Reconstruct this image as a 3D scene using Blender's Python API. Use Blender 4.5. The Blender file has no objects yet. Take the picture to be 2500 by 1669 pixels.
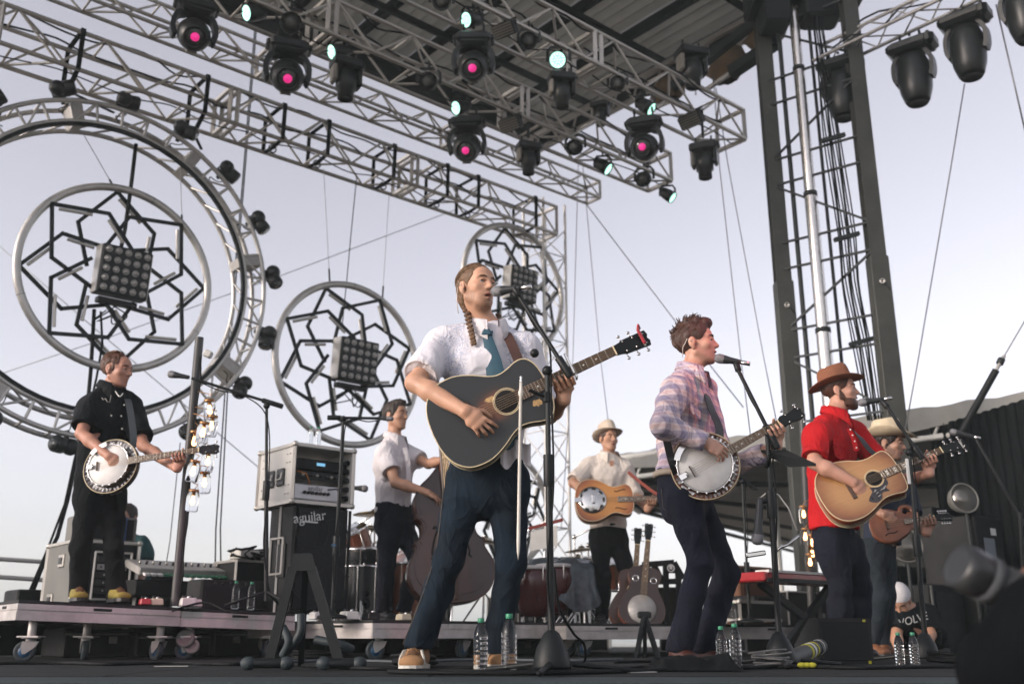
import bpy, bmesh, math, random
import numpy as np
from mathutils import Vector, Matrix, noise as mnoise
random.seed(7)
SC = bpy.context.scene
COL = SC.collection
R = math.radians
F_PX, CX, CY = 2430.0, 1250.0, 834.5          # photograph pixels (2500 x 1669)
H_CAM = 0.145
PITCH = math.atan((1555 - CY) / F_PX)
SP, CP = math.sin(PITCH), math.cos(PITCH)
cam_d = bpy.data.cameras.new('camera')
cam = bpy.data.objects.new('camera', cam_d)
COL.objects.link(cam)
cam.location = (0, 0, H_CAM)
cam.rotation_euler = (math.pi / 2 + PITCH, 0, 0)
cam_d.sensor_width = 36.0
cam_d.lens = F_PX / 2500.0 * 36.0
cam_d.clip_start = 0.05
cam_d.clip_end = 3000
cam_d.dof.use_dof = True
cam_d.dof.focus_distance = 4.9
cam_d.dof.aperture_fstop = 2.2
SC.camera = cam
SUN_AZ, SUN_EL = R(-118), R(17)                  # azimuth measured from +Y towards +X
world = bpy.data.worlds.new('World')
SC.world = world
world.use_nodes = True
wn = world.node_tree
wn.nodes.clear()
wo = wn.nodes.new('ShaderNodeOutputWorld')
wb = wn.nodes.new('ShaderNodeBackground')
ws = wn.nodes.new('ShaderNodeTexSky')
ws.sky_type = 'NISHITA'
ws.sun_disc = False
ws.sun_elevation = SUN_EL
ws.sun_rotation = SUN_AZ
ws.air_density = 1.0
ws.dust_density = 1.8
ws.ozone_density = 1.6
whs = wn.nodes.new('ShaderNodeHueSaturation')
whs.inputs['Saturation'].default_value = 0.27
wmx = wn.nodes.new('ShaderNodeMix')
wmx.data_type = 'RGBA'
wmx.blend_type = 'MULTIPLY'
wmx.inputs['Factor'].default_value = 1.0
wmx.inputs['B'].default_value = (1.055, 0.985, 1.02, 1)
wb.inputs['Strength'].default_value = 0.082
wn.links.new(ws.outputs['Color'], whs.inputs['Color'])
wn.links.new(whs.outputs['Color'], wmx.inputs['A'])
wn.links.new(wmx.outputs['Result'], wb.inputs['Color'])
wn.links.new(wb.outputs['Background'], wo.inputs['Surface'])
sun_d = bpy.data.lights.new('sun', 'SUN')
sun_d.energy = 0.8
sun_d.angle = R(14)
sun_d.color = (1.0, 0.86, 0.72)
sun = bpy.data.objects.new('sun', sun_d)
COL.objects.link(sun)
_sd = Vector((math.sin(SUN_AZ) * math.cos(SUN_EL), math.cos(SUN_AZ) * math.cos(SUN_EL), math.sin(SUN_EL)))
sun.rotation_euler = _sd.to_track_quat('Z', 'Y').to_euler()
vs = SC.view_settings
vs.view_transform = 'Standard'
vs.look = 'None'
vs.exposure = 1.68
vs.gamma = 1.0
vs.use_curve_mapping = False
cy = SC.cycles
cy.max_bounces = 7
cy.diffuse_bounces = 3
cy.glossy_bounces = 3
cy.transmission_bounces = 7
cy.transparent_max_bounces = 10
cy.caustics_reflective = False
cy.caustics_refractive = False
cy.use_denoising = True
cy.sample_clamp_indirect = 6.0
cy.volume_bounces = 1
cy.volume_max_steps = 64
def ray(px, py):
 u = CY - py
 return Vector((px - CX, F_PX * CP - u * SP, F_PX * SP + u * CP))
def V(px, py, Y):
 """world point on the ray of a photograph pixel at depth Y (metres in front of the camera)"""
 d = ray(px, py)
 return Vector((0, 0, H_CAM)) + d * (Y / d.y)
def VZ(px, py, z):
 d = ray(px, py)
 return Vector((0, 0, H_CAM)) + d * ((z - H_CAM) / d.z)
def ppm(Y, z):
 return F_PX / (Y * CP + (z - H_CAM) * SP)
E1 = Vector((math.sin(R(49.5)), math.cos(R(49.5)), 0))      # along the back of the stage
E2 = Vector((-E1.y, E1.x, 0))                               # upstage
UP = Vector((0, 0, 1))
MATS = {}
def add_crease(nt, b, tc, amt, sc, nxt=None):
 """cloth wrinkles: ridged, warped noise as relief"""
 n = nt.nodes.new('ShaderNodeTexNoise'); n.inputs['Scale'].default_value = sc; n.inputs['Detail'].default_value = 2.5; n.inputs['Distortion'].default_value = 1.2
 mp = nt.nodes.new('ShaderNodeMapping'); mp.inputs['Rotation'].default_value = (.5, .4, .3); mp.inputs['Scale'].default_value = (1.25, 1.0, .62)
 nt.links.new(tc.outputs['Object'], mp.inputs['Vector']); nt.links.new(mp.outputs['Vector'], n.inputs['Vector'])
 s_ = nt.nodes.new('ShaderNodeMath'); s_.operation = 'SUBTRACT'; s_.inputs[1].default_value = .5; nt.links.new(n.outputs['Fac'], s_.inputs[0])
 a_ = nt.nodes.new('ShaderNodeMath'); a_.operation = 'ABSOLUTE'; nt.links.new(s_.outputs[0], a_.inputs[0])
 p_ = nt.nodes.new('ShaderNodeMath'); p_.operation = 'POWER'; p_.inputs[1].default_value = .7; nt.links.new(a_.outputs[0], p_.inputs[0])
 bp = nt.nodes.new('ShaderNodeBump'); bp.inputs['Strength'].default_value = amt; bp.inputs['Distance'].default_value = .045; bp.invert = True
 nt.links.new(p_.outputs[0], bp.inputs['Height'])
 if nxt is not None: nt.links.new(nxt.outputs['Normal'], bp.inputs['Normal'])
 nt.links.new(bp.outputs['Normal'], b.inputs['Normal'])
def mat(name, col, rough=0.6, metal=0.0, var=0.12, vscale=6.0, bump=0.0, bscale=40.0, emit=None, estr=0.0,
  trans=0.0, ior=1.45, sss=0.0, spec=None, coat=0.0, wear=None, wear_amt=0.0, crease=0.0, cscale=13.0, stub=None):
 if name in MATS:
  return MATS[name]
 m = bpy.data.materials.new(name)
 m.use_nodes = True
 nt = m.node_tree
 b = nt.nodes['Principled BSDF']
 b.inputs['Roughness'].default_value = rough
 b.inputs['Metallic'].default_value = metal
 b.inputs['IOR'].default_value = ior
 b.inputs['Transmission Weight'].default_value = trans
 b.inputs['Coat Weight'].default_value = coat
 if spec is not None:
  b.inputs['Specular IOR Level'].default_value = spec
 if sss:
  b.inputs['Subsurface Weight'].default_value = sss
  b.inputs['Subsurface Radius'].default_value = (0.012, 0.005, 0.003)
  b.inputs['Subsurface Scale'].default_value = 1.0
 c = (*col, 1.0)
 if var > 0:
  tc = nt.nodes.new('ShaderNodeTexCoord')
  nz = nt.nodes.new('ShaderNodeTexNoise')
  nz.inputs['Scale'].default_value = vscale
  nz.inputs['Detail'].default_value = 5
  nz.inputs['Roughness'].default_value = 0.65
  nt.links.new(tc.outputs['Object'], nz.inputs['Vector'])
  mr = nt.nodes.new('ShaderNodeMapRange')
  mr.inputs['From Min'].default_value = 0.3
  mr.inputs['From Max'].default_value = 0.7
  nt.links.new(nz.outputs['Fac'], mr.inputs['Value'])
  mx = nt.nodes.new('ShaderNodeMix')
  mx.data_type = 'RGBA'
  mx.inputs['A'].default_value = (*[x * (1 - var) for x in col], 1)
  mx.inputs['B'].default_value = (*[min(1, x * (1 + var)) for x in col], 1)
  nt.links.new(mr.outputs['Result'], mx.inputs['Factor'])
  last = mx.outputs['Result']
  if wear is not None:
   n2 = nt.nodes.new('ShaderNodeTexNoise')
   n2.inputs['Scale'].default_value = vscale * 2.7
   n2.inputs['Detail'].default_value = 8
   n2.inputs['Roughness'].default_value = 0.75
   nt.links.new(tc.outputs['Object'], n2.inputs['Vector'])
   r2 = nt.nodes.new('ShaderNodeMapRange')
   r2.inputs['From Min'].default_value = 0.66 - wear_amt
   r2.inputs['From Max'].default_value = 0.72 - wear_amt
   nt.links.new(n2.outputs['Fac'], r2.inputs['Value'])
   m2 = nt.nodes.new('ShaderNodeMix')
   m2.data_type = 'RGBA'
   nt.links.new(r2.outputs['Result'], m2.inputs['Factor'])
   nt.links.new(last, m2.inputs['A'])
   m2.inputs['B'].default_value = (*wear, 1)
   last = m2.outputs['Result']
  if stub is not None:      # short beard: follicle-dark skin round the chin
   gm = nt.nodes.new('ShaderNodeNewGeometry')
   fac = None
   for (c_, r_) in stub[0]:
    ds = nt.nodes.new('ShaderNodeVectorMath'); ds.operation = 'DISTANCE'; ds.inputs[1].default_value = c_
    nt.links.new(gm.outputs['Position'], ds.inputs[0])
    rg_ = nt.nodes.new('ShaderNodeMapRange'); rg_.inputs['From Min'].default_value = r_ * 1.12; rg_.inputs['From Max'].default_value = r_ * .70
    nt.links.new(ds.outputs['Value'], rg_.inputs['Value'])
    if fac is None: fac = rg_.outputs['Result']
    else:
     mm = nt.nodes.new('ShaderNodeMath'); mm.operation = 'MAXIMUM'; nt.links.new(fac, mm.inputs[0]); nt.links.new(rg_.outputs['Result'], mm.inputs[1]); fac = mm.outputs[0]
   n5 = nt.nodes.new('ShaderNodeTexNoise'); n5.inputs['Scale'].default_value = 260; nt.links.new(tc.outputs['Object'], n5.inputs['Vector'])
   q5 = nt.nodes.new('ShaderNodeMapRange'); q5.inputs['From Min'].default_value = .3; q5.inputs['From Max'].default_value = .7; q5.inputs['To Min'].default_value = .35; q5.inputs['To Max'].default_value = stub[2]
   nt.links.new(n5.outputs['Fac'], q5.inputs['Value'])
   m5 = nt.nodes.new('ShaderNodeMath'); m5.operation = 'MULTIPLY'; nt.links.new(fac, m5.inputs[0]); nt.links.new(q5.outputs['Result'], m5.inputs[1])
   x5 = nt.nodes.new('ShaderNodeMix'); x5.data_type = 'RGBA'; nt.links.new(m5.outputs[0], x5.inputs['Factor']); nt.links.new(last, x5.inputs['A']); x5.inputs['B'].default_value = (*stub[1], 1)
   last = x5.outputs['Result']
  nt.links.new(last, b.inputs['Base Color'])
  if rough < 0.95 and trans == 0:
   rr = nt.nodes.new('ShaderNodeMapRange')
   rr.inputs['To Min'].default_value = max(0.03, rough - 0.08)
   rr.inputs['To Max'].default_value = min(1, rough + 0.10)
   nt.links.new(mr.outputs['Result'], rr.inputs['Value'])
   nt.links.new(rr.outputs['Result'], b.inputs['Roughness'])
  if bump > 0:
   n3 = nt.nodes.new('ShaderNodeTexNoise')
   n3.inputs['Scale'].default_value = bscale
   n3.inputs['Detail'].default_value = 4
   nt.links.new(tc.outputs['Object'], n3.inputs['Vector'])
   bp = nt.nodes.new('ShaderNodeBump')
   bp.inputs['Strength'].default_value = min(1.0, bump)
   bp.inputs['Distance'].default_value = 0.004
   nt.links.new(n3.outputs['Fac'], bp.inputs['Height'])
   nt.links.new(bp.outputs['Normal'], b.inputs['Normal'])
   if crease > 0: add_crease(nt, b, tc, crease, cscale, bp)
 else:
  b.inputs['Base Color'].default_value = c
 if emit is not None:
  b.inputs['Emission Color'].default_value = (*emit, 1)
  b.inputs['Emission Strength'].default_value = estr
 MATS[name] = m
 return m
BLACK = mat('black_paint', (0.007, 0.009, 0.010), 0.55, var=0.3, vscale=9, wear=(0.03, 0.033, 0.034), wear_amt=-0.02, spec=.25)
BLACKM = mat('black_plastic', (0.006, 0.008, 0.009), 0.45, var=0.25, spec=.3)
BLACKC = mat('black_cloth', (0.005, 0.0065, 0.0075), 0.95, var=0.3, bump=0.4, bscale=300, spec=.15)
ALU = mat('aluminium', (0.46, 0.44, 0.405), 0.42, 0.7, var=0.25, vscale=5, wear=(0.20, 0.185, 0.17), wear_amt=0.0)
ALUD = mat('dull_aluminium', (0.36, 0.35, 0.335), 0.55, 0.45, var=0.25, vscale=5)
CHROME = mat('chrome', (0.75, 0.74, 0.72), 0.16, 1.0, var=0.08)
STEELD = mat('dark_steel', (0.016, 0.020, 0.021), 0.6, 0.1, var=0.35, vscale=3, wear=(0.075, 0.07, 0.06), wear_amt=0.02)
CABLE = mat('cable_rubber', (0.005, 0.006, 0.007), 0.65, var=0.1, spec=.2)
WIRE = mat('steel_wire', (0.22, 0.23, 0.24), 0.45, 0.6, var=0.1)
WM = {}
NCOUNT = {}
def link(o, parent=None, M=None):
 COL.objects.link(o)
 M = M if M is not None else Matrix.Identity(4)
 if parent is not None:
  o.parent = parent
  o.matrix_parent_inverse = WM[parent].inverted()
 o.matrix_basis = M
 WM[o] = M
 return o
def thing(name, label, cat, loc=(0, 0, 0), group=None):
 o = bpy.data.objects.new(name, None)
 o.empty_display_size = 0.1
 link(o, None, Matrix.Translation(Vector(loc)))
 o['label'] = label
 o['category'] = cat
 if group:
  o['group'] = group
 return o
def tag(o, label, cat, group=None):
 o['label'] = label
 o['category'] = cat
 if group:
  o['group'] = group
 return o
def struct(o, label=None):
 o['kind'] = 'structure'
 if label:
  o['label'] = label
 return o
def frame(x, y, z, o):
 """matrix from axes (need not be normalised) and origin"""
 M = Matrix.Identity(4)
 for i, a in enumerate((x, y, z)):
  for j in range(3):
   M[j][i] = a[j]
 for j in range(3):
  M[j][3] = o[j]
 return M
def aim(p0, p1, roll_hint=None):
 """orthonormal frame with Z along p0->p1, origin p0"""
 p0, p1 = Vector(p0), Vector(p1)
 z = (p1 - p0).normalized()
 h = Vector(roll_hint) if roll_hint is not None else (Vector((0, 0, 1)) if abs(z.z) < 0.95 else Vector((1, 0, 0)))
 x = h.cross(z).normalized()
 y = z.cross(x)
 return frame(x, y, z, p0)
class MB:
 """collects shapes into one mesh"""
 def __init__(s):
  s.v, s.f, s.m, s.sm = [], [], [], []
  s.cur = 0
 def _add(s, vs, fs, M=None, smooth=False):
  b = len(s.v)
  if M is not None:
   vs = [M @ Vector(v) for v in vs]
  s.v.extend([tuple(v) for v in vs])
  for f in fs:
   s.f.append([i + b for i in f])
   s.m.append(s.cur)
   s.sm.append(smooth)
  return s
 def box(s, c, size, M=None, bev=0.0, taper=1.0):
  x, y, z = size[0] / 2, size[1] / 2, size[2] / 2
  cx, cy_, cz = c
  if bev <= 0:
   vs = [(cx + i * x * (taper if k > 0 else 1), cy_ + j * y * (taper if k > 0 else 1), cz + k * z) for k in (-1, 1) for j in (-1, 1) for i in (-1, 1)]
   fs = [(0, 2, 3, 1), (4, 5, 7, 6), (0, 1, 5, 4), (2, 6, 7, 3), (0, 4, 6, 2), (1, 3, 7, 5)]
   return s._add(vs, fs, M)
  b = min(bev, x * .9, y * .9, z * .9)
  prof = []
  for k, ins in ((-1, b), (-1, 0), (1, 0), (1, b)):
   zz = k * z if ins else k * (z - b)
   t = taper if k > 0 else 1
   X, Y = x * t - ins, y * t - ins
   ring = []
   for sx, sy in ((1, 1), (-1, 1), (-1, -1), (1, -1)):
    p1 = (cx + sx * X, cy_ + sy * (Y - b * (0.9 if ins else 1)), cz + zz)
    p2 = (cx + sx * (X - b * (0.9 if ins else 1)), cy_ + sy * Y, cz + zz)
    ring += [p1, p2] if sx * sy > 0 else [p2, p1]
   prof.append(ring)
  vs = [p for r_ in prof for p in r_]
  fs = [tuple(range(7, -1, -1)), tuple(range(24, 32))]
  for a in range(3):
   for i in range(8):
    j = (i + 1) % 8
    fs.append((a * 8 + i, a * 8 + j, a * 8 + 8 + j, a * 8 + 8 + i))
  return s._add(vs, fs, M)
 def lathe(s, prof, M=None, n=20, smooth=True, cap=True, a0=0.0, a1=2 * math.pi, sx=1.0, sy=1.0):
  full = abs(a1 - a0 - 2 * math.pi) < 1e-6
  k = n if full else n + 1
  vs, fs = [], []
  for r_, z in prof:
   for i in range(k):
    a = a0 + (a1 - a0) * i / n
    vs.append((r_ * math.cos(a) * sx, r_ * math.sin(a) * sy, z))
  for q in range(len(prof) - 1):
   for i in range(n):
    j = (i + 1) % k
    fs.append((q * k + i, q * k + j, q * k + k + j, q * k + k + i))
  if cap and full:
   if prof[0][0] > 1e-6:
    fs.append(tuple(range(k - 1, -1, -1)))
   if prof[-1][0] > 1e-6:
    fs.append(tuple((len(prof) - 1) * k + i for i in range(k)))
  return s._add(vs, fs, M, smooth)
 def cyl(s, p0, p1, r0, r1=None, n=12, smooth=True):
  r1 = r0 if r1 is None else r1
  L = (Vector(p1) - Vector(p0)).length
  return s.lathe([(r0, 0), (r1, L)], aim(p0, p1), n, smooth)
 def sphere(s, c, r, n=14, M=None, sc=(1, 1, 1)):
  prof = [(math.sin(math.pi * i / (n // 2 + 1)) * 1.0, -math.cos(math.pi * i / (n // 2 + 1))) for i in range(n // 2 + 2)]
  prof[0] = (1e-5, -1.0); prof[-1] = (1e-5, 1.0)
  T = Matrix.Translation(Vector(c)) @ Matrix.Diagonal((r * sc[0], r * sc[1], r * sc[2], 1))
  return s.lathe(prof, (M @ T) if M is not None else T, n, True, cap=False)
 def sweep(s, pts, r, n=8, closed=False, smooth=True, M=None, flat=None, hint=None):
  """tube through points; r scalar or list; flat=(w,h) makes a rectangular section"""
  P = [Vector(p) for p in pts]
  N = len(P)
  T = []
  for i in range(N):
   a = P[(i - 1) % N] if (closed or i > 0) else P[i]
   b = P[(i + 1) % N] if (closed or i < N - 1) else P[i]
   t = (b - a)
   T.append(t.normalized() if t.length > 1e-9 else Vector((0, 0, 1)))
  h = Vector(hint) if hint is not None else (Vector((0, 0, 1)) if abs(T[0].z) < 0.9 else Vector((1, 0, 0)))
  nrm = (h - T[0] * h.dot(T[0])).normalized()
  vs, fs = [], []
  if flat:
   n = 4
  for i in range(N):
   if hint is not None and flat:
    nrm = (h - T[i] * h.dot(T[i])).normalized()
   else:
    nrm = (nrm - T[i] * nrm.dot(T[i])).normalized()
   bn = T[i].cross(nrm)
   rr = r[i] if isinstance(r, (list, tuple)) else r
   for k in range(n):
    if flat:
     a_, b_ = ((1, 1), (-1, 1), (-1, -1), (1, -1))[k]
     vs.append(P[i] + bn * (a_ * flat[0] / 2) + nrm * (b_ * flat[1] / 2))
    else:
     a = 2 * math.pi * k / n
     vs.append(P[i] + nrm * (rr * math.cos(a)) + bn * (rr * math.sin(a)))
  for i in range(N if closed else N - 1):
   j = (i + 1) % N
   for k in range(n):
    l = (k + 1) % n
    fs.append((i * n + k, i * n + l, j * n + l, j * n + k))
  if not closed:
   fs.append(tuple(range(n - 1, -1, -1)))
   fs.append(tuple((N - 1) * n + k for k in range(n)))
  return s._add(vs, fs, M, smooth and not flat)
 def prism(s, poly, z0, z1, M=None, smooth=False):
  n = len(poly)
  vs = [(x, y, z0) for x, y in poly] + [(x, y, z1) for x, y in poly]
  fs = [tuple(range(n - 1, -1, -1)), tuple(range(n, 2 * n))]
  b = len(s.f)
  s._add(vs, fs, M)
  base = len(s.v) - 2 * n
  for i in range(n):
   j = (i + 1) % n
   s.f.append([base + i, base + j, base + n + j, base + n + i])
   s.m.append(s.cur); s.sm.append(smooth)
  return s
 def torus(s, c, R_, r_, M=None, n=40, k=10, sy=1.0):
  pts = [(c[0] + R_ * math.cos(2 * math.pi * i / n), c[1] + R_ * sy * math.sin(2 * math.pi * i / n), c[2]) for i in range(n)]
  return s.sweep(pts, r_, k, True, True, M, hint=(0, 0, 1))
 def mesh(s, name='mesh'):
  me = bpy.data.meshes.new(name)
  me.from_pydata(s.v, [], s.f)
  me.polygons.foreach_set('use_smooth', s.sm)
  me.polygons.foreach_set('material_index', s.m)
  me.update()
  return me
 def build(s, name, m, parent=None, M=None):
  me = s.mesh(name)
  for q in (m if isinstance(m, (list, tuple)) else [m]):
   me.materials.append(q)
  o = bpy.data.objects.new(name, me)
  return link(o, parent, M)
_UNIT = {}
def tube(name, p0, p1, r, m, parent=None, n=10):
 """a straight round bar: shared unit cylinder, scaled"""
 key = ('c', m.name, n)
 if key not in _UNIT:
  b = MB(); b.lathe([(1, 0), (1, 1)], None, n)
  me = b.mesh('bar'); me.materials.append(m)
  _UNIT[key] = me
 p0, p1 = Vector(p0), Vector(p1)
 L = (p1 - p0).length
 o = bpy.data.objects.new(name, _UNIT[key])
 return link(o, parent, aim(p0, p1) @ Matrix.Diagonal((r, r, L, 1)))
def bar(name, p0, p1, w, h, m, parent=None, hint=None):
 """a straight rectangular bar: shared unit box"""
 key = ('b', m.name)
 if key not in _UNIT:
  b = MB(); b.box((0, 0, .5), (1, 1, 1))
  me = b.mesh('bar'); me.materials.append(m)
  _UNIT[key] = me
 p0, p1 = Vector(p0), Vector(p1)
 L = (p1 - p0).length
 o = bpy.data.objects.new(name, _UNIT[key])
 return link(o, parent, aim(p0, p1, hint) @ Matrix.Diagonal((w, h, L, 1)))
def rope(name, pts, r, m, parent=None, n=6, sag=0.0, steps=0):
 P = [Vector(p) for p in pts]
 if steps:
  Q = []
  for i in range(steps + 1):
   t = i / steps
   p = P[0].lerp(P[-1], t)
   p.z -= sag * 4 * t * (1 - t)
   Q.append(p)
  P = Q
 b = MB(); b.sweep(P, r, n)
 return b.build(name, m, parent)
def copy_tree(o, M=None, parent=None, label=None):
 """copy a thing and its parts; M moves the whole (world matrix of the root)"""
 c = o.copy()
 COL.objects.link(c)
 if parent is None:
  c.matrix_basis = M
  WM[c] = M
 else:
  c.parent = parent
 if label:
  c['label'] = label
 for ch in KIDS(o):
  copy_tree(ch, None, c)
 return c
def KIDS(o):
 return [k for k in o.children]
def smooth_curve(pts, n=6, closed=False):
 """Catmull-Rom through points (tuples of any dimension)"""
 P = [np.array(p, float) for p in pts]
 N = len(P)
 out = []
 rng = range(N) if closed else range(N - 1)
 for i in rng:
  a = P[(i - 1) % N] if (closed or i > 0) else P[i]
  b, c = P[i], P[(i + 1) % N]
  d = P[(i + 2) % N] if (closed or i + 2 < N) else P[(i + 1) % N]
  for k in range(n):
   t = k / n
   out.append(tuple(0.5 * ((2 * b) + (-a + c) * t + (2 * a - 5 * b + 4 * c - d) * t * t + (-a + 3 * b - 3 * c + d) * t ** 3)))
 if not closed:
  out.append(tuple(P[-1]))
 return out
def text(body, size, M, m, parent, name='lettering', extrude=0.0006, shear=0.0, align='CENTER'):
 cu = bpy.data.curves.new(name, 'FONT')
 cu.body = body
 cu.size = size
 cu.extrude = extrude
 cu.shear = shear
 cu.align_x = align
 cu.align_y = 'CENTER'
 cu.materials.append(m)
 tmp = bpy.data.objects.new('tmp', cu)
 me = bpy.data.meshes.new_from_object(tmp)
 bpy.data.objects.remove(tmp)
 if not me.materials:
  me.materials.append(m)
 return link(bpy.data.objects.new(name, me), parent, M)
# ================================================================== ground and stage
def sheet(name, x0, x1, y0, y1, z, m, th=0.02):
 b = MB(); b.box(((x0 + x1) / 2, (y0 + y1) / 2, z - th / 2), (x1 - x0, y1 - y0, th))
 return struct(b.build(name, m))
GROUND = mat('dry_ground', (0.28, 0.25, 0.21), 0.95, var=0.3, vscale=0.4)
sheet('ground', -330, 330, -330, 330, -1.4, GROUND)
DECK = mat('stage_deck', (0.011, 0.013, 0.014), 0.75, var=0.4, vscale=3.0, bump=0.5, bscale=60, wear=(0.028, 0.028, 0.027), wear_amt=0.02, spec=.2)
NOSE = mat('stage_nosing', (0.034, 0.046, 0.050), 0.7, var=0.3, vscale=4, bump=0.3, bscale=90, wear=(0.06, 0.068, 0.070), wear_amt=0.03, spec=.2)
b = MB(); b.box((1.0, 10.4, -0.35), (26, 13.0, 0.70)); struct(b.build('stage_floor', DECK))
b = MB(); b.box((1.0, 3.66, -0.0), (26, 0.50, 0.008)); struct(b.build('stage_floor_edge', NOSE))
for i in range(-4, 6):
 for j in range(0, 3):
  b = MB(); b.box((0, 0, 0), (1.214, 1.214, 0.012), None, 0.004)
  x, y = i * 1.22 + 0.3, 4.53 + j * 1.22
  if j == 0 and i == -4:
   PANEL = b.mesh('deck_panel'); PANEL.materials.append(DECK)
  o = bpy.data.objects.new('deck_panel', PANEL)
  link(o, bpy.data.objects['stage_floor'], Matrix.Translation((x, y, 0.0)))
# ================================================================== trusses
T_END = Vector((0.63, 13.0, 0))
def truss(name, label, end, length, H, D, r, pitch, m, couple=2.44):
 """box truss running from its end point back along -E1; end = front bottom corner"""
 t = thing(name, label, 'truss', end)
 def P(s, j, k):
  return Vector(end) - E1 * s + E2 * (D * j) + UP * (H * k)
 for j in (0, 1):
  for k in (0, 1):
   tube('chord', P(0, j, k), P(length, j, k), r, m, t, 10)
 n = int(length / pitch)
 rb = r * 0.55
 for i in range(n):
  s0, s1 = i * pitch, (i + 1) * pitch
  a, c = (0, 1) if i % 2 == 0 else (1, 0)
  tube('brace', P(s0, 0, a), P(s1, 0, c), rb, m, t, 8)            # front face
  tube('brace', P(s0, 1, c), P(s1, 1, a), rb, m, t, 8)            # rear face
  if i % 2 == 0:
   tube('brace', P(s0, 0, 0), P(s1, 1, 0), rb, m, t, 8)        # bottom
   tube('brace', P(s0, 1, 1), P(s1, 0, 1), rb, m, t, 8)        # top
  else:
   tube('brace', P(s0, 0, 0), P(s0, 1, 0), rb, m, t, 8)
   tube('brace', P(s0, 0, 1), P(s0, 1, 1), rb, m, t, 8)
 ends = [0.0] + [couple * q for q in range(1, int(length / couple) + 1)] + [length]
 for q, s in enumerate(ends):
  for ds in ((0.0,) if q in (0, len(ends) - 1) else (-0.045, 0.045)):
   for j in (0, 1):
    bar('end_plate', P(s + ds, j, 0), P(s + ds, j, 1), r * 1.7, r * 1.7, m, t)
   for k in (0, 1):
    bar('end_plate', P(s + ds, 0, k), P(s + ds, 1, k), r * 1.7, r * 1.7, m, t)
 return t, P
TR1, P1 = truss('box_truss', 'long silver box truss from which the lit rings hang', Vector((0.63, 13.0, 5.58)), 9.76, 0.42, 0.42, 0.024, 0.42, ALU)
TR4, P4 = truss('box_truss', 'slim silver box truss topping the upright truss tower', Vector((0.63 + .562, 13.0 - .657, 5.84)), 7.32, 0.24, 0.26, 0.020, 0.32, ALU)
TR3, P3 = truss('box_truss', 'silver box truss with lamps between the ring truss and roof', Vector((2.0, 11.39, 5.63)), 9.76, 0.38, 0.40, 0.024, 0.44, ALU)
TR2, P2 = truss('box_truss', 'highest silver box truss under the roof sheets, loaded with lamps', Vector((2.74, 10.53, 5.75)), 9.76, 0.38, 0.40, 0.024, 0.44, ALU)
def on_plane(px, py, P0):
 C = Vector((0, 0, H_CAM)); d = ray(px, py)
 return C + d * ((Vector(P0) - C).dot(E2) / d.dot(E2))
tt = thing('truss_tower', 'upright silver lattice truss tower standing behind the central singer', 'truss tower', V(1330, 1300, 13.2))
base = V(1338, 1500, 13.2)
def PT(u, v, z):
 return Vector((base.x, base.y, 0)) + E1 * (0.42 * (u - .5)) + E2 * (0.42 * (v - .5)) + UP * z
ztop = 6.1
ALUP = mat('pale_aluminium', (.62, .61, .59), .5, .2, var=.12)
for u in (0, 1):
 for v in (0, 1):
  tube('chord', PT(u, v, 0), PT(u, v, ztop), 0.020, ALUP, tt)
k = 0
z = 0.25
while z < ztop - .45:
 for (u0, v0, u1, v1) in ((0, 0, 1, 0), (1, 0, 1, 1), (1, 1, 0, 1), (0, 1, 0, 0)):
  a, c = (0, .42) if k % 2 == 0 else (.42, 0)
  tube('brace', PT(u0, v0, z + a), PT(u1, v1, z + c), 0.009, ALUP, tt, 8)
 if k % 3 == 0:
  for (u0, v0, u1, v1) in ((0, 0, 1, 0), (1, 0, 1, 1), (0, 1, 0, 0)):
   tube('brace', PT(u0, v0, z), PT(u1, v1, z), 0.009, ALUP, tt, 8)
 z += .42; k += 1
def sling(P, s, drop, label):
 t = thing('truss_sling', label, 'sling', P(s, 0, 0), 'black slings wrapped round the ring truss')
 o = 0.035
 pts = [P(s, -.09, 1.05), P(s, 1.07, 1.05), P(s, 1.07, 0), P(s, .5, -drop), P(s, -.07, 0), P(s, -.09, 1.05)]
 b = MB(); b.sweep(pts, .02, 6, flat=(.045, .018)); b.build('strap', BLACKC, t)
 b = MB(); b.torus((0, 0, 0), .045, .009, frame(E1, UP, E2, P(s, .5, -drop - .03)), 16, 6)
 b.build('shackle', STEELD, t)
 return P(s, .5, -drop - .07)
SL = []
for px, py, dr, lab in ((190, 160, .30, 'top of the big ring'), (500, 250, .34, 'flank of the big ring')):
 q = on_plane(px, py, T_END)
 s = (Vector((0.63, 13.0, 0)) - q).dot(E1)
 SL.append(sling(P1, s, dr, 'black webbing sling looped over the ring truss, holding the ' + lab))
for px, py, lab in ((800, 320, 'over the rack-side lamp wheel'), (690, 300, 'below a pink moving light'), (960, 385, 'next to the truss coupler'), (1165, 460, 'behind the lowest pink moving light'), (1305, 510, 'on the truss tower side'), (1090, 420, 'midway to the singer\'s lamp wheel')):
 q = on_plane(px, py, T_END)
 s = (Vector((0.63, 13.0, 0)) - q).dot(E1)
 sling(P1, s, .06, 'black webbing sling choked round the ring truss ' + lab)
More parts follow.
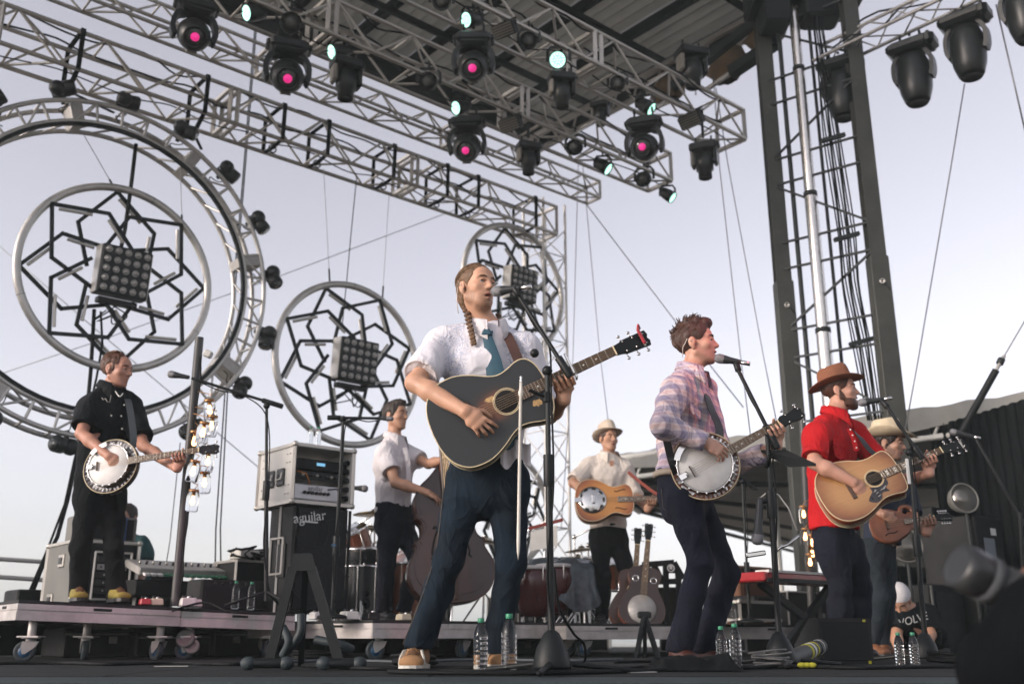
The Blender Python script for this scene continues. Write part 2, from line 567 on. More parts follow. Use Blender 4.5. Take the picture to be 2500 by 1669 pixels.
for nm, P, L_, lab in (('T1', P1, 9.6, 'ring truss'), ('T3', P3, 9.6, 'lower lamp truss'), ('T2', P2, 9.6, 'upper lamp truss')):
 for q in range(3):
  rnd = random.Random(q * 5 + len(lab))
  j, k = ((.05, 1.0), (.9, 1.05), (.45, .06))[q]
  pts = []
  for i in range(34):
   s = L_ * i / 33
   pts.append(tuple(P(s, j + rnd.uniform(-.12, .12), k - abs(math.sin(i * .75 + q)) * .28 * rnd.random() + .05)))
  o = rope('truss_cable', smooth_curve(pts, 3), .011 if q < 2 else .008, CABLE)
  tag(o, 'black cable run draped along the %s, %s' % (lab, ('over its crowd-side top chord', 'over its far top chord', 'inside its bottom')[q]), 'cable', 'cable runs along the trusses')
# ================================================================== roof
ROOFM = mat('roof_sheet', (0.60, 0.60, 0.55), 0.8, var=0.18, vscale=1.5, bump=0.2)
_n = ROOFM.node_tree; _tl = _n.nodes.new('ShaderNodeBsdfTranslucent'); _tl.inputs['Color'].default_value = (.55, .55, .53, 1)      # the sheets let daylight through
_mx = _n.nodes.new('ShaderNodeMixShader'); _mx.inputs['Fac'].default_value = .34; _o = _n.nodes['Material Output']
_n.links.new(_n.nodes['Principled BSDF'].outputs['BSDF'], _mx.inputs[1]); _n.links.new(_tl.outputs['BSDF'], _mx.inputs[2]); _n.links.new(_mx.outputs[0], _o.inputs['Surface'])
ROOFB = mat('roof_beam', (0.010, 0.013, 0.014), 0.7, var=0.3, spec=.2)
RZ = 7.95
rr = thing('stage_roof', 'wide stage roof of pale sheets carried on dark purlins above the trusses', 'roof', (0, 9, RZ))
def PR(a, c, z):      # a along E1 from truss end line, c along E2
 return T_END + E1 * a + E2 * c + UP * z
A0, A1, C0, C1 = -10.4, 0.95, -4.6, 1.27
na = 12
for i in range(na):
 a0 = A0 + (A1 - A0) * i / na
 a1 = A0 + (A1 - A0) * (i + 1) / na - .01
 b = MB(); nn = 10
 for q in range(nn):
  u0, u1 = a0 + (a1 - a0) * q / nn, a0 + (a1 - a0) * (q + .5) / nn
  b.sweep([PR(u0 + .01, C0, RZ + .16 + .015 * (q % 2)), PR(u0 + .01, C1, RZ + .16 + .015 * (q % 2))], .02, 4, flat=((a1 - a0) / nn * 1.02, .02), hint=(0, 0, 1))
 b.build('roof_sheet', ROOFM, rr)
for i in range(na + 1):
 a = A0 + (A1 - A0) * i / na
 bar('purlin', PR(a, C0, RZ + .08), PR(a, C1, RZ + .08), .09, .13, ROOFB, rr)
for c in (-4.5, -3.0, -1.5, 0.0):
 bar('rafter', PR(A0, c, RZ - .04), PR(A1, c, RZ - .04), .05, .09, ROOFB, rr)
bar('eave_beam', PR(A0, C1, RZ - .02), PR(A1, C1, RZ - .02), .14, .30, ROOFB, rr)
bar('end_girder', PR(A1 + .07, C0, RZ + .05), PR(A1 + .07, C1 + .1, RZ + .05), .16, .34, ROOFB, rr)
bar('end_girder', PR(A1 - .5, C0, RZ - .30), PR(A1 - .5, C1, RZ - .30), .07, .07, ALUD, rr)
bar('end_girder', PR(A1 - .2, C0, RZ - .34), PR(A1 - .2, C1, RZ - .34), .07, .07, ALUD, rr)
for q in range(14):
 c = C0 + (C1 - C0) * q / 14
 tube('girder_brace', PR(A1 - .5, c, RZ - .30), PR(A1 - .2, c + .40, RZ - .34), .018, ALUD, rr, 8)
 tube('girder_brace', PR(A1 - .2, c, RZ - .34), PR(A1 + .05, c + .40, RZ - .1), .018, ALUD, rr, 8)
TARP = mat('brown_tarp', (0.10, 0.065, 0.035), 0.85, var=0.4, vscale=5, bump=.4)
for (c, sz) in ((-1.6, .36), (-2.6, .5), (-3.2, .3)):
 b = MB()
 pts = []
 rnd = random.Random(int(c * 10))
 nn = 14
 vs = []; fs = []
 for i in range(nn + 1):
  for j in range(6):
   a = 2 * math.pi * i / nn
   rj = (.05 + .11 * math.sin(j / 5 * math.pi * .9)) * (1 + .35 * rnd.random())
   p = PR(A1 - .3, c, RZ - .36 - sz * j / 5) + E1 * (rj * math.cos(a)) + E2 * (rj * 1.6 * math.sin(a))
   vs.append(p)
 for i in range(nn):
  for j in range(5):
   fs.append((i * 6 + j, i * 6 + 6 + j, i * 6 + 7 + j, i * 6 + j + 1))
 b._add(vs, fs, None, True)
 o = b.build('hanging_tarp', TARP, rr)
# ================================================================== roof tower
tw = thing('roof_tower', 'tall dark steel roof tower of two columns joined by lattice bars', 'tower', V(1960, 1540, 9.9))
def vline(px, py, Y):
 p = V(px, py, Y)
 return Vector((p.x, p.y, 0))
La, Lb = vline(1902, 577, 10.0), vline(2118, 435, 9.4)
COLM = mat('tower_steel', (0.050, 0.052, 0.046), 0.6, 0.2, var=0.35, vscale=2.5, wear=(0.11, 0.10, 0.08), wear_amt=0.02)
COLS = mat('tower_steel_shade', (0.045, 0.065, 0.075), 0.5, 0.3, var=0.3, vscale=2.5)  # bluer than the flanges: shade of the side faces put into the colour
dirT = (Lb - La).normalized()
nT = Vector((dirT.y, -dirT.x, 0))
def column(q, zs):
 M = frame(Vector((1, 0, 0)), Vector((0, 1, 0)), UP, q)
 b = MB(); b.box((0, -.06, 3.65), (.16, .012, 10.1)); b.box((0, .06, 3.65), (.16, .012, 10.1))
 b.build('column_flange', COLM, tw, M)
 b = MB(); b.box((.03, 0, 3.65), (.10, .105, 10.08)); b.build('column_web', COLS, tw, M)
 b = MB(); b.box((0, -.005, zs / 2 - .7), (.185, .155, zs + 1.4), None, .006); b.build('column_sleeve', COLM, tw, M)
 b = MB(); b.lathe([(.030, 0), (.030, .012), (.016, .014), (.016, .004)], frame(Vector((1, 0, 0)), UP, Vector((0, -1, 0)), q + Vector((0, -.084, zs - .28))), 18)
 b.build('lock_pin', ALU, tw)
 rope('pin_chain', [q + Vector((.02, -.095, zs - .29)), q + Vector((.06, -.09, zs - .36)), q + Vector((.095, -.02, zs - .38))], .006, STEELD, tw)
column(La, V(1900, 690, 10.0).z)
column(Lb, V(2150, 630, 9.4).z)
zz = -1.0
i = 0
while zz < 8.2:
 a, c = La + nT * .04, Lb + nT * .04
 bar('lattice_bar', a + UP * zz, c + UP * zz, .022, .022, STEELD, tw)
 bar('lattice_bar', a + UP * (zz + .30), c + UP * (zz + .30), .022, .022, STEELD, tw)
 if i % 2 == 0:
  bar('lattice_bar', a + UP * (zz + .30), c + UP * (zz + .98), .022, .022, STEELD, tw)
 else:
  bar('lattice_bar', c + UP * (zz + .30), a + UP * (zz + .98), .022, .022, STEELD, tw)
 zz += .98; i += 1
tube('guide_pole', vline(1945, 577, 9.9) + UP * -1.2, vline(1945, 577, 9.9) + UP * 8, .025, STEELD, tw)
tube('guide_pole', vline(2025, 577, 9.8) + UP * -1.2, vline(2025, 577, 9.8) + UP * 8, .018, STEELD, tw)
hb = V(1950, 20, 9.8)
b = MB(); b.box((0, 0, 0), (1.25, .5, .36), None, .02); b.box((-.35, -.05, -.3), (.3, .35, .3), None, .02); b.box((.15, -.1, -.28), (.42, .36, .26), None, .03)
b.build('head_block', BLACK, tw, Matrix.Translation((hb.x + .05, hb.y, hb.z + .15)))
bar('roof_strut', V(1640, 215, 10.8), V(1860, 40, 10.1), .10, .10, ROOFB, tw)
bar('roof_strut', V(1785, 178, 10.6), V(1900, 100, 10.1), .13, .13, ROOFB, tw)
bar('roof_strut', V(1720, 222, 10.8), V(1790, 175, 10.6), .045, .045, ALUD, tw)
ms = thing('telescopic_mast', 'shiny telescopic steel mast rising between the two tower columns', 'mast', vline(1988, 577, 9.75) + UP * -1.3)
q = vline(1988, 577, 9.75)
MAST = mat('mast_steel', (0.62, 0.60, 0.57), 0.24, 0.9, var=0.15, vscale=3)
zc1, zc2, zc3 = V(1988, 806, 9.75).z, V(1988, 474, 9.75).z, V(1988, 168, 9.75).z
for z0, z1, rr_ in ((-1.3, zc1, .072), (zc1, zc2, .066), (zc2, zc3, .060), (zc3, 8.2, .054)):
 tube('mast_section', q + UP * z0, q + UP * z1, rr_, MAST, ms, 24)
for z0, rr_ in ((zc1, .078), (zc2, .072), (zc3, .066)):
 tube('mast_collar', q + UP * (z0 - .03), q + UP * (z0 + .02), rr_, STEELD, ms, 24)
cb = thing('cable_bundle', 'flat bundle of black power cables clamped down the roof tower', 'cable', V(2040, 600, 9.6))
def cabx(i, py):
 f = i / 8
 x0 = np.interp(py, [60, 339, 580, 700, 835, 1040], [1984, 2013, 2046, 2056, 2083, 2120])
 x1 = np.interp(py, [60, 339, 580, 700, 835, 1040], [2006, 2053, 2088, 2098, 2126, 2152])
 return x0 + (x1 - x0) * f
for i in range(9):
 pts = [V(cabx(i, py) + (2.0 * math.sin(py * .013 + i * 1.7)), py, 9.55) for py in range(40, 1060, 34)]
 rope('cable', pts, .008, CABLE, cb, 6)
for py in (339, 580, 835):
 bar('cable_clamp', V(cabx(0, py) - 9, py + 6, 9.52), V(cabx(8, py) + 9, py - 10, 9.52), .05, .04, STEELD, cb)
# ================================================================== wing truss beside the tower
WT0, WTd = V(2030, 118, 9.6), Vector((.65, -.76, 0)).normalized()
wz = 6.22
wt = thing('wing_truss', 'slim triangular truss with hanging moving heads beyond the tower', 'truss', V(2060, 130, 9.6))
def PW(s, j):
 p = Vector((WT0.x, WT0.y, wz)) + WTd * s
 n = Vector((.76, .65, 0))
 return p + (n * (.15 * (1 if j == 1 else -1)) if j < 2 else UP * .24)
for j in range(3):
 tube('chord', PW(-.15, j), PW(3.6, j), .02, ALUD, wt)
for i in range(12):
 s0, s1 = i * .3 - .15, i * .3 + .15
 for a, c in ((0, 1), (1, 2), (2, 0)):
  x, y = (a, c) if i % 2 == 0 else (c, a)
  tube('brace', PW(s0, x), PW(s1, y), .009, ALUD, wt, 8)
rope('loose_cable', [PW(.2 + .2 * i, 2) + Vector((.02 * math.sin(i * 2.1), 0, .03 + .05 * math.sin(i * 1.3))) for i in range(17)], .012, CABLE, wt)
rope('loose_cable', [PW(.1 + .2 * i, 0) + Vector((.03 * math.sin(i * 1.1), 0, .04 + .06 * math.sin(i * 1.9))) for i in range(17)], .010, CABLE, wt)
# ================================================================== tent behind
CAN = mat('tent_canvas', (0.26, 0.26, 0.245), 0.9, var=0.2, vscale=2, bump=.3, bscale=8)
TZ = 2.35
tn = thing('tent_canopy', 'grey canvas tent canopy on a pale pipe frame behind the stage', 'tent', (4, 12, -1.4))
K0, K1 = VZ(1430, 1152, TZ), VZ(2600, 985, TZ)
F0, F1 = VZ(1560, 1243, TZ), VZ(2150, 1400, TZ)
def TQ(u, v, z=0):
 p = K0.lerp(K1, u).lerp(F0.lerp(F1, u), v)
 return Vector((p.x, p.y, TZ + z))
b = MB()
nu, nv = 16, 10
vs, fs = [], []
for i in range(nu + 1):
 for j in range(nv + 1):
  vs.append(TQ(i / nu, j / nv, .10 - .05 * math.sin(i / nu * math.pi * 4) ** 2 - .04 * math.sin(j / nv * 9) ** 2))
for i in range(nu):
 for j in range(nv):
  fs.append((i * (nv + 1) + j, (i + 1) * (nv + 1) + j, (i + 1) * (nv + 1) + j + 1, i * (nv + 1) + j + 1))
b._add(vs, fs, None, True)
b.build('canopy', CAN, tn)
b = MB()
n = 40
vs, fs = [], []
for i in range(n + 1):
 p = TQ(i / n, 0)
 o = Vector((-.4, -.5, 0)).normalized()
 vs += [p + o * .02 + UP * (.17 + .015 * math.sin(i * 1.7)), p + o * (.05 + .012 * math.sin(i * 2.3)) + UP * .04, p + o * .04 + UP * (-.06 - .02 * math.sin(i * .9))]
for i in range(n):
 for j in range(2):
  fs.append((i * 3 + j, i * 3 + 3 + j, i * 3 + 4 + j, i * 3 + 1 + j))
b._add(vs, fs, None, True); b.build('valance', CAN, tn)
PIPE = mat('white_pipe', (0.55, 0.55, 0.52), 0.5, 0.1, var=0.15)
tube('pipe', TQ(0, 0, -.16), TQ(1, 0, -.16), .035, PIPE, tn)
tube('pipe', TQ(0, 0, .12), TQ(.35, 0, .12), .05, PIPE, tn)
tube('pipe', TQ(0, 0, -.05), TQ(0, 1, -.05), .04, PIPE, tn)
for u in [i / 14 for i in range(1, 14)]:
 tube('pipe_brace', TQ(u, 0, -.16), TQ(u + .02, 0, .06), .018, PIPE, tn, 8)
for v in (.2, .4, .6, .8, 1.0):
 bar('rafter', TQ(0, v, -.02), TQ(1, v, -.02), .05, .07, ROOFB, tn)
for u in (0.0, .45):
 tube('tent_post', TQ(u, .3, 0), Vector((TQ(u, .3).x, TQ(u, .3).y, -1.4)), .04, PIPE, tn)
b = MB()
D0, D1 = V(2300, 1300, 10.6), V(2700, 1300, 8.6)
n = 90; vs = []; fs = []
for i in range(n + 1):
 p = D0.lerp(D1, i / n); o = Vector((.5, .86, 0)) * (.05 * math.sin(i * 1.15))
 vs += [Vector((p.x, p.y, 0)) + o, Vector((p.x, p.y, 2.32)) + o * .6]
for i in range(n):
 fs.append((2 * i, 2 * i + 2, 2 * i + 3, 2 * i + 1))
b._add(vs, fs, None, True)
tag(b.build('stand_in_drape', BLACKC), 'black pleated drape standing in for the dark wing under the tent', 'drape')  # black sheet standing in for the dark wing and its gear
# ================================================================== wires
def wires(name, label, lines, r, m=WIRE, group=None):
 for ln in lines:
  pts = [V(*p) for p in ln]
  o = rope(name, pts, r, m)
  tag(o, label, 'wire', group)
wires('guy_wire', 'thin green-grey guy wire running down beside the roof tower', [
 [(1742, 190, 10.6), (1756, 400, 10.6), (1808, 870, 10.6), (1832, 1060, 10.6)],
 [(1748, 215, 10.6), (1777, 400, 10.6), (1864, 870, 10.6), (1902, 1060, 10.6)]], .006, group='guy wires beside the roof tower')
wires('guy_wire', 'thin grey wire hanging from the upright truss tower', [
 [(1412, 395, 12.6), (1399, 870, 12.6), (1370, 1290, 12.6)], [(1422, 395, 12.6), (1464, 859, 12.6), (1500, 1150, 12.6)]], .005, group='wires hanging by the truss tower')
wires('guy_wire', 'pale slanting wire from the truss tower down towards the plaid singer', [[(1425, 490, 12.5), (1658, 796, 12.2), (1815, 994, 12)]], .007)
wires('guy_wire', 'dark stay wire dropping from a moving head past the cowboy hat', [[(2355, 205, 9.3), (2323, 400, 9.3), (2243, 870, 9.3), (2208, 1060, 9.3)]], .007)
wires('guy_wire', 'dark stay wire leaning outwards past the outermost moving head', [[(2432, 12, 8.6), (2505, 330, 8.6)]], .009)
wires('guy_wire', 'pale wire crossing almost level behind the ringed lamp wheels', [[(1110, 513, 14), (693, 670, 13.4), (258, 826, 12.8), (-40, 926, 12.4)]], .006)
wires('guy_wire', 'pale wire slanting downwards behind the biggest lamp wheel', [[(-30, 576, 12), (207, 781, 12.4), (453, 990, 12.8), (640, 1148, 13)]], .006)
wires('drop_cable', 'black drop cable falling from the ring truss beside the big ring', [
 [(622, 70, 10.6), (590, 470, 10.6), (555, 870, 10.6), (527, 1290, 10.6), (524, 1440, 10.6)],
 [(626, 70, 10.7), (594, 470, 10.7), (560, 870, 10.7), (538, 1290, 10.7), (540, 1440, 10.7)]], .008, CABLE, 'black drop cables beside the big ring')
wires('drop_cable', 'thin dark cord hanging straight down behind the jar lights', [[(440, 1080, 10.5), (415, 1320, 10.5), (400, 1410, 10.5)]], .005, CABLE)
st = thing('stay_strut', 'black strut and turnbuckle of a stay wire above the tent', 'strut', V(2345, 1055, 9.6))
tube('strut_rod', V(2345, 1058, 9.6), V(2432, 903, 9.4), .035, BLACK, st, 12)
tube('turnbuckle', V(2432, 903, 9.4), V(2452, 868, 9.38), .018, ALUD, st, 10)
tube('hook', V(2440, 888, 9.39), V(2446, 876, 9.39), .035, STEELD, st, 10)
tube('stay_wire', V(2452, 868, 9.38), V(2520, 752, 9.2), .007, WIRE, st, 6)
# ================================================================== risers
RTOP = mat('riser_top', (0.014, 0.014, 0.015), 0.7, var=0.3, vscale=4, wear=(0.10, 0.095, 0.09), wear_amt=0.0)
RALU = mat('riser_aluminium', (0.48, 0.455, 0.44), 0.5, 0.55, var=0.28, vscale=4.5, wear=(0.17, 0.16, 0.155), wear_amt=0.02)
CASTB = mat('castor_blue', (0.006, 0.05, 0.115), 0.5, var=0.2)
RUB = mat('castor_rubber', (0.02, 0.03, 0.035), 0.6, var=0.2)
def caster(q, rotz, par):
 """castor assembly standing on the floor at q, parented to the riser"""
 M = Matrix.Translation(q) @ Matrix.Rotation(rotz, 4, 'Z')
 b = MB(); b.box((0, 0, .142), (.10, .09, .006)); b.cyl((0, 0, .118), (0, 0, .142), .03)
 for s in (-1, 1):
  b.prism([(-.045, .122), (.045, .122), (.028, .085), (-.022, .048), (-.038, .048), (-.05, .09)], s * .028 - .002, s * .028 + .002, M=frame((1, 0, 0), (0, 0, 1), (0, -1, 0), (0, 0, 0)))
 f = b.build('castor', ALUD, par, M)
 b = MB(); b.lathe([(.042, -.018), (.056, -.02), (.062, -.014), (.062, .014), (.056, .02), (.042, .018)], frame((1, 0, 0), (0, 0, 1), (0, -1, 0), (-.028, 0, .062)), 24, True)
 b.build('tyre', RUB, f, M)
 b = MB(); b.lathe([(.010, -.021), (.044, -.017), (.044, .017), (.010, .021)], frame((1, 0, 0), (0, 0, 1), (0, -1, 0), (-.028, 0, .062)), 20, True)
 b.build('wheel', CASTB, f, M)
def riser(label, cs, z_list, legs, rail=.098):
 """cs: deck corners (xy) counter-clockwise; top heights per corner"""
 c0 = sum((Vector((c.x, c.y, 0)) for c in cs), Vector()) / len(cs)
 t = thing('rolling_riser', label, 'riser', (c0.x, c0.y, 0))
 n = len(cs)
 T = [Vector((c.x, c.y, z)) for c, z in zip(cs, z_list)]
 b = MB()
 vs = [p for p in T] + [p - UP * .020 for p in T]
 fs = [tuple(range(n)), tuple(range(2 * n - 1, n - 1, -1))] + [(i, n + i, n + (i + 1) % n, (i + 1) % n) for i in range(n)]
 b._add(vs, fs); b.build('deck_top', RTOP, t)
 for i in range(n):
  p, q = T[i] - UP * .021, T[(i + 1) % n] - UP * .021
  d = (q - p); L = d.length; d.normalize()
  inn = UP.cross(d).normalized() * .012
  o_ = -inn * .5
  b = MB()
  for z0, z1, dep in ((0, .034, 0.0), (.034, .044, .008), (.044, rail, -.003)):
   a_, c_ = p + o_ * 0 + inn.normalized() * (dep + .004), q + inn.normalized() * (dep + .004)
   b.sweep([a_ - UP * ((z0 + z1) / 2), c_ - UP * ((z0 + z1) / 2)], .01, 4, flat=(.012, z1 - z0), hint=(0, 0, 1))
  r_ = b.build('side_rail', RALU, t)
  m_ = max(1, int(L / 0.62))
  for k in range(m_):
   s = (k + .5) / m_ * L
   g = p + d * s - UP * .017 - inn.normalized() * .0035
   b = MB(); b.box((0, 0, 0), (.115, .006, .016), frame(d, inn.normalized(), UP, g), .004)
   b.build('latch_slot', BLACKM, r_)
 for lx in legs:
  q, zt, rz = lx
  tube('leg', Vector((q.x, q.y, .144)), Vector((q.x, q.y, zt - .02 - rail)), .026, RALU, t, 14)
  b = MB(); b.box((q.x, q.y, .150), (.13, .11, .008)); b.build('leg_plate', RALU, t)
  caster(Vector((q.x, q.y, 0)), rz, t)
 return t
zA = .365
a0, a1 = V(45, 1470, 6.25), V(720, 1504, 7.35)
dA = Vector((a1.x - a0.x, a1.y - a0.y, 0)).normalized(); nA = Vector((-dA.y, dA.x, 0))
LA = (Vector((a1.x - a0.x, a1.y - a0.y, 0))).length
mid = Vector((a0.x, a0.y, 0)) + dA * (LA * .55)
a0 = Vector((a0.x, a0.y, 0))
def A_(s, w, o=a0): return o + dA * s + nA * w
riser('aluminium rolling riser deck under the yellow-shoed banjo player', [A_(0, 0), A_(LA * .55 - .004, 0), A_(LA * .55 - .004, 2.2), A_(0, 2.2)], [zA, zA - .03, zA - .03, zA],
                     [(A_(.12, .1), zA, .3), (A_(LA * .5, .1), zA - .02, -.7), (A_(.15, 1.6), zA, .8), (A_(LA * .28, .35), zA - .01, 2.0)])
riser('aluminium rolling riser deck under the bass speaker stack', [A_(LA * .55 + .004, 0), A_(LA, 0), A_(LA, 2.2), A_(LA * .55 + .004, 2.2)], [zA - .032, zA - .055, zA - .055, zA - .032],
                     [(A_(LA * .61, .1), zA - .03, .2), (A_(LA - .1, .12), zA - .055, 1.2), (A_(LA * .6, 1.5), zA - .03, -.8), (A_(LA - .2, 1.4), zA - .05, .4)])
zB = .258
c0 = V(910, 1517, 6.9)
def B_(s, w, o=Vector((c0.x, c0.y, 0))): return o + Vector((.72, .69, 0)) * s + Vector((-.69, .72, 0)) * w
riser('aluminium rolling riser deck under the double bass player', [B_(0, 0), B_(2.25, 0), B_(2.25, 2.4), B_(0, 2.4)], [zB] * 4,
                     [(B_(.12, .08), zB, .4), (B_(.9, .1), zB, 1.0), (B_(2.1, .15), zB, -.6), (B_(.12, 1.6), zB, 2.2)])
zC = .25
c1 = V(1470, 1538, 7.9)
def C_(s, w): return Vector((c1.x, c1.y, 0)) + Vector((.86, .50, 0)) * s + Vector((-.50, .86, 0)) * w
riser('aluminium rolling riser deck under the resonator guitar player', [C_(-.25, .12), C_(2.2, 0), C_(2.2, 2.4), C_(-.25, 2.4)], [zC] * 4,
                     [(C_(.0, .22), zC, .4), (C_(1.0, .1), zC, 1.3), (C_(2.0, .15), zC, -.6)])
# ================================================================== stage lamps
PINK = mat('pink_lens', (0.5, 0.02, 0.25), 0.3, var=0, emit=(0.80, 0.03, 0.22), estr=.27)
MINT = mat('mint_led', (0.5, 0.7, 0.65), 0.3, var=0, emit=(0.50, 0.98, 0.78), estr=.55)
MINTD = mat('mint_led_dim', (0.15, 0.4, 0.38), 0.3, var=0, emit=(0.20, 0.60, 0.48), estr=.5)
LENSG = mat('lamp_glass', (0.05, 0.055, 0.055), 0.12, var=0.3, vscale=20)
LENSM = mat('milky_lens', (0.10, 0.105, 0.10), 0.35, var=0.3, vscale=25)
LAMPB = mat('lamp_black', (0.009, 0.011, 0.011), 0.36, var=0.3, vscale=10, wear=(0.06, 0.05, 0.04), wear_amt=-0.04, spec=.4)
LAMPG = mat('lamp_grey', (0.16, 0.15, 0.13), 0.45, var=0.25)
FACE = lambda q: math.atan2(-q.x, q.y)      # yaw that turns local -Y to the camera (local -Y front)
def head_frame(origin, tilt, spin=0.0):
 """local frame whose +Z is the beam axis: tilt from straight down towards -Y"""
 return Matrix.Translation(origin) @ Matrix.Rotation(spin, 4, 'Z') @ Matrix.Rotation(math.pi - tilt, 4, 'X')
def make_mover(label, lens, tilt, group):
 t = thing('moving_light', label, 'stage light', (0, 0, 0), group)
 b = MB(); b.box((0, 0, -.16), (.38, .27, .12), None, .03); b.box((0, -.02, -.23), (.30, .22, .05), None, .02)
 b.box((-.20, 0, -.15), (.05, .16, .07), None, .015); b.box((.20, 0, -.15), (.05, .16, .07), None, .015)
 b.build('base', LAMPB, t)
 for s in (-1, 1):
  b = MB(); b.cyl((s * .11, 0, -.10), (s * .11, 0, .0), .012); b.torus((s * .11, 0, .015), .03, .012, Matrix.Translation((s * .11, 0, .015)) @ Matrix.Rotation(math.pi / 2, 4, 'Y') @ Matrix.Translation((-s * .11, 0, -.015)), 14, 6)
  b.build('clamp', STEELD, t)
 for s in (-1, 1):
  pts = smooth_curve([(s * .10, 0, -.25), (s * .17, 0, -.28), (s * .205, 0, -.36), (s * .21, 0, -.46), (s * .19, 0, -.53)], 4)
  b = MB(); b.sweep(pts, .03, 6, flat=(.11, .05), hint=(1, 0, 0))
  b.sphere((s * .195, 0, -.50), .055, 12, None, (.55, 1.1, 1.3)); b.build('yoke_arm', LAMPB, t)
 M = head_frame((0, 0, -.47), tilt)
 b = MB(); b.lathe([(.02, -.23), (.10, -.21), (.15, -.14), (.165, -.04), (.165, .06), (.15, .14), (.115, .19), (.10, .20), (.095, .175)], M, 24)
 h = b.build('lamp_head', LAMPB, t)
 b = MB(); b.sweep([(0, -.165, -.10), (0, -.172, 0), (0, -.160, .12)], .02, 8, M=M, flat=(.10, .018), hint=(0, 1, 0)); b.build('cover_strip', LAMPG, h)
 b = MB(); b.lathe([(.094, .172), (.088, .182), (.001, .190)], M, 22); b.build('lens_rim', LENSG, h)
 b = MB(); b.lathe([(.044, .189), (.035, .20), (.001, .206)], M, 18); b.build('lens', lens, h)
 return t
def make_profile(label, group):
 """moving profile pointing straight down, boxy shoulders"""
 t = thing('moving_profile', label, 'stage light', (0, 0, 0), group)
 b = MB(); b.box((0, 0, -.15), (.34, .24, .11), None, .02); b.box((.17, 0, -.13), (.06, .12, .06), None, .01); b.build('base', LAMPB, t)
 for s in (-1, 1):
  b = MB(); b.cyl((s * .1, 0, -.10), (s * .1, 0, .01), .012); b.build('clamp', STEELD, t)
 for s in (-1, 1):
  b = MB(); b.box((s * .14, 0, -.29), (.05, .15, .22), None, .02); b.build('yoke_arm', LAMPG if s < 0 else LAMPB, t)
 b = MB(); b.lathe([(.05, -.22), (.105, -.24), (.115, -.34), (.11, -.45), (.085, -.47), (.085, -.56), (.07, -.565), (.065, -.545)], None, 18)
 b.build('lamp_head', LAMPB, t)
 return t
def make_par(label, lens, tilt, spin, group, r=.105):
 t = thing('par_can', label, 'stage light', (0, 0, 0), group)
 b = MB(); b.sweep([(-.13, 0, -.28), (-.13, 0, -.15), (-.09, 0, -.09), (.09, 0, -.09), (.13, 0, -.15), (.13, 0, -.28)], .01, 6, flat=(.035, .008), hint=(0, 1, 0)); b.cyl((0, 0, -.09), (0, 0, .01), .014)
 b.build('yoke', LAMPB, t)
 M = head_frame((0, 0, -.26), tilt, spin)
 b = MB(); b.lathe([(.03, -.15), (.075, -.14), (r - .01, -.06), (r, .03), (r, .12), (r - .012, .12), (r - .012, .10)], M, 22); c = b.build('can', LAMPB, t)
 b = MB(); b.lathe([(r - .012, .10), (.001, .102)], M, 20)
 if lens is LENSM:
  b.build('front_glass', LENSM, c)
 else:
  b.build('front_glass', MINTD, c)
  bb = MB()
  for ring, n in ((0, 1), (.032, 6), (.064, 12), (.086, 18)):
   for i in range(n):
    a = 2 * math.pi * i / n
    bb.lathe([(.0135, .1), (.012, .108), (.001, .111)], M @ Matrix.Translation((ring * math.cos(a), ring * math.sin(a), 0)), 8)
  bb.build('led_cluster', lens, c)
 return t
def make_flood(label, group):
 t = thing('flood_light', label, 'stage light', (0, 0, 0), group)
 b = MB(); b.sweep([(-.21, 0, -.2), (-.21, 0, -.08), (.21, 0, -.08), (.21, 0, -.2)], .01, 6, flat=(.03, .008), hint=(0, 1, 0)); b.cyl((0, 0, -.08), (0, 0, .01), .014); b.build('yoke', LAMPB, t)
 M = Matrix.Translation((0, 0, -.22)) @ Matrix.Rotation(R(38), 4, 'X')
 b = MB(); b.box((0, 0, 0), (.40, .15, .22), M, .02); h = b.build('housing', LAMPB, t)
 for i in range(5):
  b = MB(); b.box((0, -.082, -.08 + i * .04), (.36, .012, .022), M @ Matrix.Rotation(0, 4, 'X')); b.build('louvre', LAMPG, h)
 return t
PLA, PLB, PL1 = Vector((2.74, 10.53, 0)), Vector((2.0, 11.39, 0)), T_END
def hang(proto, spots, zref, mw):
 """spots: (px, py of lamp middle, truss, zmid below hook, label, yaw, scale)"""
 first = True
 for (px, py, tr, lab, yaw, sc, grp) in spots:
  P0, zch = {2: (PLA, 5.75), 3: (PLB, 5.63)}[tr]
  q = on_plane(px, py, P0 + E2 * .05)
  sc = sc / ppm(q.y, q.z) / mw        # seen width in photograph pixels -> scale
  hook = Vector((q.x, q.y, q.z - zref * sc))
  M = Matrix.Translation(hook) @ Matrix.Rotation(FACE(q) + R(yaw), 4, 'Z') @ Matrix.Diagonal((sc, sc, sc, 1))
  if first:
   proto.matrix_basis = M; WM[proto] = M; o = proto; first = False
  else:
   o = copy_tree(proto, M)
  if lab: o['label'] = lab
  if grp: o['group'] = grp
  if zch - hook.z > .06:
   pp = tube('drop_pipe', hook, Vector((hook.x, hook.y, zch)), .016, STEELD, o, 8)
GM = 'moving heads with pink lenses'
m0 = make_mover('x', PINK, R(52), GM)
hang(m0, [
 (475, 62, 3, 'black moving head with glowing pink lens at far end of its truss, sky behind', 6, 105, GM),
 (702, 162, 3, 'black moving head with glowing pink lens just above the ring truss slings', 4, 108, GM),
 (1156, 140, 2, 'black moving head with glowing pink lens against the pale roof sheets', -4, 99, GM),
 (1140, 340, 3, 'black moving head with glowing pink lens above the silver-ringed wheel', -6, 90, GM)], -.36, .44)
m1 = make_mover('x', PINK, R(66), GM)
hang(m1, [(1573, 340, 2, 'black moving head with glowing pink lens inside an open round yoke', -10, 90, GM)], -.36, .44)
GP = 'dark moving profiles pointing down'
p0 = make_profile('x', GP)
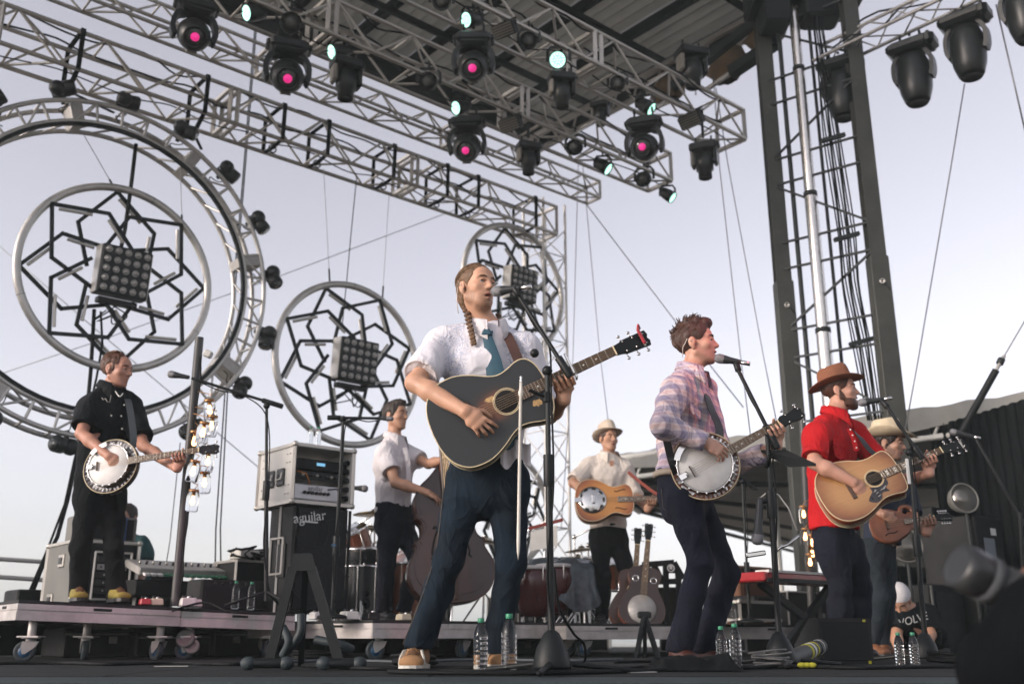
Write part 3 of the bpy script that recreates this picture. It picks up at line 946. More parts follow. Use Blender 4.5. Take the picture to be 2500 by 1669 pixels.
hang(p0, [
 (845, 198, 3, 'unlit black profile lamp with a tan yoke arm beside a mint lamp', 20, 81, GP),
 (1372, 225, 2, 'unlit black profile lamp hanging directly under a bright mint lamp', 15, 69, GP),
 (1290, 390, 3, 'unlit black profile lamp hanging lowest beside the upright truss tower', 20, 62, GP),
 (1720, 396, 2, 'unlit black profile lamp alone against sky at the truss end', -10, 70, GP),
 (1466, 280, 3, 'unlit black profile lamp half hidden behind a round-yoked pink lamp', -20, 48, GP),
 (1690, 170, 2, 'large unlit dark profile lamp under the roof eave girder', 30, 80, GP)], -.34, .36)
GA = 'unlit round par cans'
a0_ = make_par('x', LENSM, R(62), R(0), GA)
hang(a0_, [
 (708, 62, 3, 'unlit par can with dull round glass above a pink moving head', 5, 66, GA),
 (1046, 204, 3, 'unlit par can with dull round glass hanging over open sky', -5, 58, GA),
 (1291, 105, 2, 'unlit par can with dull round glass beside the brightest mint lamp', -5, 54, GA),
 (1508, 208, 2, 'unlit par can with dull round glass in the middle of the upper truss', 0, 48, GA),
 (1405, 363, 3, 'unlit par can with dull round glass near the thin hanging wires', -12, 50, GA),
 (1573, 440, 3, 'unlit par can with dull round glass at the lower truss end', -12, 48, GA),
 (1078, 8, 2, 'unlit par can with dull round glass tucked under the roof rafters', 0, 60, GA)], -.28, .27)
GL = 'par cans lit mint green'
l0 = make_par('x', MINT, R(64), R(-62), GL)
hang(l0, [
 (620, 32, 3, 'mint lit par can turned sideways beside the hanging black cable', 0, 54, GL),
 (826, 126, 3, 'mint lit par can turned sideways above a tan-armed profile lamp', 0, 50, GL),
 (1153, 48, 2, 'mint lit par can turned edgeways above a pink moving head', 10, 52, GL),
 (1126, 262, 3, 'mint lit par can showing a thin sliver above a low pink lamp', 10, 46, GL)], -.26, .27)
l1 = make_par('x', MINT, R(58), R(-8), GL)
hang(l1, [(1364, 150, 2, 'brightest mint lit par can with its round face towards the crowd', 0, 56, GL)], -.28, .27)
l2 = make_par('x', MINT, R(50), R(78), GL)
hang(l2, [
 (1576, 262, 2, 'mint lit par can seen edge-on over a round-yoked pink lamp', 0, 46, GL),
 (1472, 408, 3, 'mint lit par can seen edge-on under a dull round par can', 0, 42, GL),
 (1630, 478, 3, 'mint lit par can tipping out over the lower truss end', 0, 38, GL)], -.28, .27)
GF = 'louvred flood lights'
f0 = make_flood('x', GF)
hang(f0, [
 (1232, 70, 2, 'grey louvred flood light beside the pink lamp under the roof sheets', -35, 66, GF),
 (1247, 300, 3, 'grey louvred flood light on the lower truss above a dark profile lamp', -35, 62, GF),
 (1688, 290, 2, 'grey louvred flood light near the upper truss end against sky', -35, 66, GF)], -.2, .42)
def make_wing(label):
 t = thing('moving_light', label, 'stage light', (0, 0, 0), 'big unlit moving heads on the wing truss')
 b = MB(); b.box((0, 0, -.15), (.46, .30, .13), None, .04); b.box((.20, -.03, -.16), (.12, .26, .16), None, .04); b.build('base', LAMPB, t)
 for s in (-1, 1):
  b = MB(); b.cyl((s * .1, 0, -.09), (s * .1, 0, .02), .014); b.build('clamp', STEELD, t)
 for s in (-1, 1):
  b = MB(); b.sweep(smooth_curve([(s * .13, 0, -.22), (s * .185, 0, -.32), (s * .19, 0, -.46), (s * .165, 0, -.54)], 4), .03, 6, flat=(.12, .04), hint=(1, 0, 0)); b.build('yoke_arm', LAMPB, t)
 b = MB(); b.lathe([(.03, -.22), (.12, -.25), (.16, -.36), (.17, -.52), (.155, -.66), (.125, -.76), (.10, -.80), (.095, -.78), (.001, -.775)], None, 24)
 b.build('lamp_head', LAMPB, t)
 return t
w0 = make_wing('x')
for i, (px, py, lab) in enumerate(((2055, 218, 'big unlit oval moving head hanging in front of the tower column'),
                            (2232, 178, 'big unlit oval moving head hanging in open sky in mid wing truss'),
                            (2362, 112, 'big unlit oval moving head above the dark stay wire'),
                            (2500, 20, 'big unlit oval moving head at the outer end of the wing truss'))):
 Y = np.interp(px, [2055, 2362, 2500], [9.6, 8.7, 8.25])
 q = V(px, py, Y)
 M = Matrix.Translation(q + UP * .44) @ Matrix.Rotation(FACE(q) - .25, 4, 'Z')
 if i == 0:
  w0.matrix_basis = M; WM[w0] = M; o = w0
 else:
  o = copy_tree(w0, M)
 o['label'] = lab
 tube('drop_pipe', q + UP * .44, Vector((q.x, q.y, max(q.z + .46, wz))), .014, STEELD, o, 8)
# ================================================================== rings
PL_R = T_END + E2 * .2
RINGM = mat('ring_aluminium', (0.50, 0.49, 0.47), 0.42, 0.6, var=0.2, vscale=4)
def wheel_frame(px, ptop, pbot, off=0.0):
 cpy = (ptop + pbot) / 2
 q = on_plane(px, cpy, PL_R + E2 * off)
 zt, zb = V(px, ptop, q.y).z, V(px, pbot, q.y).z
 return frame(E1, UP, -E2, Vector((q.x, q.y, (zt + zb) / 2))), (zt - zb) / 2 * .975   # local x along stage, y up, z to the crowd
M, RR = wheel_frame(240, 266, 1090, .15)
rg = thing('circular_truss', 'huge circular ladder truss studded with small black spotlights', 'truss', M @ Vector((0, -RR, 0)))
def ring_pts(r_, z, n=96):
 return [(r_ * math.cos(2 * math.pi * i / n), r_ * math.sin(2 * math.pi * i / n), z) for i in range(n)]
for r_, z in ((RR - .03, .14), (RR - .03, -.14), (RR - .25, .14), (RR - .25, -.14)):
 b = MB(); b.sweep(ring_pts(r_, z), .026, 8, True, True, M); b.build('ring_tube', RINGM, rg)
b = MB(); b.sweep(ring_pts(RR - .282, .15, 64), .02, 6, True, False, M, flat=(.035, .04), hint=None); b.build('led_strip', BLACK, rg)
n = 40
for i in range(n):
 a0, a1 = 2 * math.pi * i / n, 2 * math.pi * (i + 1) / n
 def rp(r_, a, z): return M @ Vector((r_ * math.cos(a), r_ * math.sin(a), z))
 tube('rung', rp(RR - .03, a0, .14), rp(RR - .25, a0, .14), .015, RINGM, rg, 8)
 tube('rung', rp(RR - .03, a0, .14), rp(RR - .03, a0, -.14), .013, RINGM, rg, 8)
 tube('rung', rp(RR - .25, a0, .14), rp(RR - .25, a1, -.14), .012, RINGM, rg, 8)
 if i % 2:
  tube('rung', rp(RR - .03, a0, .14), rp(RR - .25, a1, .14), .012, RINGM, rg, 8)
for i in range(8):
 a = 2 * math.pi * (i + .35) / 8
 b = MB(); b.box((0, 0, 0), (.10, .27, .30), M @ Matrix.Rotation(a - math.pi / 2, 4, 'Z') @ Matrix.Translation((0, RR - .14, 0)))
 b.build('joint_plate', ALUD, rg)
def make_spot():
 t = thing('ring_spotlight', 'x', 'stage light', (0, 0, 0), 'small spotlights round the big ring')
 b = MB(); b.box((0, .05, 0), (.05, .12, .04), None, .008); b.sweep([(-.09, .17, .0), (-.09, .09, 0), (.09, .09, 0), (.09, .17, 0)], .01, 6, flat=(.03, .008), hint=(0, 0, 1)); b.build('bracket', STEELD, t)
 b = MB(); b.sphere((-.03, .17, .06), .095, 14, None, (1, 1, .9)); b.lathe([(.07, -.05), (.09, .0), (.095, .10), (.08, .12)], Matrix.Translation((.05, .17, .02)) @ Matrix.Rotation(R(75), 4, 'Y'), 16); b.build('lamp_body', LAMPB, t)
 b = MB(); b.lathe([(.07, .121), (.001, .125)], Matrix.Translation((.05, .17, .02)) @ Matrix.Rotation(R(75), 4, 'Y'), 14); b.build('lens', LENSG, t)
 b = MB(); b.sweep(smooth_curve([(0, .12, -.02), (.07, .05, -.06), (.02, 0, -.08), (-.06, -.04, -.06), (-.03, -.12, -.02)], 4), .007, 5); b.build('lamp_cable', CABLE, t)
 return t
s0 = make_spot()
SPL = [(20, 338, 'far from any sling, under the truss coupler'), (147, 270, 'beside a black sling'), (293, 268, 'next to the black cable drop'), (440, 322, 'under the ring truss sling'),
                     (553, 417, 'halfway between two slings'), (634, 543, 'above the silver joint plate'), (667, 683, 'level with the ring middle'), (648, 830, 'near the second lamp wheel rim'), (578, 950, 'behind the angled boom arm'),
                     (455, 1040, 'just behind the jar lights'), (158, 1045, 'behind the banjo player\'s shoulder'), (18, 950, 'low on the ring over the stage rail')]
for i, (px, py, lab) in enumerate(SPL):
 q = on_plane(px, py, PL_R + E2 * .15)
 l = M.inverted() @ q
 a = math.atan2(l.y, l.x)
 Ms = M @ Matrix.Rotation(a - math.pi / 2, 4, 'Z') @ Matrix.Translation((0, RR - .06, .12)) @ Matrix.Rotation(random.uniform(-.4, .4), 4, 'Y') @ Matrix.Scale(.86, 4)
 if i == 0:
  s0.matrix_basis = Ms; WM[s0] = Ms; o = s0
 else:
  o = copy_tree(s0, Ms)
 o['label'] = 'small black ring spotlight ' + lab
b = MB(); b.sweep([SL[0], M @ Vector((-.05, RR - .02, 0))], .01, 6, flat=(.03, .012)); b.build('hang_strap', BLACKC, rg)
b = MB(); q2 = on_plane(492, 365, PL_R + E2 * .15); b.sweep([SL[1], q2], .01, 6, flat=(.03, .012)); b.build('hang_strap', BLACKC, rg)
SILV = mat('batten_silver', (0.50, 0.48, 0.44), 0.38, 0.5, var=0.2)
WBLK = mat('wheel_bar_black', (0.010, 0.013, 0.014), 0.5, var=0.3, wear=(0.05, 0.05, 0.048), wear_amt=-.01, spec=.3)
LEDL = mat('led_lens', (0.42, 0.41, 0.39), 0.18, 0.3, var=0.35, vscale=40)
LEDR = mat('led_lens_rim', (0.16, 0.16, 0.155), 0.3, 0.4, var=0.2)
def lamp_wheel(label, px, ptop, pbot, rot, off, hangs):
 M, Rr = wheel_frame(px, ptop, pbot, off)
 t = thing('wheel_chandelier', label, 'lamp wheel', M @ Vector((0, -Rr, 0)), 'round lamp wheels hung behind the band')
 b = MB(); b.torus((0, 0, 0), Rr - .04, .040, M, 96, 12); b.build('rim', RINGM, t)
 for i in range(3):
  a = R(68 + rot + i * 130)
  b = MB(); b.torus((0, 0, 0), .0415, .002, M @ Matrix.Rotation(a, 4, 'Z') @ Matrix.Translation((Rr - .04, 0, 0)) @ Matrix.Rotation(math.pi / 2, 4, 'X'), 18, 4); b.build('joint_band', BLACKM, t)
 rim = []
 for k in range(8):
  th = R(k * 45 + rot)
  def pol(r_, a, z): return M @ Vector((Rr * r_ * math.cos(a), Rr * r_ * math.sin(a), z))
  z = .03 if k % 2 else -.03
  Aq = pol(.93, th, z); Bm = pol(.66, th - R(36), z); Bp = pol(.66, th + R(36), z)
  Cm = pol(.31, th - R(74), z); Dp = pol(.31, th + R(74), z)
  n_ = -E2
  for a_, c_ in ((Aq, Bm), (Aq, Bp), (Bm, Cm), (Bp, Dp)):
   e = (c_ - a_).normalized()
   bar('spoke_bar', a_ - e * .01, c_ + e * .005, .036, .022, WBLK, t, n_)
  for a_, c_ in ((Aq, Bm), (Bm, Cm)):
   e = (c_ - a_); L_ = e.length; e.normalize()
   sd = e.cross(n_).normalized() * .042
   tube('light_batten', a_ + e * (L_ * .12) + sd, a_ + e * (L_ * .70) + sd, .017, SILV, t, 8)
  for a_, c_ in ((Bm, Cm), (Bp, Dp)):
   e = (c_ - a_).normalized()
   b = MB(); b.sphere(a_, .022, 8); b.build('bar_joint', WBLK, t)
  bar('rim_tab', pol(.91, th, z), pol(.965, th, 0), .04, .012, WBLK, t, n_)
 pn = .235 * Rr / .95
 Mp = M @ Matrix.Translation((0, 0, .12)) @ Matrix.Rotation(R(6), 4, 'X')
 b = MB(); b.box((0, 0, 0), (2 * pn, 2 * pn, .20), Mp, .01); pb = b.build('lamp_panel', WBLK, t)
 for s in (-1, 1):
  b = MB(); b.box((s * (pn + .006), 0, -.01), (.008, 2 * pn * .98, .17), Mp); b.build('panel_side', SILV, pb)
 for i in range(5):
  for j in range(5):
   x, y = (i - 2) * pn * .39, (j - 2) * pn * .39
   b = MB(); b.lathe([(pn * .135, .10), (pn * .135, .108), (pn * .11, .109), (pn * .10, .102)], Mp @ Matrix.Translation((x, y, 0)), 14)
   b.lathe([(pn * .10, .102), (pn * .06, .118), (.0005, .122)], Mp @ Matrix.Translation((x, y, 0)), 12)
   b.build('lens', LEDL, pb)
 b = MB(); b.box((0, -pn - .05, -.05), (2 * pn * .8, .06, .10), Mp, .01); b.build('driver_box', BLACKM, t)
 for q in range(3):
  rnd = random.Random(q * 7 + int(px))
  pts = smooth_curve([M @ Vector((rnd.uniform(-.12, .12), -pn - .06, .0)), M @ Vector((rnd.uniform(-.2, .2), -pn - .16, .05)), M @ Vector((rnd.uniform(-.25, .25), -pn - .26, .02)), M @ Vector((rnd.uniform(-.1, .1), -pn - .12, -.02))], 5)
  rope('cable_loop', pts, .007, CABLE, t)
 for (hx, tx, ty) in hangs:
  a = M @ Vector((hx * Rr, math.sqrt(1 - hx * hx) * Rr - .02, 0))
  c_ = on_plane(tx, ty, PL_R + E2 * off)
  tube('hang_wire', a + (c_ - a) * .12, c_, .004, WIRE, t, 6)
  tube('turnbuckle', a, a + (c_ - a) * .12, .011, STEELD, t, 8)
 return M, Rr
Mw1, Rw1 = lamp_wheel('largest lamp wheel, hung inside the huge circular truss above the banjo player', 287, 451, 913, 6, .0, ((-.16, 205, 330), (.6, 440, 410)))
Mw2, Rw2 = lamp_wheel('lamp wheel hung above the bass rack case and double bass player', 853, 686, 1098, 22, .0, ((-.32, 790, 412), (.42, 950, 470)))
Mw3, Rw3 = lamp_wheel('lamp wheel hung directly behind the bearded singer with braids', 1256, 545, 864, 10, .0, ((-.1, 1245, 505),))
Mw4, Rw4 = lamp_wheel('lamp wheel standing low behind the guitarist\'s legs near the drums', 1236, 1094, 1390, 30, .3, ())
o = rope('feed_cable', [on_plane(332, 352, PL_R), on_plane(318, 470, PL_R), on_plane(305, 560, PL_R), on_plane(288, 640, PL_R)], .022, CABLE); tag(o, 'thick black feed cable dropping onto the largest lamp wheel', 'cable')
o = rope('feed_cable', [on_plane(230, 755, PL_R), on_plane(226, 830, PL_R), on_plane(222, 900, PL_R), on_plane(212, 1010, PL_R), on_plane(190, 1110, PL_R), on_plane(165, 1220, PL_R), on_plane(140, 1310, PL_R), on_plane(100, 1390, PL_R), on_plane(70, 1470, PL_R)], .020, CABLE); tag(o, 'thick black feed cable hanging from largest wheel down to the stage', 'cable')
o = rope('feed_cable', [on_plane(246, 760, PL_R), on_plane(250, 840, PL_R), on_plane(236, 920, PL_R), on_plane(215, 1010, PL_R), on_plane(182, 1120, PL_R), on_plane(158, 1230, PL_R), on_plane(120, 1330, PL_R), on_plane(60, 1470, PL_R)], .012, CABLE); tag(o, 'thinner black cable strapped along the thick hanging feed cable', 'cable')
o = rope('feed_cable', [on_plane(871, 430, PL_R), on_plane(858, 560, PL_R), on_plane(846, 690, PL_R), on_plane(836, 790, PL_R)], .006, CABLE); tag(o, 'thin dark cord dropping from the truss onto the rack-side lamp wheel', 'cable')
# ================================================================== implicit-surface modeller for figures
def _smin(a, b, k):
 if k <= 0:
  return np.minimum(a, b)
 h = np.maximum(k - np.abs(a - b), 0) / k
 return np.minimum(a, b) - h * h * k * .25
_PERM = np.random.RandomState(3).rand(64, 64, 64).astype(np.float32)
def vnoise(P, s):
 q = P * s
 i = np.floor(q).astype(int)
 f = q - i
 f = f * f * (3 - 2 * f)
 i &= 63; j = (i + 1) & 63
 g = lambda a, b, c: _PERM[a[:, 0], b[:, 1], c[:, 2]]
 x, y, z = f[:, 0], f[:, 1], f[:, 2]
 l = lambda a, b, t: a + (b - a) * t
 return l(l(l(g(i, i, i), g(j, i, i), x), l(g(i, j, i), g(j, j, i), x), y),
                       l(l(g(i, i, j), g(j, i, j), x), l(g(i, j, j), g(j, j, j), x), y), z) - .5
class SDF:
 def __init__(s, h):
  s.h, s.ops = h, []
 @staticmethod
 def _n(v): return np.array(v, np.float32)
 def cone(s, a, b, r0, r1=None, k=.02, op='add'):
  r1 = r0 if r1 is None else r1
  a, b = s._n(a), s._n(b)
  ab = b - a; L2 = max(float(ab @ ab), 1e-9)
  def f(X, Y, Z):
   px, py, pz = X - a[0], Y - a[1], Z - a[2]
   t = np.clip((px * ab[0] + py * ab[1] + pz * ab[2]) / L2, 0, 1)
   return np.sqrt((px - t * ab[0]) ** 2 + (py - t * ab[1]) ** 2 + (pz - t * ab[2]) ** 2) - (r0 + t * (r1 - r0))
  m = max(r0, r1)
  s.ops.append((op, f, np.minimum(a, b) - m, np.maximum(a, b) + m, k)); return s
 def chain(s, pts, rs, k=.02):
  for i in range(len(pts) - 1):
   s.cone(pts[i], pts[i + 1], rs[i], rs[i + 1], k)
  return s
 def ell(s, c, rad, M=None, k=.02, op='add'):
  c = s._n(c); rad = s._n(rad)
  A = np.eye(3, dtype=np.float32) if M is None else np.array([[M[i][j] for j in range(3)] for i in range(3)], np.float32)
  if M is not None and len(M) == 4:
   sc = np.linalg.norm(A, axis=0); A = A / sc; rad = rad * sc
   c = s._n(M @ Vector(c.tolist()))
  def f(X, Y, Z):
   p = (X - c[0], Y - c[1], Z - c[2])
   k0 = k1 = 0
   for j in range(3):
    q = p[0] * A[0, j] + p[1] * A[1, j] + p[2] * A[2, j]
    k0 = k0 + (q / rad[j]) ** 2; k1 = k1 + (q / rad[j] ** 2) ** 2
   k0 = np.sqrt(k0); k1 = np.sqrt(k1) + 1e-9
   return k0 * (k0 - 1) / k1
  m = float(rad.max())
  s.ops.append((op, f, c - m, c + m, k)); return s
 def slab(s, a, b, u, r0, r1, k=.03, op='add'):
  a, b = s._n(a), s._n(b)
  ab = b - a; L = max(float(np.linalg.norm(ab)), 1e-6); w = ab / L
  u = s._n(u); u = u - w * float(u @ w); u /= np.linalg.norm(u); v = np.cross(w, u)
  def f(X, Y, Z):
   px, py, pz = X - a[0], Y - a[1], Z - a[2]
   ax = px * w[0] + py * w[1] + pz * w[2]
   t = np.clip(ax / L, 0, 1)
   e = ax - t * L
   rx = r0[0] + t * (r1[0] - r0[0]); ry = r0[1] + t * (r1[1] - r0[1])
   uu = (px * u[0] + py * u[1] + pz * u[2]) / rx; vv = (px * v[0] + py * v[1] + pz * v[2]) / ry
   mn = np.minimum(rx, ry)
   return (np.sqrt(uu * uu + vv * vv + (e / mn) ** 2) - 1) * mn
  m = max(*r0, *r1)
  s.ops.append((op, f, np.minimum(a, b) - m, np.maximum(a, b) + m, k)); return s
 def cut(s, p, n, rad, k=.004):
  """flat cut: removes what lies beyond the plane within rad of p"""
  p = s._n(p); n = s._n(n); n = n / np.linalg.norm(n)
  def f(X, Y, Z):
   d = (X - p[0]) * n[0] + (Y - p[1]) * n[1] + (Z - p[2]) * n[2]
   far = np.sqrt((X - p[0]) ** 2 + (Y - p[1]) ** 2 + (Z - p[2]) ** 2) - rad
   return np.maximum(-d, far)
  s.ops.append(('sub', f, p - rad, p + rad, k)); return s
 def mesh(s, name, disp=None):
  h = s.h
  lo = np.min([o[2] for o in s.ops if o[0] == 'add'], 0) - 3 * h
  hi = np.max([o[3] for o in s.ops if o[0] == 'add'], 0) + 3 * h
  n = np.ceil((hi - lo) / h).astype(int) + 1
  xs = [(lo[i] + h * np.arange(n[i])).astype(np.float32) for i in range(3)]
  Fd = np.full(n, .5, np.float32)
  for op, f, a, b, k in s.ops:
   mg = k + 3 * h
   i0 = np.maximum(np.floor((a - mg - lo) / h).astype(int), 0)
   i1 = np.minimum(np.ceil((b + mg - lo) / h).astype(int) + 1, n)
   if (i1 <= i0).any():
    continue
   sl = tuple(slice(i0[q], i1[q]) for q in range(3))
   d = f(xs[0][sl[0]][:, None, None], xs[1][sl[1]][None, :, None], xs[2][sl[2]][None, None, :])
   if op == 'add':
    Fd[sl] = _smin(Fd[sl], d, k)
   else:
    Fd[sl] = -_smin(-Fd[sl], d, k)
  S = Fd < 0
  c = [S[i:n[0] - 1 + i, j:n[1] - 1 + j, k:n[2] - 1 + k] for i in (0, 1) for j in (0, 1) for k in (0, 1)]
  cnt = sum(x.astype(np.int8) for x in c)
  idx = np.argwhere((cnt > 0) & (cnt < 8))
  offs = np.array([(i, j, k) for i in (0, 1) for j in (0, 1) for k in (0, 1)])
  g = np.stack([Fd[idx[:, 0] + o[0], idx[:, 1] + o[1], idx[:, 2] + o[2]] for o in offs], 1)
  acc = np.zeros((len(idx), 3), np.float32); num = np.zeros((len(idx), 1), np.float32)
  for a in range(8):
   for b in range(a + 1, 8):
    if np.abs(offs[a] - offs[b]).sum() != 1:
     continue
    m = (g[:, a] < 0) != (g[:, b] < 0)
    t = np.where(m, g[:, a] / np.where(m, g[:, a] - g[:, b], 1), 0)[:, None]
    acc += np.where(m[:, None], offs[a] + t * (offs[b] - offs[a]), 0); num += m[:, None]
  P = (idx + acc / num) * h + lo
  vid = np.full(n, -1, np.int64)
  vid[idx[:, 0], idx[:, 1], idx[:, 2]] = np.arange(len(idx))
  quads = []
  for ax in range(3):
   sl0 = [slice(1, n[q] - 1) for q in range(3)]; sl1 = list(sl0)
   sl0[ax] = slice(0, n[ax] - 1); sl1[ax] = slice(1, n[ax])
   A, B = S[tuple(sl0)], S[tuple(sl1)]
   e = np.argwhere(A != B)
   base = e.copy()
   for q in range(3):
    if q != ax: base[:, q] += 1
   u, v = [(1, 2), (2, 0), (0, 1)][ax]
   def cell(du, dv):
    p = base.copy(); p[:, u] -= du; p[:, v] -= dv
    return vid[p[:, 0], p[:, 1], p[:, 2]]
   Q = np.stack([cell(1, 1), cell(0, 1), cell(0, 0), cell(1, 0)], 1)
   fl = ~A[e[:, 0], e[:, 1], e[:, 2]]
   Q[fl] = Q[fl][:, ::-1]
   quads.append(Q[(Q >= 0).all(1)])
  Q = np.concatenate(quads)
  for _ in range(2):
   s_ = np.zeros_like(P); c_ = np.zeros((len(P), 1))
   for a, b in ((0, 1), (1, 2), (2, 3), (3, 0)):
    for k in range(3):
     s_[:, k] += np.bincount(Q[:, a], P[Q[:, b], k], len(P)) + np.bincount(Q[:, b], P[Q[:, a], k], len(P))
    c_[:, 0] += np.bincount(Q[:, a], minlength=len(P)) + np.bincount(Q[:, b], minlength=len(P))
   P = P * .5 + .5 * s_ / np.maximum(c_, 1)
  if disp is not None:
   nf = np.cross(P[Q[:, 2]] - P[Q[:, 0]], P[Q[:, 3]] - P[Q[:, 1]])
   N = np.zeros_like(P)
   for a in range(4):
    for k in range(3):
     N[:, k] += np.bincount(Q[:, a], nf[:, k], len(P))
   N /= np.linalg.norm(N, axis=1, keepdims=True) + 1e-9
   P = P + N * disp(P)[:, None]
  me = bpy.data.meshes.new(name)
  me.vertices.add(len(P)); me.vertices.foreach_set('co', P.astype(np.float32).ravel())
  me.loops.add(Q.size); me.loops.foreach_set('vertex_index', Q.astype(np.int32).ravel())
  me.polygons.add(len(Q)); me.polygons.foreach_set('loop_start', np.arange(0, Q.size, 4, dtype=np.int32))
  me.polygons.foreach_set('loop_total', np.full(len(Q), 4, np.int32))
  me.polygons.foreach_set('use_smooth', np.ones(len(Q), bool))
  me.update(calc_edges=True)
  return me
 def build(s, name, m, parent, disp=None):
  me = s.mesh(name, disp)
  me.materials.append(m)
  return link(bpy.data.objects.new(name, me), parent)
def folds(amp, scale=9.0, stretch=(1, 1, .55), fine=.35):
 st = np.array(stretch)
 def f(P):
  w = P * st
  a = vnoise(w + vnoise(w, 5)[:, None] * .12, scale)
  b = vnoise(w + 7.3, scale * 2.3)
  r = 1 - np.abs(a) * 4
  return 1.5 * amp * (np.clip(r, -1, 1) * .75 + b * fine * 2)
 return f
# ================================================================== instruments
def ramp_mat(name, stops, center, radii, rough=.3, coat=.4, grain=.0, wear=None, wear_amt=0.0):
 """colour by elliptical distance from a centre in object space (sunburst finishes)"""
 if name in MATS: return MATS[name]
 m = bpy.data.materials.new(name); m.use_nodes = True
 nt = m.node_tree; b = nt.nodes['Principled BSDF']
 tc = nt.nodes.new('ShaderNodeTexCoord'); mp = nt.nodes.new('ShaderNodeMapping'); mp.vector_type = 'POINT'
 mp.inputs['Scale'].default_value = [1 / r for r in radii]
 mp.inputs['Location'].default_value = [-c / r for c, r in zip(center, radii)]
 ln = nt.nodes.new('ShaderNodeVectorMath'); ln.operation = 'LENGTH'
 nz = nt.nodes.new('ShaderNodeTexNoise'); nz.inputs['Scale'].default_value = 7
 ad = nt.nodes.new('ShaderNodeMath'); ad.operation = 'MULTIPLY_ADD'; ad.inputs[1].default_value = .25;
 rp = nt.nodes.new('ShaderNodeValToRGB')
 e = rp.color_ramp.elements
 e[0].position, e[0].color = stops[0][0], (*stops[0][1], 1)
 e[1].position, e[1].color = stops[-1][0], (*stops[-1][1], 1)
 for p, c in stops[1:-1]:
  q = e.new(p); q.color = (*c, 1)
 nt.links.new(tc.outputs['Object'], mp.inputs['Vector']); nt.links.new(mp.outputs['Vector'], ln.inputs[0])
 nt.links.new(tc.outputs['Object'], nz.inputs['Vector'])
 sb = nt.nodes.new('ShaderNodeMath'); sb.operation = 'SUBTRACT'; sb.inputs[1].default_value = .5
 nt.links.new(nz.outputs['Fac'], sb.inputs[0]); nt.links.new(sb.outputs[0], ad.inputs[0]); nt.links.new(ln.outputs['Value'], ad.inputs[2])
 nt.links.new(ad.outputs[0], rp.inputs['Fac'])
 last = rp.outputs['Color']
 g = nt.nodes.new('ShaderNodeTexNoise'); g.inputs['Scale'].default_value = 30; g.inputs['Detail'].default_value = 3
 gm = nt.nodes.new('ShaderNodeMapping'); gm.inputs['Scale'].default_value = (.15, 6, 1)
 nt.links.new(tc.outputs['Object'], gm.inputs['Vector']); nt.links.new(gm.outputs['Vector'], g.inputs['Vector'])
 mx = nt.nodes.new('ShaderNodeMix'); mx.data_type = 'RGBA'; mx.blend_type = 'MULTIPLY'; mx.inputs['Factor'].default_value = grain
 nt.links.new(last, mx.inputs['A']); nt.links.new(g.outputs['Fac'], mx.inputs['B']); last = mx.outputs['Result']
 if wear is not None:
  w = nt.nodes.new('ShaderNodeTexNoise'); w.inputs['Scale'].default_value = 45; w.inputs['Detail'].default_value = 6
  nt.links.new(tc.outputs['Object'], w.inputs['Vector'])
  r2 = nt.nodes.new('ShaderNodeMapRange'); r2.inputs['From Min'].default_value = .66 - wear_amt; r2.inputs['From Max'].default_value = .72 - wear_amt
  nt.links.new(w.outputs['Fac'], r2.inputs['Value'])
  m2 = nt.nodes.new('ShaderNodeMix'); m2.data_type = 'RGBA'; m2.inputs['B'].default_value = (*wear, 1)
  nt.links.new(r2.outputs['Result'], m2.inputs['Factor']); nt.links.new(last, m2.inputs['A']); last = m2.outputs['Result']
 nt.links.new(last, b.inputs['Base Color'])
 b.inputs['Roughness'].default_value = rough; b.inputs['Coat Weight'].default_value = coat; b.inputs['Coat Roughness'].default_value = .12
 MATS[name] = m
 return m
ROSEW = mat('rosewood', (0.055, 0.028, 0.018), 0.45, var=0.35, vscale=14)
MAHOG = mat('mahogany', (0.16, 0.055, 0.025), 0.35, var=0.3, vscale=12, coat=.3)
CREAM = mat('cream_binding', (0.62, 0.52, 0.33), 0.4, var=0.12)
FRET = mat('fret_wire', (0.60, 0.58, 0.52), 0.25, 1.0, var=0.05)
PEARL = mat('pearl_inlay', (0.70, 0.70, 0.66), 0.25, var=0.15, vscale=40)
HOLE = mat('sound_hole_dark', (0.006, 0.005, 0.005), 0.9, var=0.2)
STRING = mat('string_bronze', (0.55, 0.42, 0.26), 0.3, 0.9, var=0.05)
NICKEL = mat('nickel', (0.66, 0.65, 0.63), 0.2, 1.0, var=0.1)
HEADV = mat('banjo_skin', (0.74, 0.72, 0.69), 0.6, var=0.12, vscale=9, wear=(0.42, 0.39, 0.34), wear_amt=-.01)
CAPOR = mat('red_plastic', (0.35, 0.03, 0.04), 0.35, var=.2)
DREAD = [(-.36, 0), (-.352, .085), (-.325, .145), (-.28, .184), (-.225, .199), (-.16, .197), (-.09, .175), (-.03, .148), (.02, .138), (.07, .143), (.11, .150), (.14, .145), (.158, .115), (.167, .06), (.168, 0)]
SLOPE = [(-.345, 0), (-.338, .08), (-.312, .145), (-.265, .187), (-.21, .200), (-.15, .195), (-.085, .168), (-.03, .136), (.015, .122), (.06, .128), (.10, .141), (.135, .143), (.165, .124), (.185, .075), (.19, 0)]
def outline(half, sc=1.0):
 top = smooth_curve(half, 4)
 pts = [(x * sc, y * sc) for x, y in top] + [(x * sc, -y * sc) for x, y in top[-2:0:-1]]
 return pts
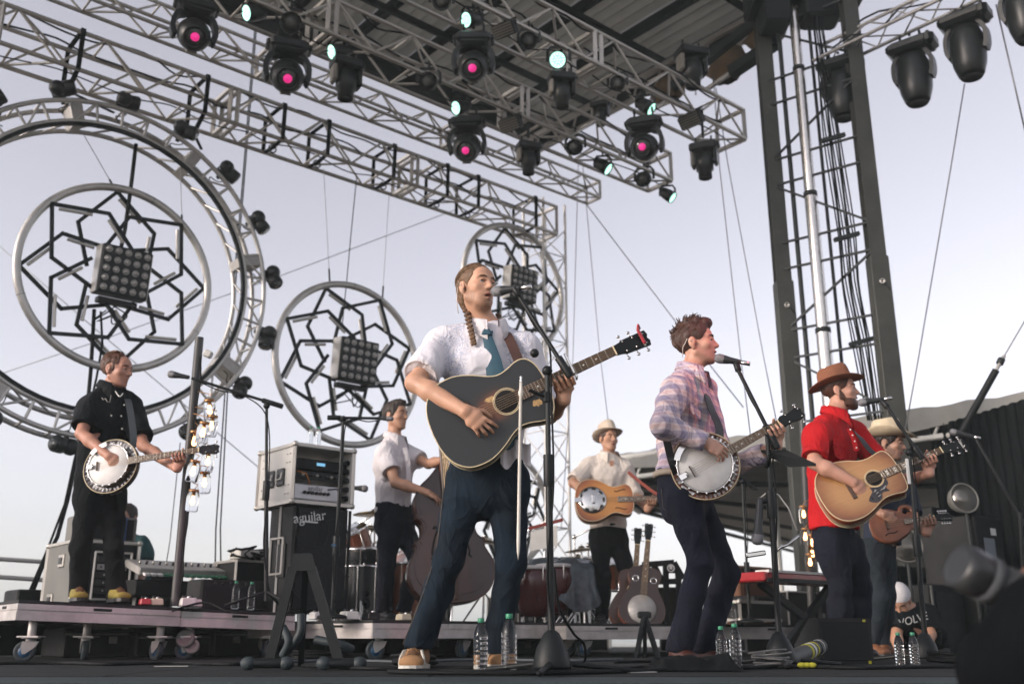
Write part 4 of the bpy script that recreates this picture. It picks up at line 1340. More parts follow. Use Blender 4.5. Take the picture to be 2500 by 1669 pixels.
def neck_parts(t, M, x0, nut, w0, w1, nfr, scale_len, zf, dots, headlen, headw, tuners, htilt=R(-13), neckm=MAHOG, headm=BLACKM, hpts=None, block=False, bridge_x=None, nstr=6, logo=None):
 """fretboard from x0 to nut, headstock beyond"""
 b = MB(); b._add([(x0, -w0, zf - .006), (nut, -w1, zf - .006), (nut, w1, zf - .006), (x0, w0, zf - .006), (x0, -w0, zf), (nut, -w1, zf), (nut, w1, zf), (x0, w0, zf)],
                         [(3, 2, 1, 0), (4, 5, 6, 7), (0, 1, 5, 4), (1, 2, 6, 5), (2, 3, 7, 6), (3, 0, 4, 7)])
 fb = b.build('fretboard', ROSEW, t, M)
 b = MB()
 n = 10; vs = []; fs = []
 xs = [x0 + .02, (x0 + nut) / 2, nut + .005]
 for i, x in enumerate(xs):
  w = w0 + (w1 - w0) * (x - x0) / (nut - x0)
  for k in range(n + 1):
   a = math.pi * k / n
   vs.append((x, -w * math.cos(a), zf - .006 - .018 * math.sin(a)))
 for i in range(2):
  for k in range(n):
   fs.append((i * (n + 1) + k, i * (n + 1) + k + 1, (i + 1) * (n + 1) + k + 1, (i + 1) * (n + 1) + k))
 fs.append(tuple(range(n, -1, -1)))
 b._add(vs, fs, None, True); b.build('neck', neckm, t, M)
 def fx(k): return nut - scale_len * (1 - 2 ** (-k / 12))
 for k in range(1, nfr + 1):
  x = fx(k)
  if x < x0 + .004: break
  w = w0 + (w1 - w0) * (x - x0) / (nut - x0)
  tube('fret', M @ Vector((x, -w, zf + .0004)), M @ Vector((x, w, zf + .0004)), .0014, FRET, fb, 6)
 for k in dots:
  x = (fx(k) + fx(k - 1)) / 2
  if x < x0: continue
  b = MB()
  if block:
   b.box((x, .008, zf + .0004), ((fx(k - 1) - fx(k)) * .55, .011, .0014)); b.box((x, -.009, zf + .0004), ((fx(k - 1) - fx(k)) * .55, .011, .0014))
  else:
   b.lathe([(.0042, zf - .0002), (.0042, zf + .0010)], Matrix.Translation((x, 0, 0)), 10)
  b.build('inlay', PEARL, fb, M)
 b = MB(); b.box((nut + .003, 0, zf - .001), (.006, w1 * 2, .012)); b.build('nut', CREAM, t, M)
 Mh = M @ Matrix.Translation((nut + .006, 0, zf - .004)) @ Matrix.Rotation(-htilt, 4, 'Y')
 hp = hpts or [(0, -w1), (.03, -headw * .72), (.05, -headw * .9), (headlen, -headw), (headlen + .006, -headw * .4), (headlen - .002, 0), (headlen + .006, headw * .4), (headlen, headw), (.05, headw * .9), (.03, headw * .72), (0, w1)]
 b = MB(); b.prism(hp, -.014, 0, Mh); hs = b.build('headstock', headm, t)
 if logo:
  text(logo, .021, Mh @ Matrix.Translation((headlen * .84, 0, .0012)) @ Matrix.Rotation(-math.pi / 2, 4, 'Z'), PEARL, hs, shear=.3)
 for i in range(tuners):
  for s in (-1, 1):
   x = .045 + (headlen - .065) * i / max(1, tuners - 1)
   b = MB(); b.cyl((x, s * headw * .62, 0), (x, s * headw * .62, .012), .0035, n=8); b.cyl((x, s * headw * .8, -.008), (x, s * (headw + .012), -.008), .003, n=8)
   b.sphere((x, s * (headw + .017), -.008), .009, 8, None, (1, .8, .55))
   b.build('tuning_peg', NICKEL, hs, Mh)
 bx = bridge_x if bridge_x is not None else nut - scale_len
 for i in range(nstr):
  yb = (i - (nstr - 1) / 2) * .0105 * (6 / nstr if nstr < 6 else 1); yn = (i - (nstr - 1) / 2) * (w1 * 1.7 / nstr)
  tube('string', M @ Vector((bx, yb, zf + .006)), M @ Vector((nut + .003, yn, zf + .0035)), .0008, STRING, t, 5)
 return Mh
def guitar(label, M, half, topm, sidem, sc=1.0, depth=.10, rosette=CREAM, pick=None, nutx=.485, block=False, headm=BLACKM, logo=None, bridge=True, hole=True, name='acoustic_guitar', bind=None):
 bind = bind or CREAM
 t = thing(name, label, 'guitar', M @ Vector((-.2, 0, -.05)))
 pts = outline(half, sc)
 b = MB(); b.prism(pts, -depth, 0, None, True); b.build('body', sidem, t, M)
 b = MB(); ins = [(x * .992 - .0005, y * .988) for x, y in pts]; b.prism(ins, .0005, .003); tp = b.build('soundboard', topm, t, M)
 b = MB(); b.sweep([(x, y, .0005) for x, y in pts], .0032, 6, True, hint=(0, 0, 1)); b.build('binding', bind, t, M)
 b = MB(); b.sweep([(x, y, -depth + .001) for x, y in pts], .0025, 6, True, hint=(0, 0, 1)); b.build('back_binding', bind, t, M)
 if hole:
  b = MB(); b.lathe([(.049, .0034), (.047, .0042), (.001, .0042)], None, 32); b.build('sound_hole', HOLE, tp, M)
  for r_ in (.052, .058):
   b = MB(); b.torus((0, 0, .0034), r_, .0016 if r_ < .055 else .0024, None, 40, 6); b.build('rosette', rosette, tp, M)
 if bridge:
  b = MB(); b.box((-.165, 0, .006), (.028, .15, .008), None, .003); b.box((-.162, 0, .011), (.004, .075, .005)); b.build('bridge', ROSEW, t, M)
 if pick:
  b = MB(); b.prism(smooth_curve(pick[0], 4, True), .0032, .0044); b.build('pickguard', pick[1], t, M)
 neck_parts(t, M, .045, nutx, .027, .0215, 20, .645, .011, (3, 5, 7, 9, 12, 15), .165, .036, 3, block=block, headm=headm, bridge_x=-.162, logo=logo)
 return t
def banjo(label, M, res_r, resm, flange, nutx, headlen=.14, headw=.034, grp=None, name='banjo', neckm=ROSEW):
 t = thing(name, label, 'banjo', M @ Vector((0, -.15, -.05)))
 b = MB(); b.lathe([(.128, -.075), (.141, -.072), (.141, -.004), (.137, -.001)], None, 48); b.build('rim', MAHOG, t, M)
 b = MB(); b.lathe([(.1385, -.002), (.135, .002), (.001, .0035)], None, 48); b.build('banjo_head', HEADV, t, M)
 b = MB(); b.lathe([(.138, .001), (.1395, .008), (.1445, .0085), (.146, .003), (.146, -.006), (.1415, -.006)], None, 48); b.build('tension_hoop', NICKEL, t, M)
 for i in range(20):
  a = 2 * math.pi * (i + .5) / 20
  b = MB(); b.cyl((.1485 * math.cos(a), .1485 * math.sin(a), -.058), (.1485 * math.cos(a), .1485 * math.sin(a), .007), .0024, n=6); b.box((.1475 * math.cos(a), .1475 * math.sin(a), .0085), (.007, .007, .003), None)
  b.build('tension_hook', NICKEL, t, M)
 if res_r:
  b = MB(); b.lathe([(.001, -.105), (res_r * .6, -.104), (res_r * .93, -.092), (res_r, -.070), (res_r + .001, -.03), (res_r - .005, -.026), (res_r - .010, -.03)], None, 48); b.build('resonator', resm, t, M)
  b = MB(); b.torus((0, 0, -.027), res_r - .003, .003, None, 48, 6); b.build('resonator_binding', CREAM, t, M)
  for i in range(flange):
   a = 2 * math.pi * i / flange
   Mf = Matrix.Rotation(a, 4, 'Z')
   b = MB()
   w = 2 * math.pi * .165 / flange
   b.prism([(.146, -w * .42), (res_r - .006, -w * .30), (res_r - .006, -w * .12), (.158, -w * .05), (.158, w * .05), (res_r - .006, w * .12), (res_r - .006, w * .30), (.146, w * .42)], -.034, -.030, Mf)
   b.build('flange_plate', NICKEL, t, M)
 b = MB(); b.box((-.075, 0, .010), (.005, .062, .013)); b.box((-.075, -.026, .006), (.006, .008, .008)); b.box((-.075, .026, .006), (.006, .008, .008)); b.build('bridge', ROSEW, t, M)
 b = MB(); b.box((-.125, 0, .011), (.045, .032, .006), None, .002); b.cyl((-.104, -.014, .014), (-.104, .014, .014), .006, n=8); b.build('tailpiece', NICKEL, t, M)
 b = MB(); b.sweep([(.10 * math.cos(a) * 1.42, .10 * math.sin(a) * 1.42, .022) for a in [R(95 + 6 * i) for i in range(9)]], .01, 6, flat=(.03, .004), hint=(0, 0, 1)); b.build('armrest', NICKEL, t, M)
 hp = [(0, -.018), (.02, -headw * .9), (headlen * .45, -headw * .75), (headlen * .8, -headw), (headlen, -headw * .55), (headlen * .95, 0), (headlen, headw * .55), (headlen * .8, headw), (headlen * .45, headw * .75), (.02, headw * .9), (0, .018)]
 neck_parts(t, M, .143, nutx, .025, .017, 22, nutx + .075, .014, (3, 5, 7, 10, 12, 15, 17), headlen, headw, 2, neckm=neckm, hpts=hp, bridge_x=-.075, nstr=5)
 return t
def iframe(pc, pn, Yc, Yn, tilt=0.0, nrm=None):
 """instrument frame: origin at pc, x towards pn, z (top) towards the viewer, tipped up by tilt"""
 c, n_ = V(*pc, Yc), V(*pn, Yn)
 u = (n_ - c).normalized()
 w = Vector(nrm) if nrm is not None else (Vector((0, 0, H_CAM)) - c).normalized()
 w = (w + UP * tilt)
 w = (w - u * w.dot(u)).normalized()
 v = w.cross(u)
 return frame(u, v, w, c), (n_ - c).length
# ================================================================== people
def skin_mat(name, col, rough=.5, M=None, stub=None, amt=.8):
 st = None
 if stub is not None:
  sc = M.to_scale()[0]
  st = ([(M @ Vector((0, .058, -.088)), .055 * sc)] + [(M @ Vector((s * .052, .018, -.060)), .040 * sc) for s in (-1, 1)] + [(M @ Vector((s * .060, -.005, -.022)), .028 * sc) for s in (-1, 1)], stub, amt)
 return mat(name, col, rough, var=.10, vscale=18, bump=.12, bscale=160, sss=.12, stub=st)
EYEW = mat('eye_white', (0.36, 0.34, 0.33), .25, var=0)
IRIS = mat('eye_iris', (0.02, 0.025, 0.03), .2, var=0)
LIP = mat('lips', (0.36, 0.13, 0.11), .45, var=.1)
MOUTH = mat('mouth_inside', (0.05, 0.012, 0.012), .6, var=.1)
def hair_mat(name, col, bs=240):
 m = mat(name, col, .5, var=.35, vscale=30, bump=.7, bscale=bs)
 return m
def head_M(c, yaw, pitch=0, roll=0, sc=1.0):
 """local: x = wearer's right, y = forward, z = up. yaw 0 faces the camera, positive towards picture right"""
 y, p = R(yaw), R(pitch)
 f = Vector((math.sin(y) * math.cos(p), -math.cos(y) * math.cos(p), math.sin(p)))
 x = f.cross(UP).normalized()
 z = x.cross(f)
 M = frame(x, f, z, (0, 0, 0)) @ Matrix.Rotation(R(roll), 4, 'Y')
 return Matrix.Translation(c) @ M @ Matrix.Scale(sc, 4)
def add_head(S, M, neck_to, nr=.056, mouth=0.0, jaw=1.0, nose=1.0):
 E = lambda c, r, k=.012, op='add': S.ell(c, r, M, k, op)
 sc = M.to_scale()[0]
 W = lambda c: M @ Vector(c)
 Cn = lambda a, b, r0, r1, k=.012: S.cone(W(a), W(b), r0 * sc, r1 * sc, k)
 E((0, -.018, .045), (.074, .096, .083))
 E((0, .022, -.015), (.062, .070, .088), .02)
 E((0, .030, -.070), (.046 * jaw, .050, .042), .02)
 for s in (-1, 1):
  Cn((s * .052 * jaw, -.008, -.048), (s * .020, .060, -.092), .017, .016, .02)
  E((s * .043, .053, -.014), (.022, .022, .020), .02)
  Cn((s * .048, .062, .030), (s * .010, .083, .030), .008, .010, .012)
 E((0, .064, -.098), (.021, .018, .017), .016)
 E((0, .052, .055), (.050, .035, .035), .02)
 for s in (-1, 1):
  E((s * .030, .091, .013), (.016, .013, .0095), .012, 'sub')
 Cn((0, .083, .020), (0, .104 * nose, -.020), .0085, .0125, .010)
 for s in (-1, 1):
  E((s * .011, .093, -.025), (.009, .010, .008), .006)
 Cn((-.021, .078, -.055), (0, .088, -.0515), .0055, .0070, .006)
 Cn((.021, .078, -.055), (0, .088, -.0515), .0055, .0070, .006)
 lz = -.067 - mouth * .018
 Cn((-.018, .078, lz), (0, .086, lz - .001), .006, .0085, .006)
 Cn((.018, .078, lz), (0, .086, lz - .001), .006, .0085, .006)
 if mouth > 0:
  E((0, .092, (-.0515 + lz) / 2), (.018, .020, .004 + .010 * mouth), .003, 'sub')
 for s in (-1, 1):
  E((s * .075, -.024, .004), (.009, .020, .031), .008)
  E((s * .072, -.018, -.026), (.007, .011, .012), .008)
  E((s * .085, -.018, .006), (.007, .010, .015), .004, 'sub')
 S.cone(W((0, -.022, -.055)), neck_to, nr * .95, nr * 1.08, .03)
 S.cone(W((0, .010, -.085)), Vector(neck_to) + Vector((0, -.015, .01)), nr * .6, nr * .75, .03)
def add_face_parts(par, M, brow, mouth=0.0, look=(0, 0), closed=False, lipm=LIP):
 sc = M.to_scale()[0]
 for s in (-1, 1):
  if not closed:
   b = MB(); b.sphere((s * .030, .0705, .012), .0125, 12); e = b.build('eye', EYEW, par, M)
   b = MB(); b.sphere((s * .030 + look[0], .0795, 0.012 + look[1]), .0070, 8, None, (1, .75, 1)); b.build('iris', IRIS, e, M)
   b = MB(); b.sweep([(s * .015, .0815, .012), (s * .024, .0860, .0180), (s * .033, .0850, .0185), (s * .046, .073, .012)], [.0025, .0052, .0052, .003], 8); b.build('eyelid', par.data.materials[0], par, M)
  else:
   b = MB(); b.sphere((s * .030, .0715, .012), .0130, 12); b.build('eyelid', par.data.materials[0], par, M)
   b = MB(); b.sweep([(s * .018, .0830, .008), (s * .030, .0850, .0060), (s * .042, .0785, .008)], .0014, 6); b.build('eyelashes', brow, par, M)
  b = MB(); b.sweep([(s * .012, .0925, .031), (s * .026, .0915, .036), (s * .040, .081, .035), (s * .050, .069, .029)], [.0028, .0042, .0036, .0015], 8); b.build('eyebrow', brow, par, M)
 lz = -.067 - mouth * .018
 b = MB(); b.sweep([(-.023, .0765, -.0565), (-.010, .0925, -.0525), (0, .0945, -.0535), (.010, .0925, -.0525), (.023, .0765, -.0565)], [.001, .0034, .0032, .0034, .001], 8); b.build('lips', lipm, par, M)
 b = MB(); b.sweep([(-.020, .0775, lz + .004), (0, .0935, lz + .001), (.020, .0775, lz + .004)], [.001, .0042, .001], 8); b.build('lips', lipm, par, M)
 if mouth > 0:
  b = MB(); b.sphere((0, .076, (-.0515 + lz) / 2), .016, 10, None, (1, .5, .35 + .5 * mouth)); b.build('mouth', MOUTH, par, M)
def arm(S, sh, el, wr, k=.02, f=1.0, start=0.0):
 sh, el, wr = Vector(sh), Vector(el), Vector(wr)
 S.cone(sh.lerp(el, start), el, .050 * f, .040 * f, k)
 mid = el.lerp(wr, .32)
 S.cone(el, mid, .040 * f, .043 * f, k)
 S.cone(mid, wr, .043 * f, .027 * f, k)
def hand(S, wr, d, n, side, curl=(.5, .6, .7, .8), spread=.12, thumb=.4, sc=1.0, k=.003):
 wr = Vector(wr); d = Vector(d).normalized(); n = Vector(n); n = (n - d * n.dot(d)).normalized()
 t = (d.cross(n) if side == 'R' else n.cross(d))
 P = lambda a, b, c=0.0: wr + d * (a * sc) + t * (b * sc) + n * (c * sc)
 S.slab(P(.0, 0), P(.045, .002), t, (.027 * sc, .020 * sc), (.037 * sc, .016 * sc), .015)
 S.slab(P(.045, .002), P(.082, 0), t, (.037 * sc, .016 * sc), (.040 * sc, .0125 * sc), .015)
 Ls = (.076, .085, .078, .062)
 for i in range(4):
  b = P(.084 * (1.0, 1.03, .99, .91)[i], .030 - .020 * i, -.002)
  sp = (1.5 - i) * (spread + .05)
  dd = (d + t * sp).normalized()
  a = 0.0
  p = b
  rs = (.0092, .0082, .0072, .0058)
  for q, fr in enumerate((.46, .30, .24)):
   a += curl[i] * (0.8, 1.15, .75)[q]
   v = dd * math.cos(a) + n * math.sin(a)
   p2 = p + v * (Ls[i] * fr * sc)
   S.cone(p, p2, rs[q] * sc * (.88 if i == 3 else 1), rs[q + 1] * sc * (.88 if i == 3 else 1), k)
   p = p2
 tb = P(.022, .026, .006)
 v1 = (t * .62 + d * .70 + n * thumb).normalized()
 t1 = tb + v1 * (.046 * sc)
 v2 = (t * .15 + d * .88 + n * (thumb * 1.2)).normalized()
 t2 = t1 + v2 * (.032 * sc)
 t3 = t2 + (v2 + n * .15 - t * .1).normalized() * (.026 * sc)
 S.cone(P(.005, .012, .002), tb, .018 * sc, .016 * sc, .014)
 S.cone(tb, t1, .0150 * sc, .0110 * sc, k); S.cone(t1, t2, .0110 * sc, .0098 * sc, k); S.cone(t2, t3, .0098 * sc, .0075 * sc, k)
def fret_hand(S, M, x, w, sc=1.0, zf=.014, spread=.0225, elbow=None):
 """hand closed round a neck at local x (w = half width of the neck); returns the wrist"""
 P = lambda a, b, c: M @ Vector((x + a, b, c))
 wr = P(-.035, -w - .065, -.050)
 S.slab(wr, P(-.01, -w - .022, -.036), M.to_3x3() @ Vector((1, 0, 0)), (.028 * sc, .021 * sc), (.040 * sc, .016 * sc), .015)
 S.slab(P(-.01, -w - .022, -.036), P(0, -w + .012, -.030), M.to_3x3() @ Vector((1, 0, 0)), (.040 * sc, .016 * sc), (.040 * sc, .013 * sc), .012)
 for i in range(4):
  a = (1.5 - i) * spread
  r0 = P(a * .9, -w - .020, -.026); r1 = P(a * 1.0 + .002, -w - .028, .004 + .003 * (i % 2)); r2 = P(a * 1.05, -w - .006 + .004 * i, zf + .016); r3 = P(a * 1.05 - .002, -w * .25 + .004 * (i % 3), zf + .008)
  S.cone(r0, r1, .0094 * sc, .0086 * sc, .004); S.cone(r1, r2, .0086 * sc, .0076 * sc, .003); S.cone(r2, r3, .0076 * sc, .0060 * sc, .003)
 S.cone(P(-.012, -w - .012, -.036), P(.012, .0, -.034), .014 * sc, .012 * sc, .01)
 S.cone(P(.012, .0, -.034), P(.018, w + .006, -.022), .0115 * sc, .0095 * sc, .006)
 S.cone(P(.018, w + .006, -.022), P(.022, w + .013, -.002), .0095 * sc, .0075 * sc, .006)
 return wr
def collar(par, m, nb, up, f, r=.062, spread=.02, open_=28, drop=.05, stand=.04, hgt=0.0):
 """folded shirt collar round the neck; up = neck axis, f = front"""
 up = Vector(up).normalized(); f = Vector(f); f = (f - up * f.dot(up)).normalized(); s = f.cross(up)
 n = 36; vs = []; fs = []
 for i in range(n + 1):
  q = -1 + 2 * i / n
  a = math.pi + q * (math.pi - R(open_))     # angle from the front
  e = abs(q)
  dirv = f * math.cos(a) + s * math.sin(a)
  rin = r + .008 + .010 * e + (.012 if e > .8 else 0) * (e - .8) * 5
  c = Vector(nb) - up * (.034 * (e ** 2)) + up * (hgt + .018)
  vs += [c + dirv * rin - up * .01, c + dirv * (rin + .001) + up * stand, c + dirv * (rin + .010) + up * (stand - .003),
                       c + dirv * (rin + .016 + spread * e) - up * (.004 + drop * e ** 3), c + dirv * (rin + .011 + spread * e) - up * (.006 + drop * e ** 3)]
 for i in range(n):
  for j in range(4):
   fs.append((i * 5 + j, i * 5 + 5 + j, i * 5 + 6 + j, i * 5 + 1 + j))
 b = MB(); b._add(vs, fs, None, True)
 return b.build('collar', m, par)
def cuff(par, m, p, d, r, w=.03, name='cuff'):
 b = MB(); b.lathe([(r - .006, -w / 2), (r, -w / 2 - .002), (r + .004, 0), (r + .002, w / 2), (r - .005, w / 2 + .001), (r - .010, w / 2 - .004)], aim(Vector(p), Vector(p) + Vector(d)), 24)
 return b.build(name, m, par)
def torso(S, pel, wai, che, nb, u, w=1.0, d=1.0, k=.05, hip=(.165, .115), waist=(.155, .108), chest=(.185, .122)):
 S.slab(pel, wai, u, (hip[0] * w, hip[1] * d), (waist[0] * w, waist[1] * d), k)
 S.slab(wai, che, u, (waist[0] * w, waist[1] * d), (chest[0] * w, chest[1] * d), k)
 S.slab(che, Vector(che).lerp(Vector(nb), .58), u, (chest[0] * w, chest[1] * d), (.115 * w, .085 * d), k)
def sleeve(S, sh, el, frac, r0=.070, r1=.062, ext=None, k=.035, wr=None, frac2=0, r2=.045):
 """sleeve along the upper arm; frac of the way to the elbow (or on to the wrist with wr)"""
 sh, el = Vector(sh), Vector(el)
 if wr is None:
  e = sh.lerp(el, frac + .12)
  S.cone(sh, e, r0, r1, k)
  S.cut(sh.lerp(el, frac), el - sh, .13)
  return sh.lerp(el, frac), (el - sh).normalized()
 wr = Vector(wr)
 S.cone(sh, el, r0, r1, k)
 S.cone(el, el.lerp(wr, frac2 + .08), r1, r2, .03)
 S.cut(el.lerp(wr, frac2), wr - el, .10)
 return el.lerp(wr, frac2), (wr - el).normalized()
def trousers(S, pel, hipR, hipL, kneeR, kneeL, ankR, ankL, u, f=1.0, hem=.062, top=None, depth=.118, wid=.168):
 pel, hipR, hipL = Vector(pel), Vector(hipR), Vector(hipL)
 tp = top if top is not None else pel + UP * .06
 S.slab(tp, pel - UP * .07, u, (wid * f, depth * f), ((wid + .005) * f, (depth + .005) * f), .04)
 for h, kn, an in ((hipR, kneeR, ankR), (hipL, kneeL, ankL)):
  kn, an = Vector(kn), Vector(an)
  S.cone(h, h.lerp(kn, .5), .093 * f, .080 * f, .04); S.cone(h.lerp(kn, .5), kn, .080 * f, .066 * f, .03)
  S.cone(kn, kn.lerp(an, .35), .066 * f, .064 * f, .03)
  d = (an - kn).normalized()
  S.cone(kn.lerp(an, .35), an + d * .03, .064 * f, hem * f, .03)
  S.cut(an, UP * -1 + d * .3, .14)
 S.cut(tp + UP * .005, UP, .30)
def shoe(par_name, par, toe, heel, m, solem, w=.048, h=.075, ankle=None, name='shoe', res=.006, laces=None):
 """toe/heel on the ground"""
 toe, heel = Vector(toe), Vector(heel)
 d = (toe - heel).normalized(); s = d.cross(UP)
 S = SDF(res)
 S.slab(heel + d * .035 + UP * .040, toe - d * .045 + UP * .036, s, (w * .78, .034), (w, .026), .02)
 S.cone(heel + d * .045 + UP * .06, heel.lerp(toe, .45) + UP * .055, w * .80, w * .72, .03)
 if ankle is not None:
  S.cone(heel + d * .05 + UP * .05, heel + d * .055 + UP * h, w * .84, w * .80, .02)
  S.cut(heel + d * .055 + UP * h, UP, .08)
 S.cut((heel + toe) / 2 + UP * .014, -UP, .25)
 o = S.build(name, m, par)
 b = MB()
 prof = []
 L = (toe - heel).length
 pts = [(-.0, .6), (.03, .9), (.12, .98), (.35, .92), (.55, .98), (.75, 1.05), (.9, .9), (.98, .5), (1.0, .0)]
 half = [(L * x, w * 1.02 * y) for x, y in pts]
 poly = [(x, y) for x, y in half] + [(x, -y) for x, y in half[-2::-1]]
 b.prism(poly, .0, .022, frame(d, UP.cross(d), UP, heel + UP * .001)); b.build('sole', solem, o)
 if laces is not None:
  for i in range(5):
   c = heel.lerp(toe, .48 + .07 * i) + UP * (.094 - .008 * i)
   b = MB(); b.sweep([c - s * .026 - UP * .012, c + UP * .004, c + s * .026 - UP * .012], .004, 6); b.build('lace', laces, o)
 return o
def strand_disp(amp, axis_scale=(60, 60, 14), seed=0):
 st = np.array(axis_scale)
 def f(P):
  return amp * (vnoise(P * st / 10 + seed, 10) * 1.4 + vnoise(P + seed, 30) * .8)
 return f
def hair_cap(par, M, m, res=.005, rad=(.083, .106, .092), c=(0, -.022, .047), face=(.078, .10, .115), facec=(0, .085, -.035), low=-.035, extra=None, amp=.006, side=-.02, seed=0):
 S = SDF(res)
 S.ell(c, rad, M, .01)
 if extra:
  for (cc, rr, kk) in extra:
   S.ell(cc, rr, M, kk)
 S.ell(facec, face, M, .012, 'sub')
 for s in (-1, 1):
  S.ell((s * .085, -.020, -.01), (.03, .028, .045), M, .008, 'sub')
 S.cut(M @ Vector((0, -.02, low)), M.to_3x3() @ Vector((0, .35, -1)), .20, .012)
 return S.build('hair', m, par, strand_disp(amp, seed=seed))
def fedora(label, M, felt, band, crown_h=.115, brim=.062, saddle=.018, dip=.012, cat='hat', name='felt_hat', rx=.084, ry=.102, pinch=.4):
 """hat in head space, worn; its base circle lies at local z = 0 of M"""
 t = thing(name, label, cat, M @ Vector((0, 0, 0)))
 n = 48; vs = []; fs = []
 prof = [(1.0, 0), (1.0, .012), (.985, .35), (.94, .70), (.88, .90), (.74, 1.0), (.45, .97), (.2, .90), (.02, .88)]
 for (rr_, zz_) in prof:
  for i in range(n):
   a = 2 * math.pi * i / n
   x, y = math.cos(a) * rx * rr_, math.sin(a) * ry * rr_
   z = zz_ * crown_h
   if zz_ > .5:      # front pinch
    fr = max(0, math.sin(a)) ** 2
    x *= 1 - pinch * .45 * fr * (zz_ - .5) * 2
    z += .012 * max(0, math.sin(a)) * (zz_ - .5) * 2
   vs.append((x, y, z))
 for q in range(len(prof) - 1):
  for i in range(n):
   j = (i + 1) % n
   fs.append((q * n + i, q * n + j, (q + 1) * n + j, (q + 1) * n + i))
 b = MB(); b._add(vs, fs, None, True); b.build('crown', felt, t, M)
 vs, fs = [], []
 K = 7
 for q in range(2 * K):
  top = q < K
  e = (q if top else 2 * K - 1 - q) / (K - 1)
  for i in range(n):
   a = 2 * math.pi * i / n
   ex = 1 + 0 * a
   x, y = math.cos(a) * (rx + brim * e), math.sin(a) * (ry + brim * e * 1.0)
   z = saddle * e * e * (math.cos(a) ** 2) * 1.0 - dip * e * e * (math.sin(a) ** 2) + (.0035 if top else 0)
   vs.append((x, y, z))
 for q in range(2 * K - 1):
  for i in range(n):
   j = (i + 1) % n
   fs.append((q * n + j, q * n + i, (q + 1) * n + i, (q + 1) * n + j))
 b = MB(); b._add(vs, fs, None, True); b.build('brim', felt, t, M)
 b = MB(); b.lathe([(1.006, .004), (1.012, .006), (1.008, .024), (1.0, .026)], M @ Matrix.Diagonal((rx, ry, 1, 1)), 40); b.build('hat_band', band, t)
 return t
def strap(label, pts, wid, m, hint, th=.004, cat='strap', name='guitar_strap'):
 b = MB(); b.sweep(smooth_curve([tuple(p) for p in pts], 6), .01, 4, flat=(wid, th), hint=hint)
 return tag(b.build(name, m), label, cat)
def placket(par, m, pts, w=.03, n=5, bm=None):
 P = smooth_curve([tuple(p) for p in pts], 6)
 b = MB(); b.sweep(P, .01, 4, flat=(w, .004), hint=(.3, -1, 0)); b.build('placket', m, par)
 for i in range(n):
  q = Vector(P[int((i + .5) / n * (len(P) - 1))]) + Vector((.002, -.004, 0))
  b = MB(); b.sphere(q, .0055, 8); b.build('button', bm or PEARL, par)
def pocket(par, m, c, u, w=.10, h=.11):
 """chest pocket with pointed flap; u = direction along the pocket top"""
 u = Vector(u).normalized(); n = u.cross(UP).normalized()
 if n.y > 0: n = -n
 M = frame(u, UP, n, c)
 b = MB(); b.prism([(-w / 2, 0), (-w / 2, -h * .85), (0, -h), (w / 2, -h * .85), (w / 2, 0)], 0, .004, M); b.build('pocket', m, par)
 b = MB(); b.prism([(-w * .52, .012), (-w * .52, -h * .22), (-w * .25, -h * .38), (0, -h * .26), (w * .25, -h * .38), (w * .52, -h * .22), (w * .52, .012)], .004, .009, M); b.build('pocket_flap', m, par)
def person(label, loc):
 return thing('person', label, 'person', loc)
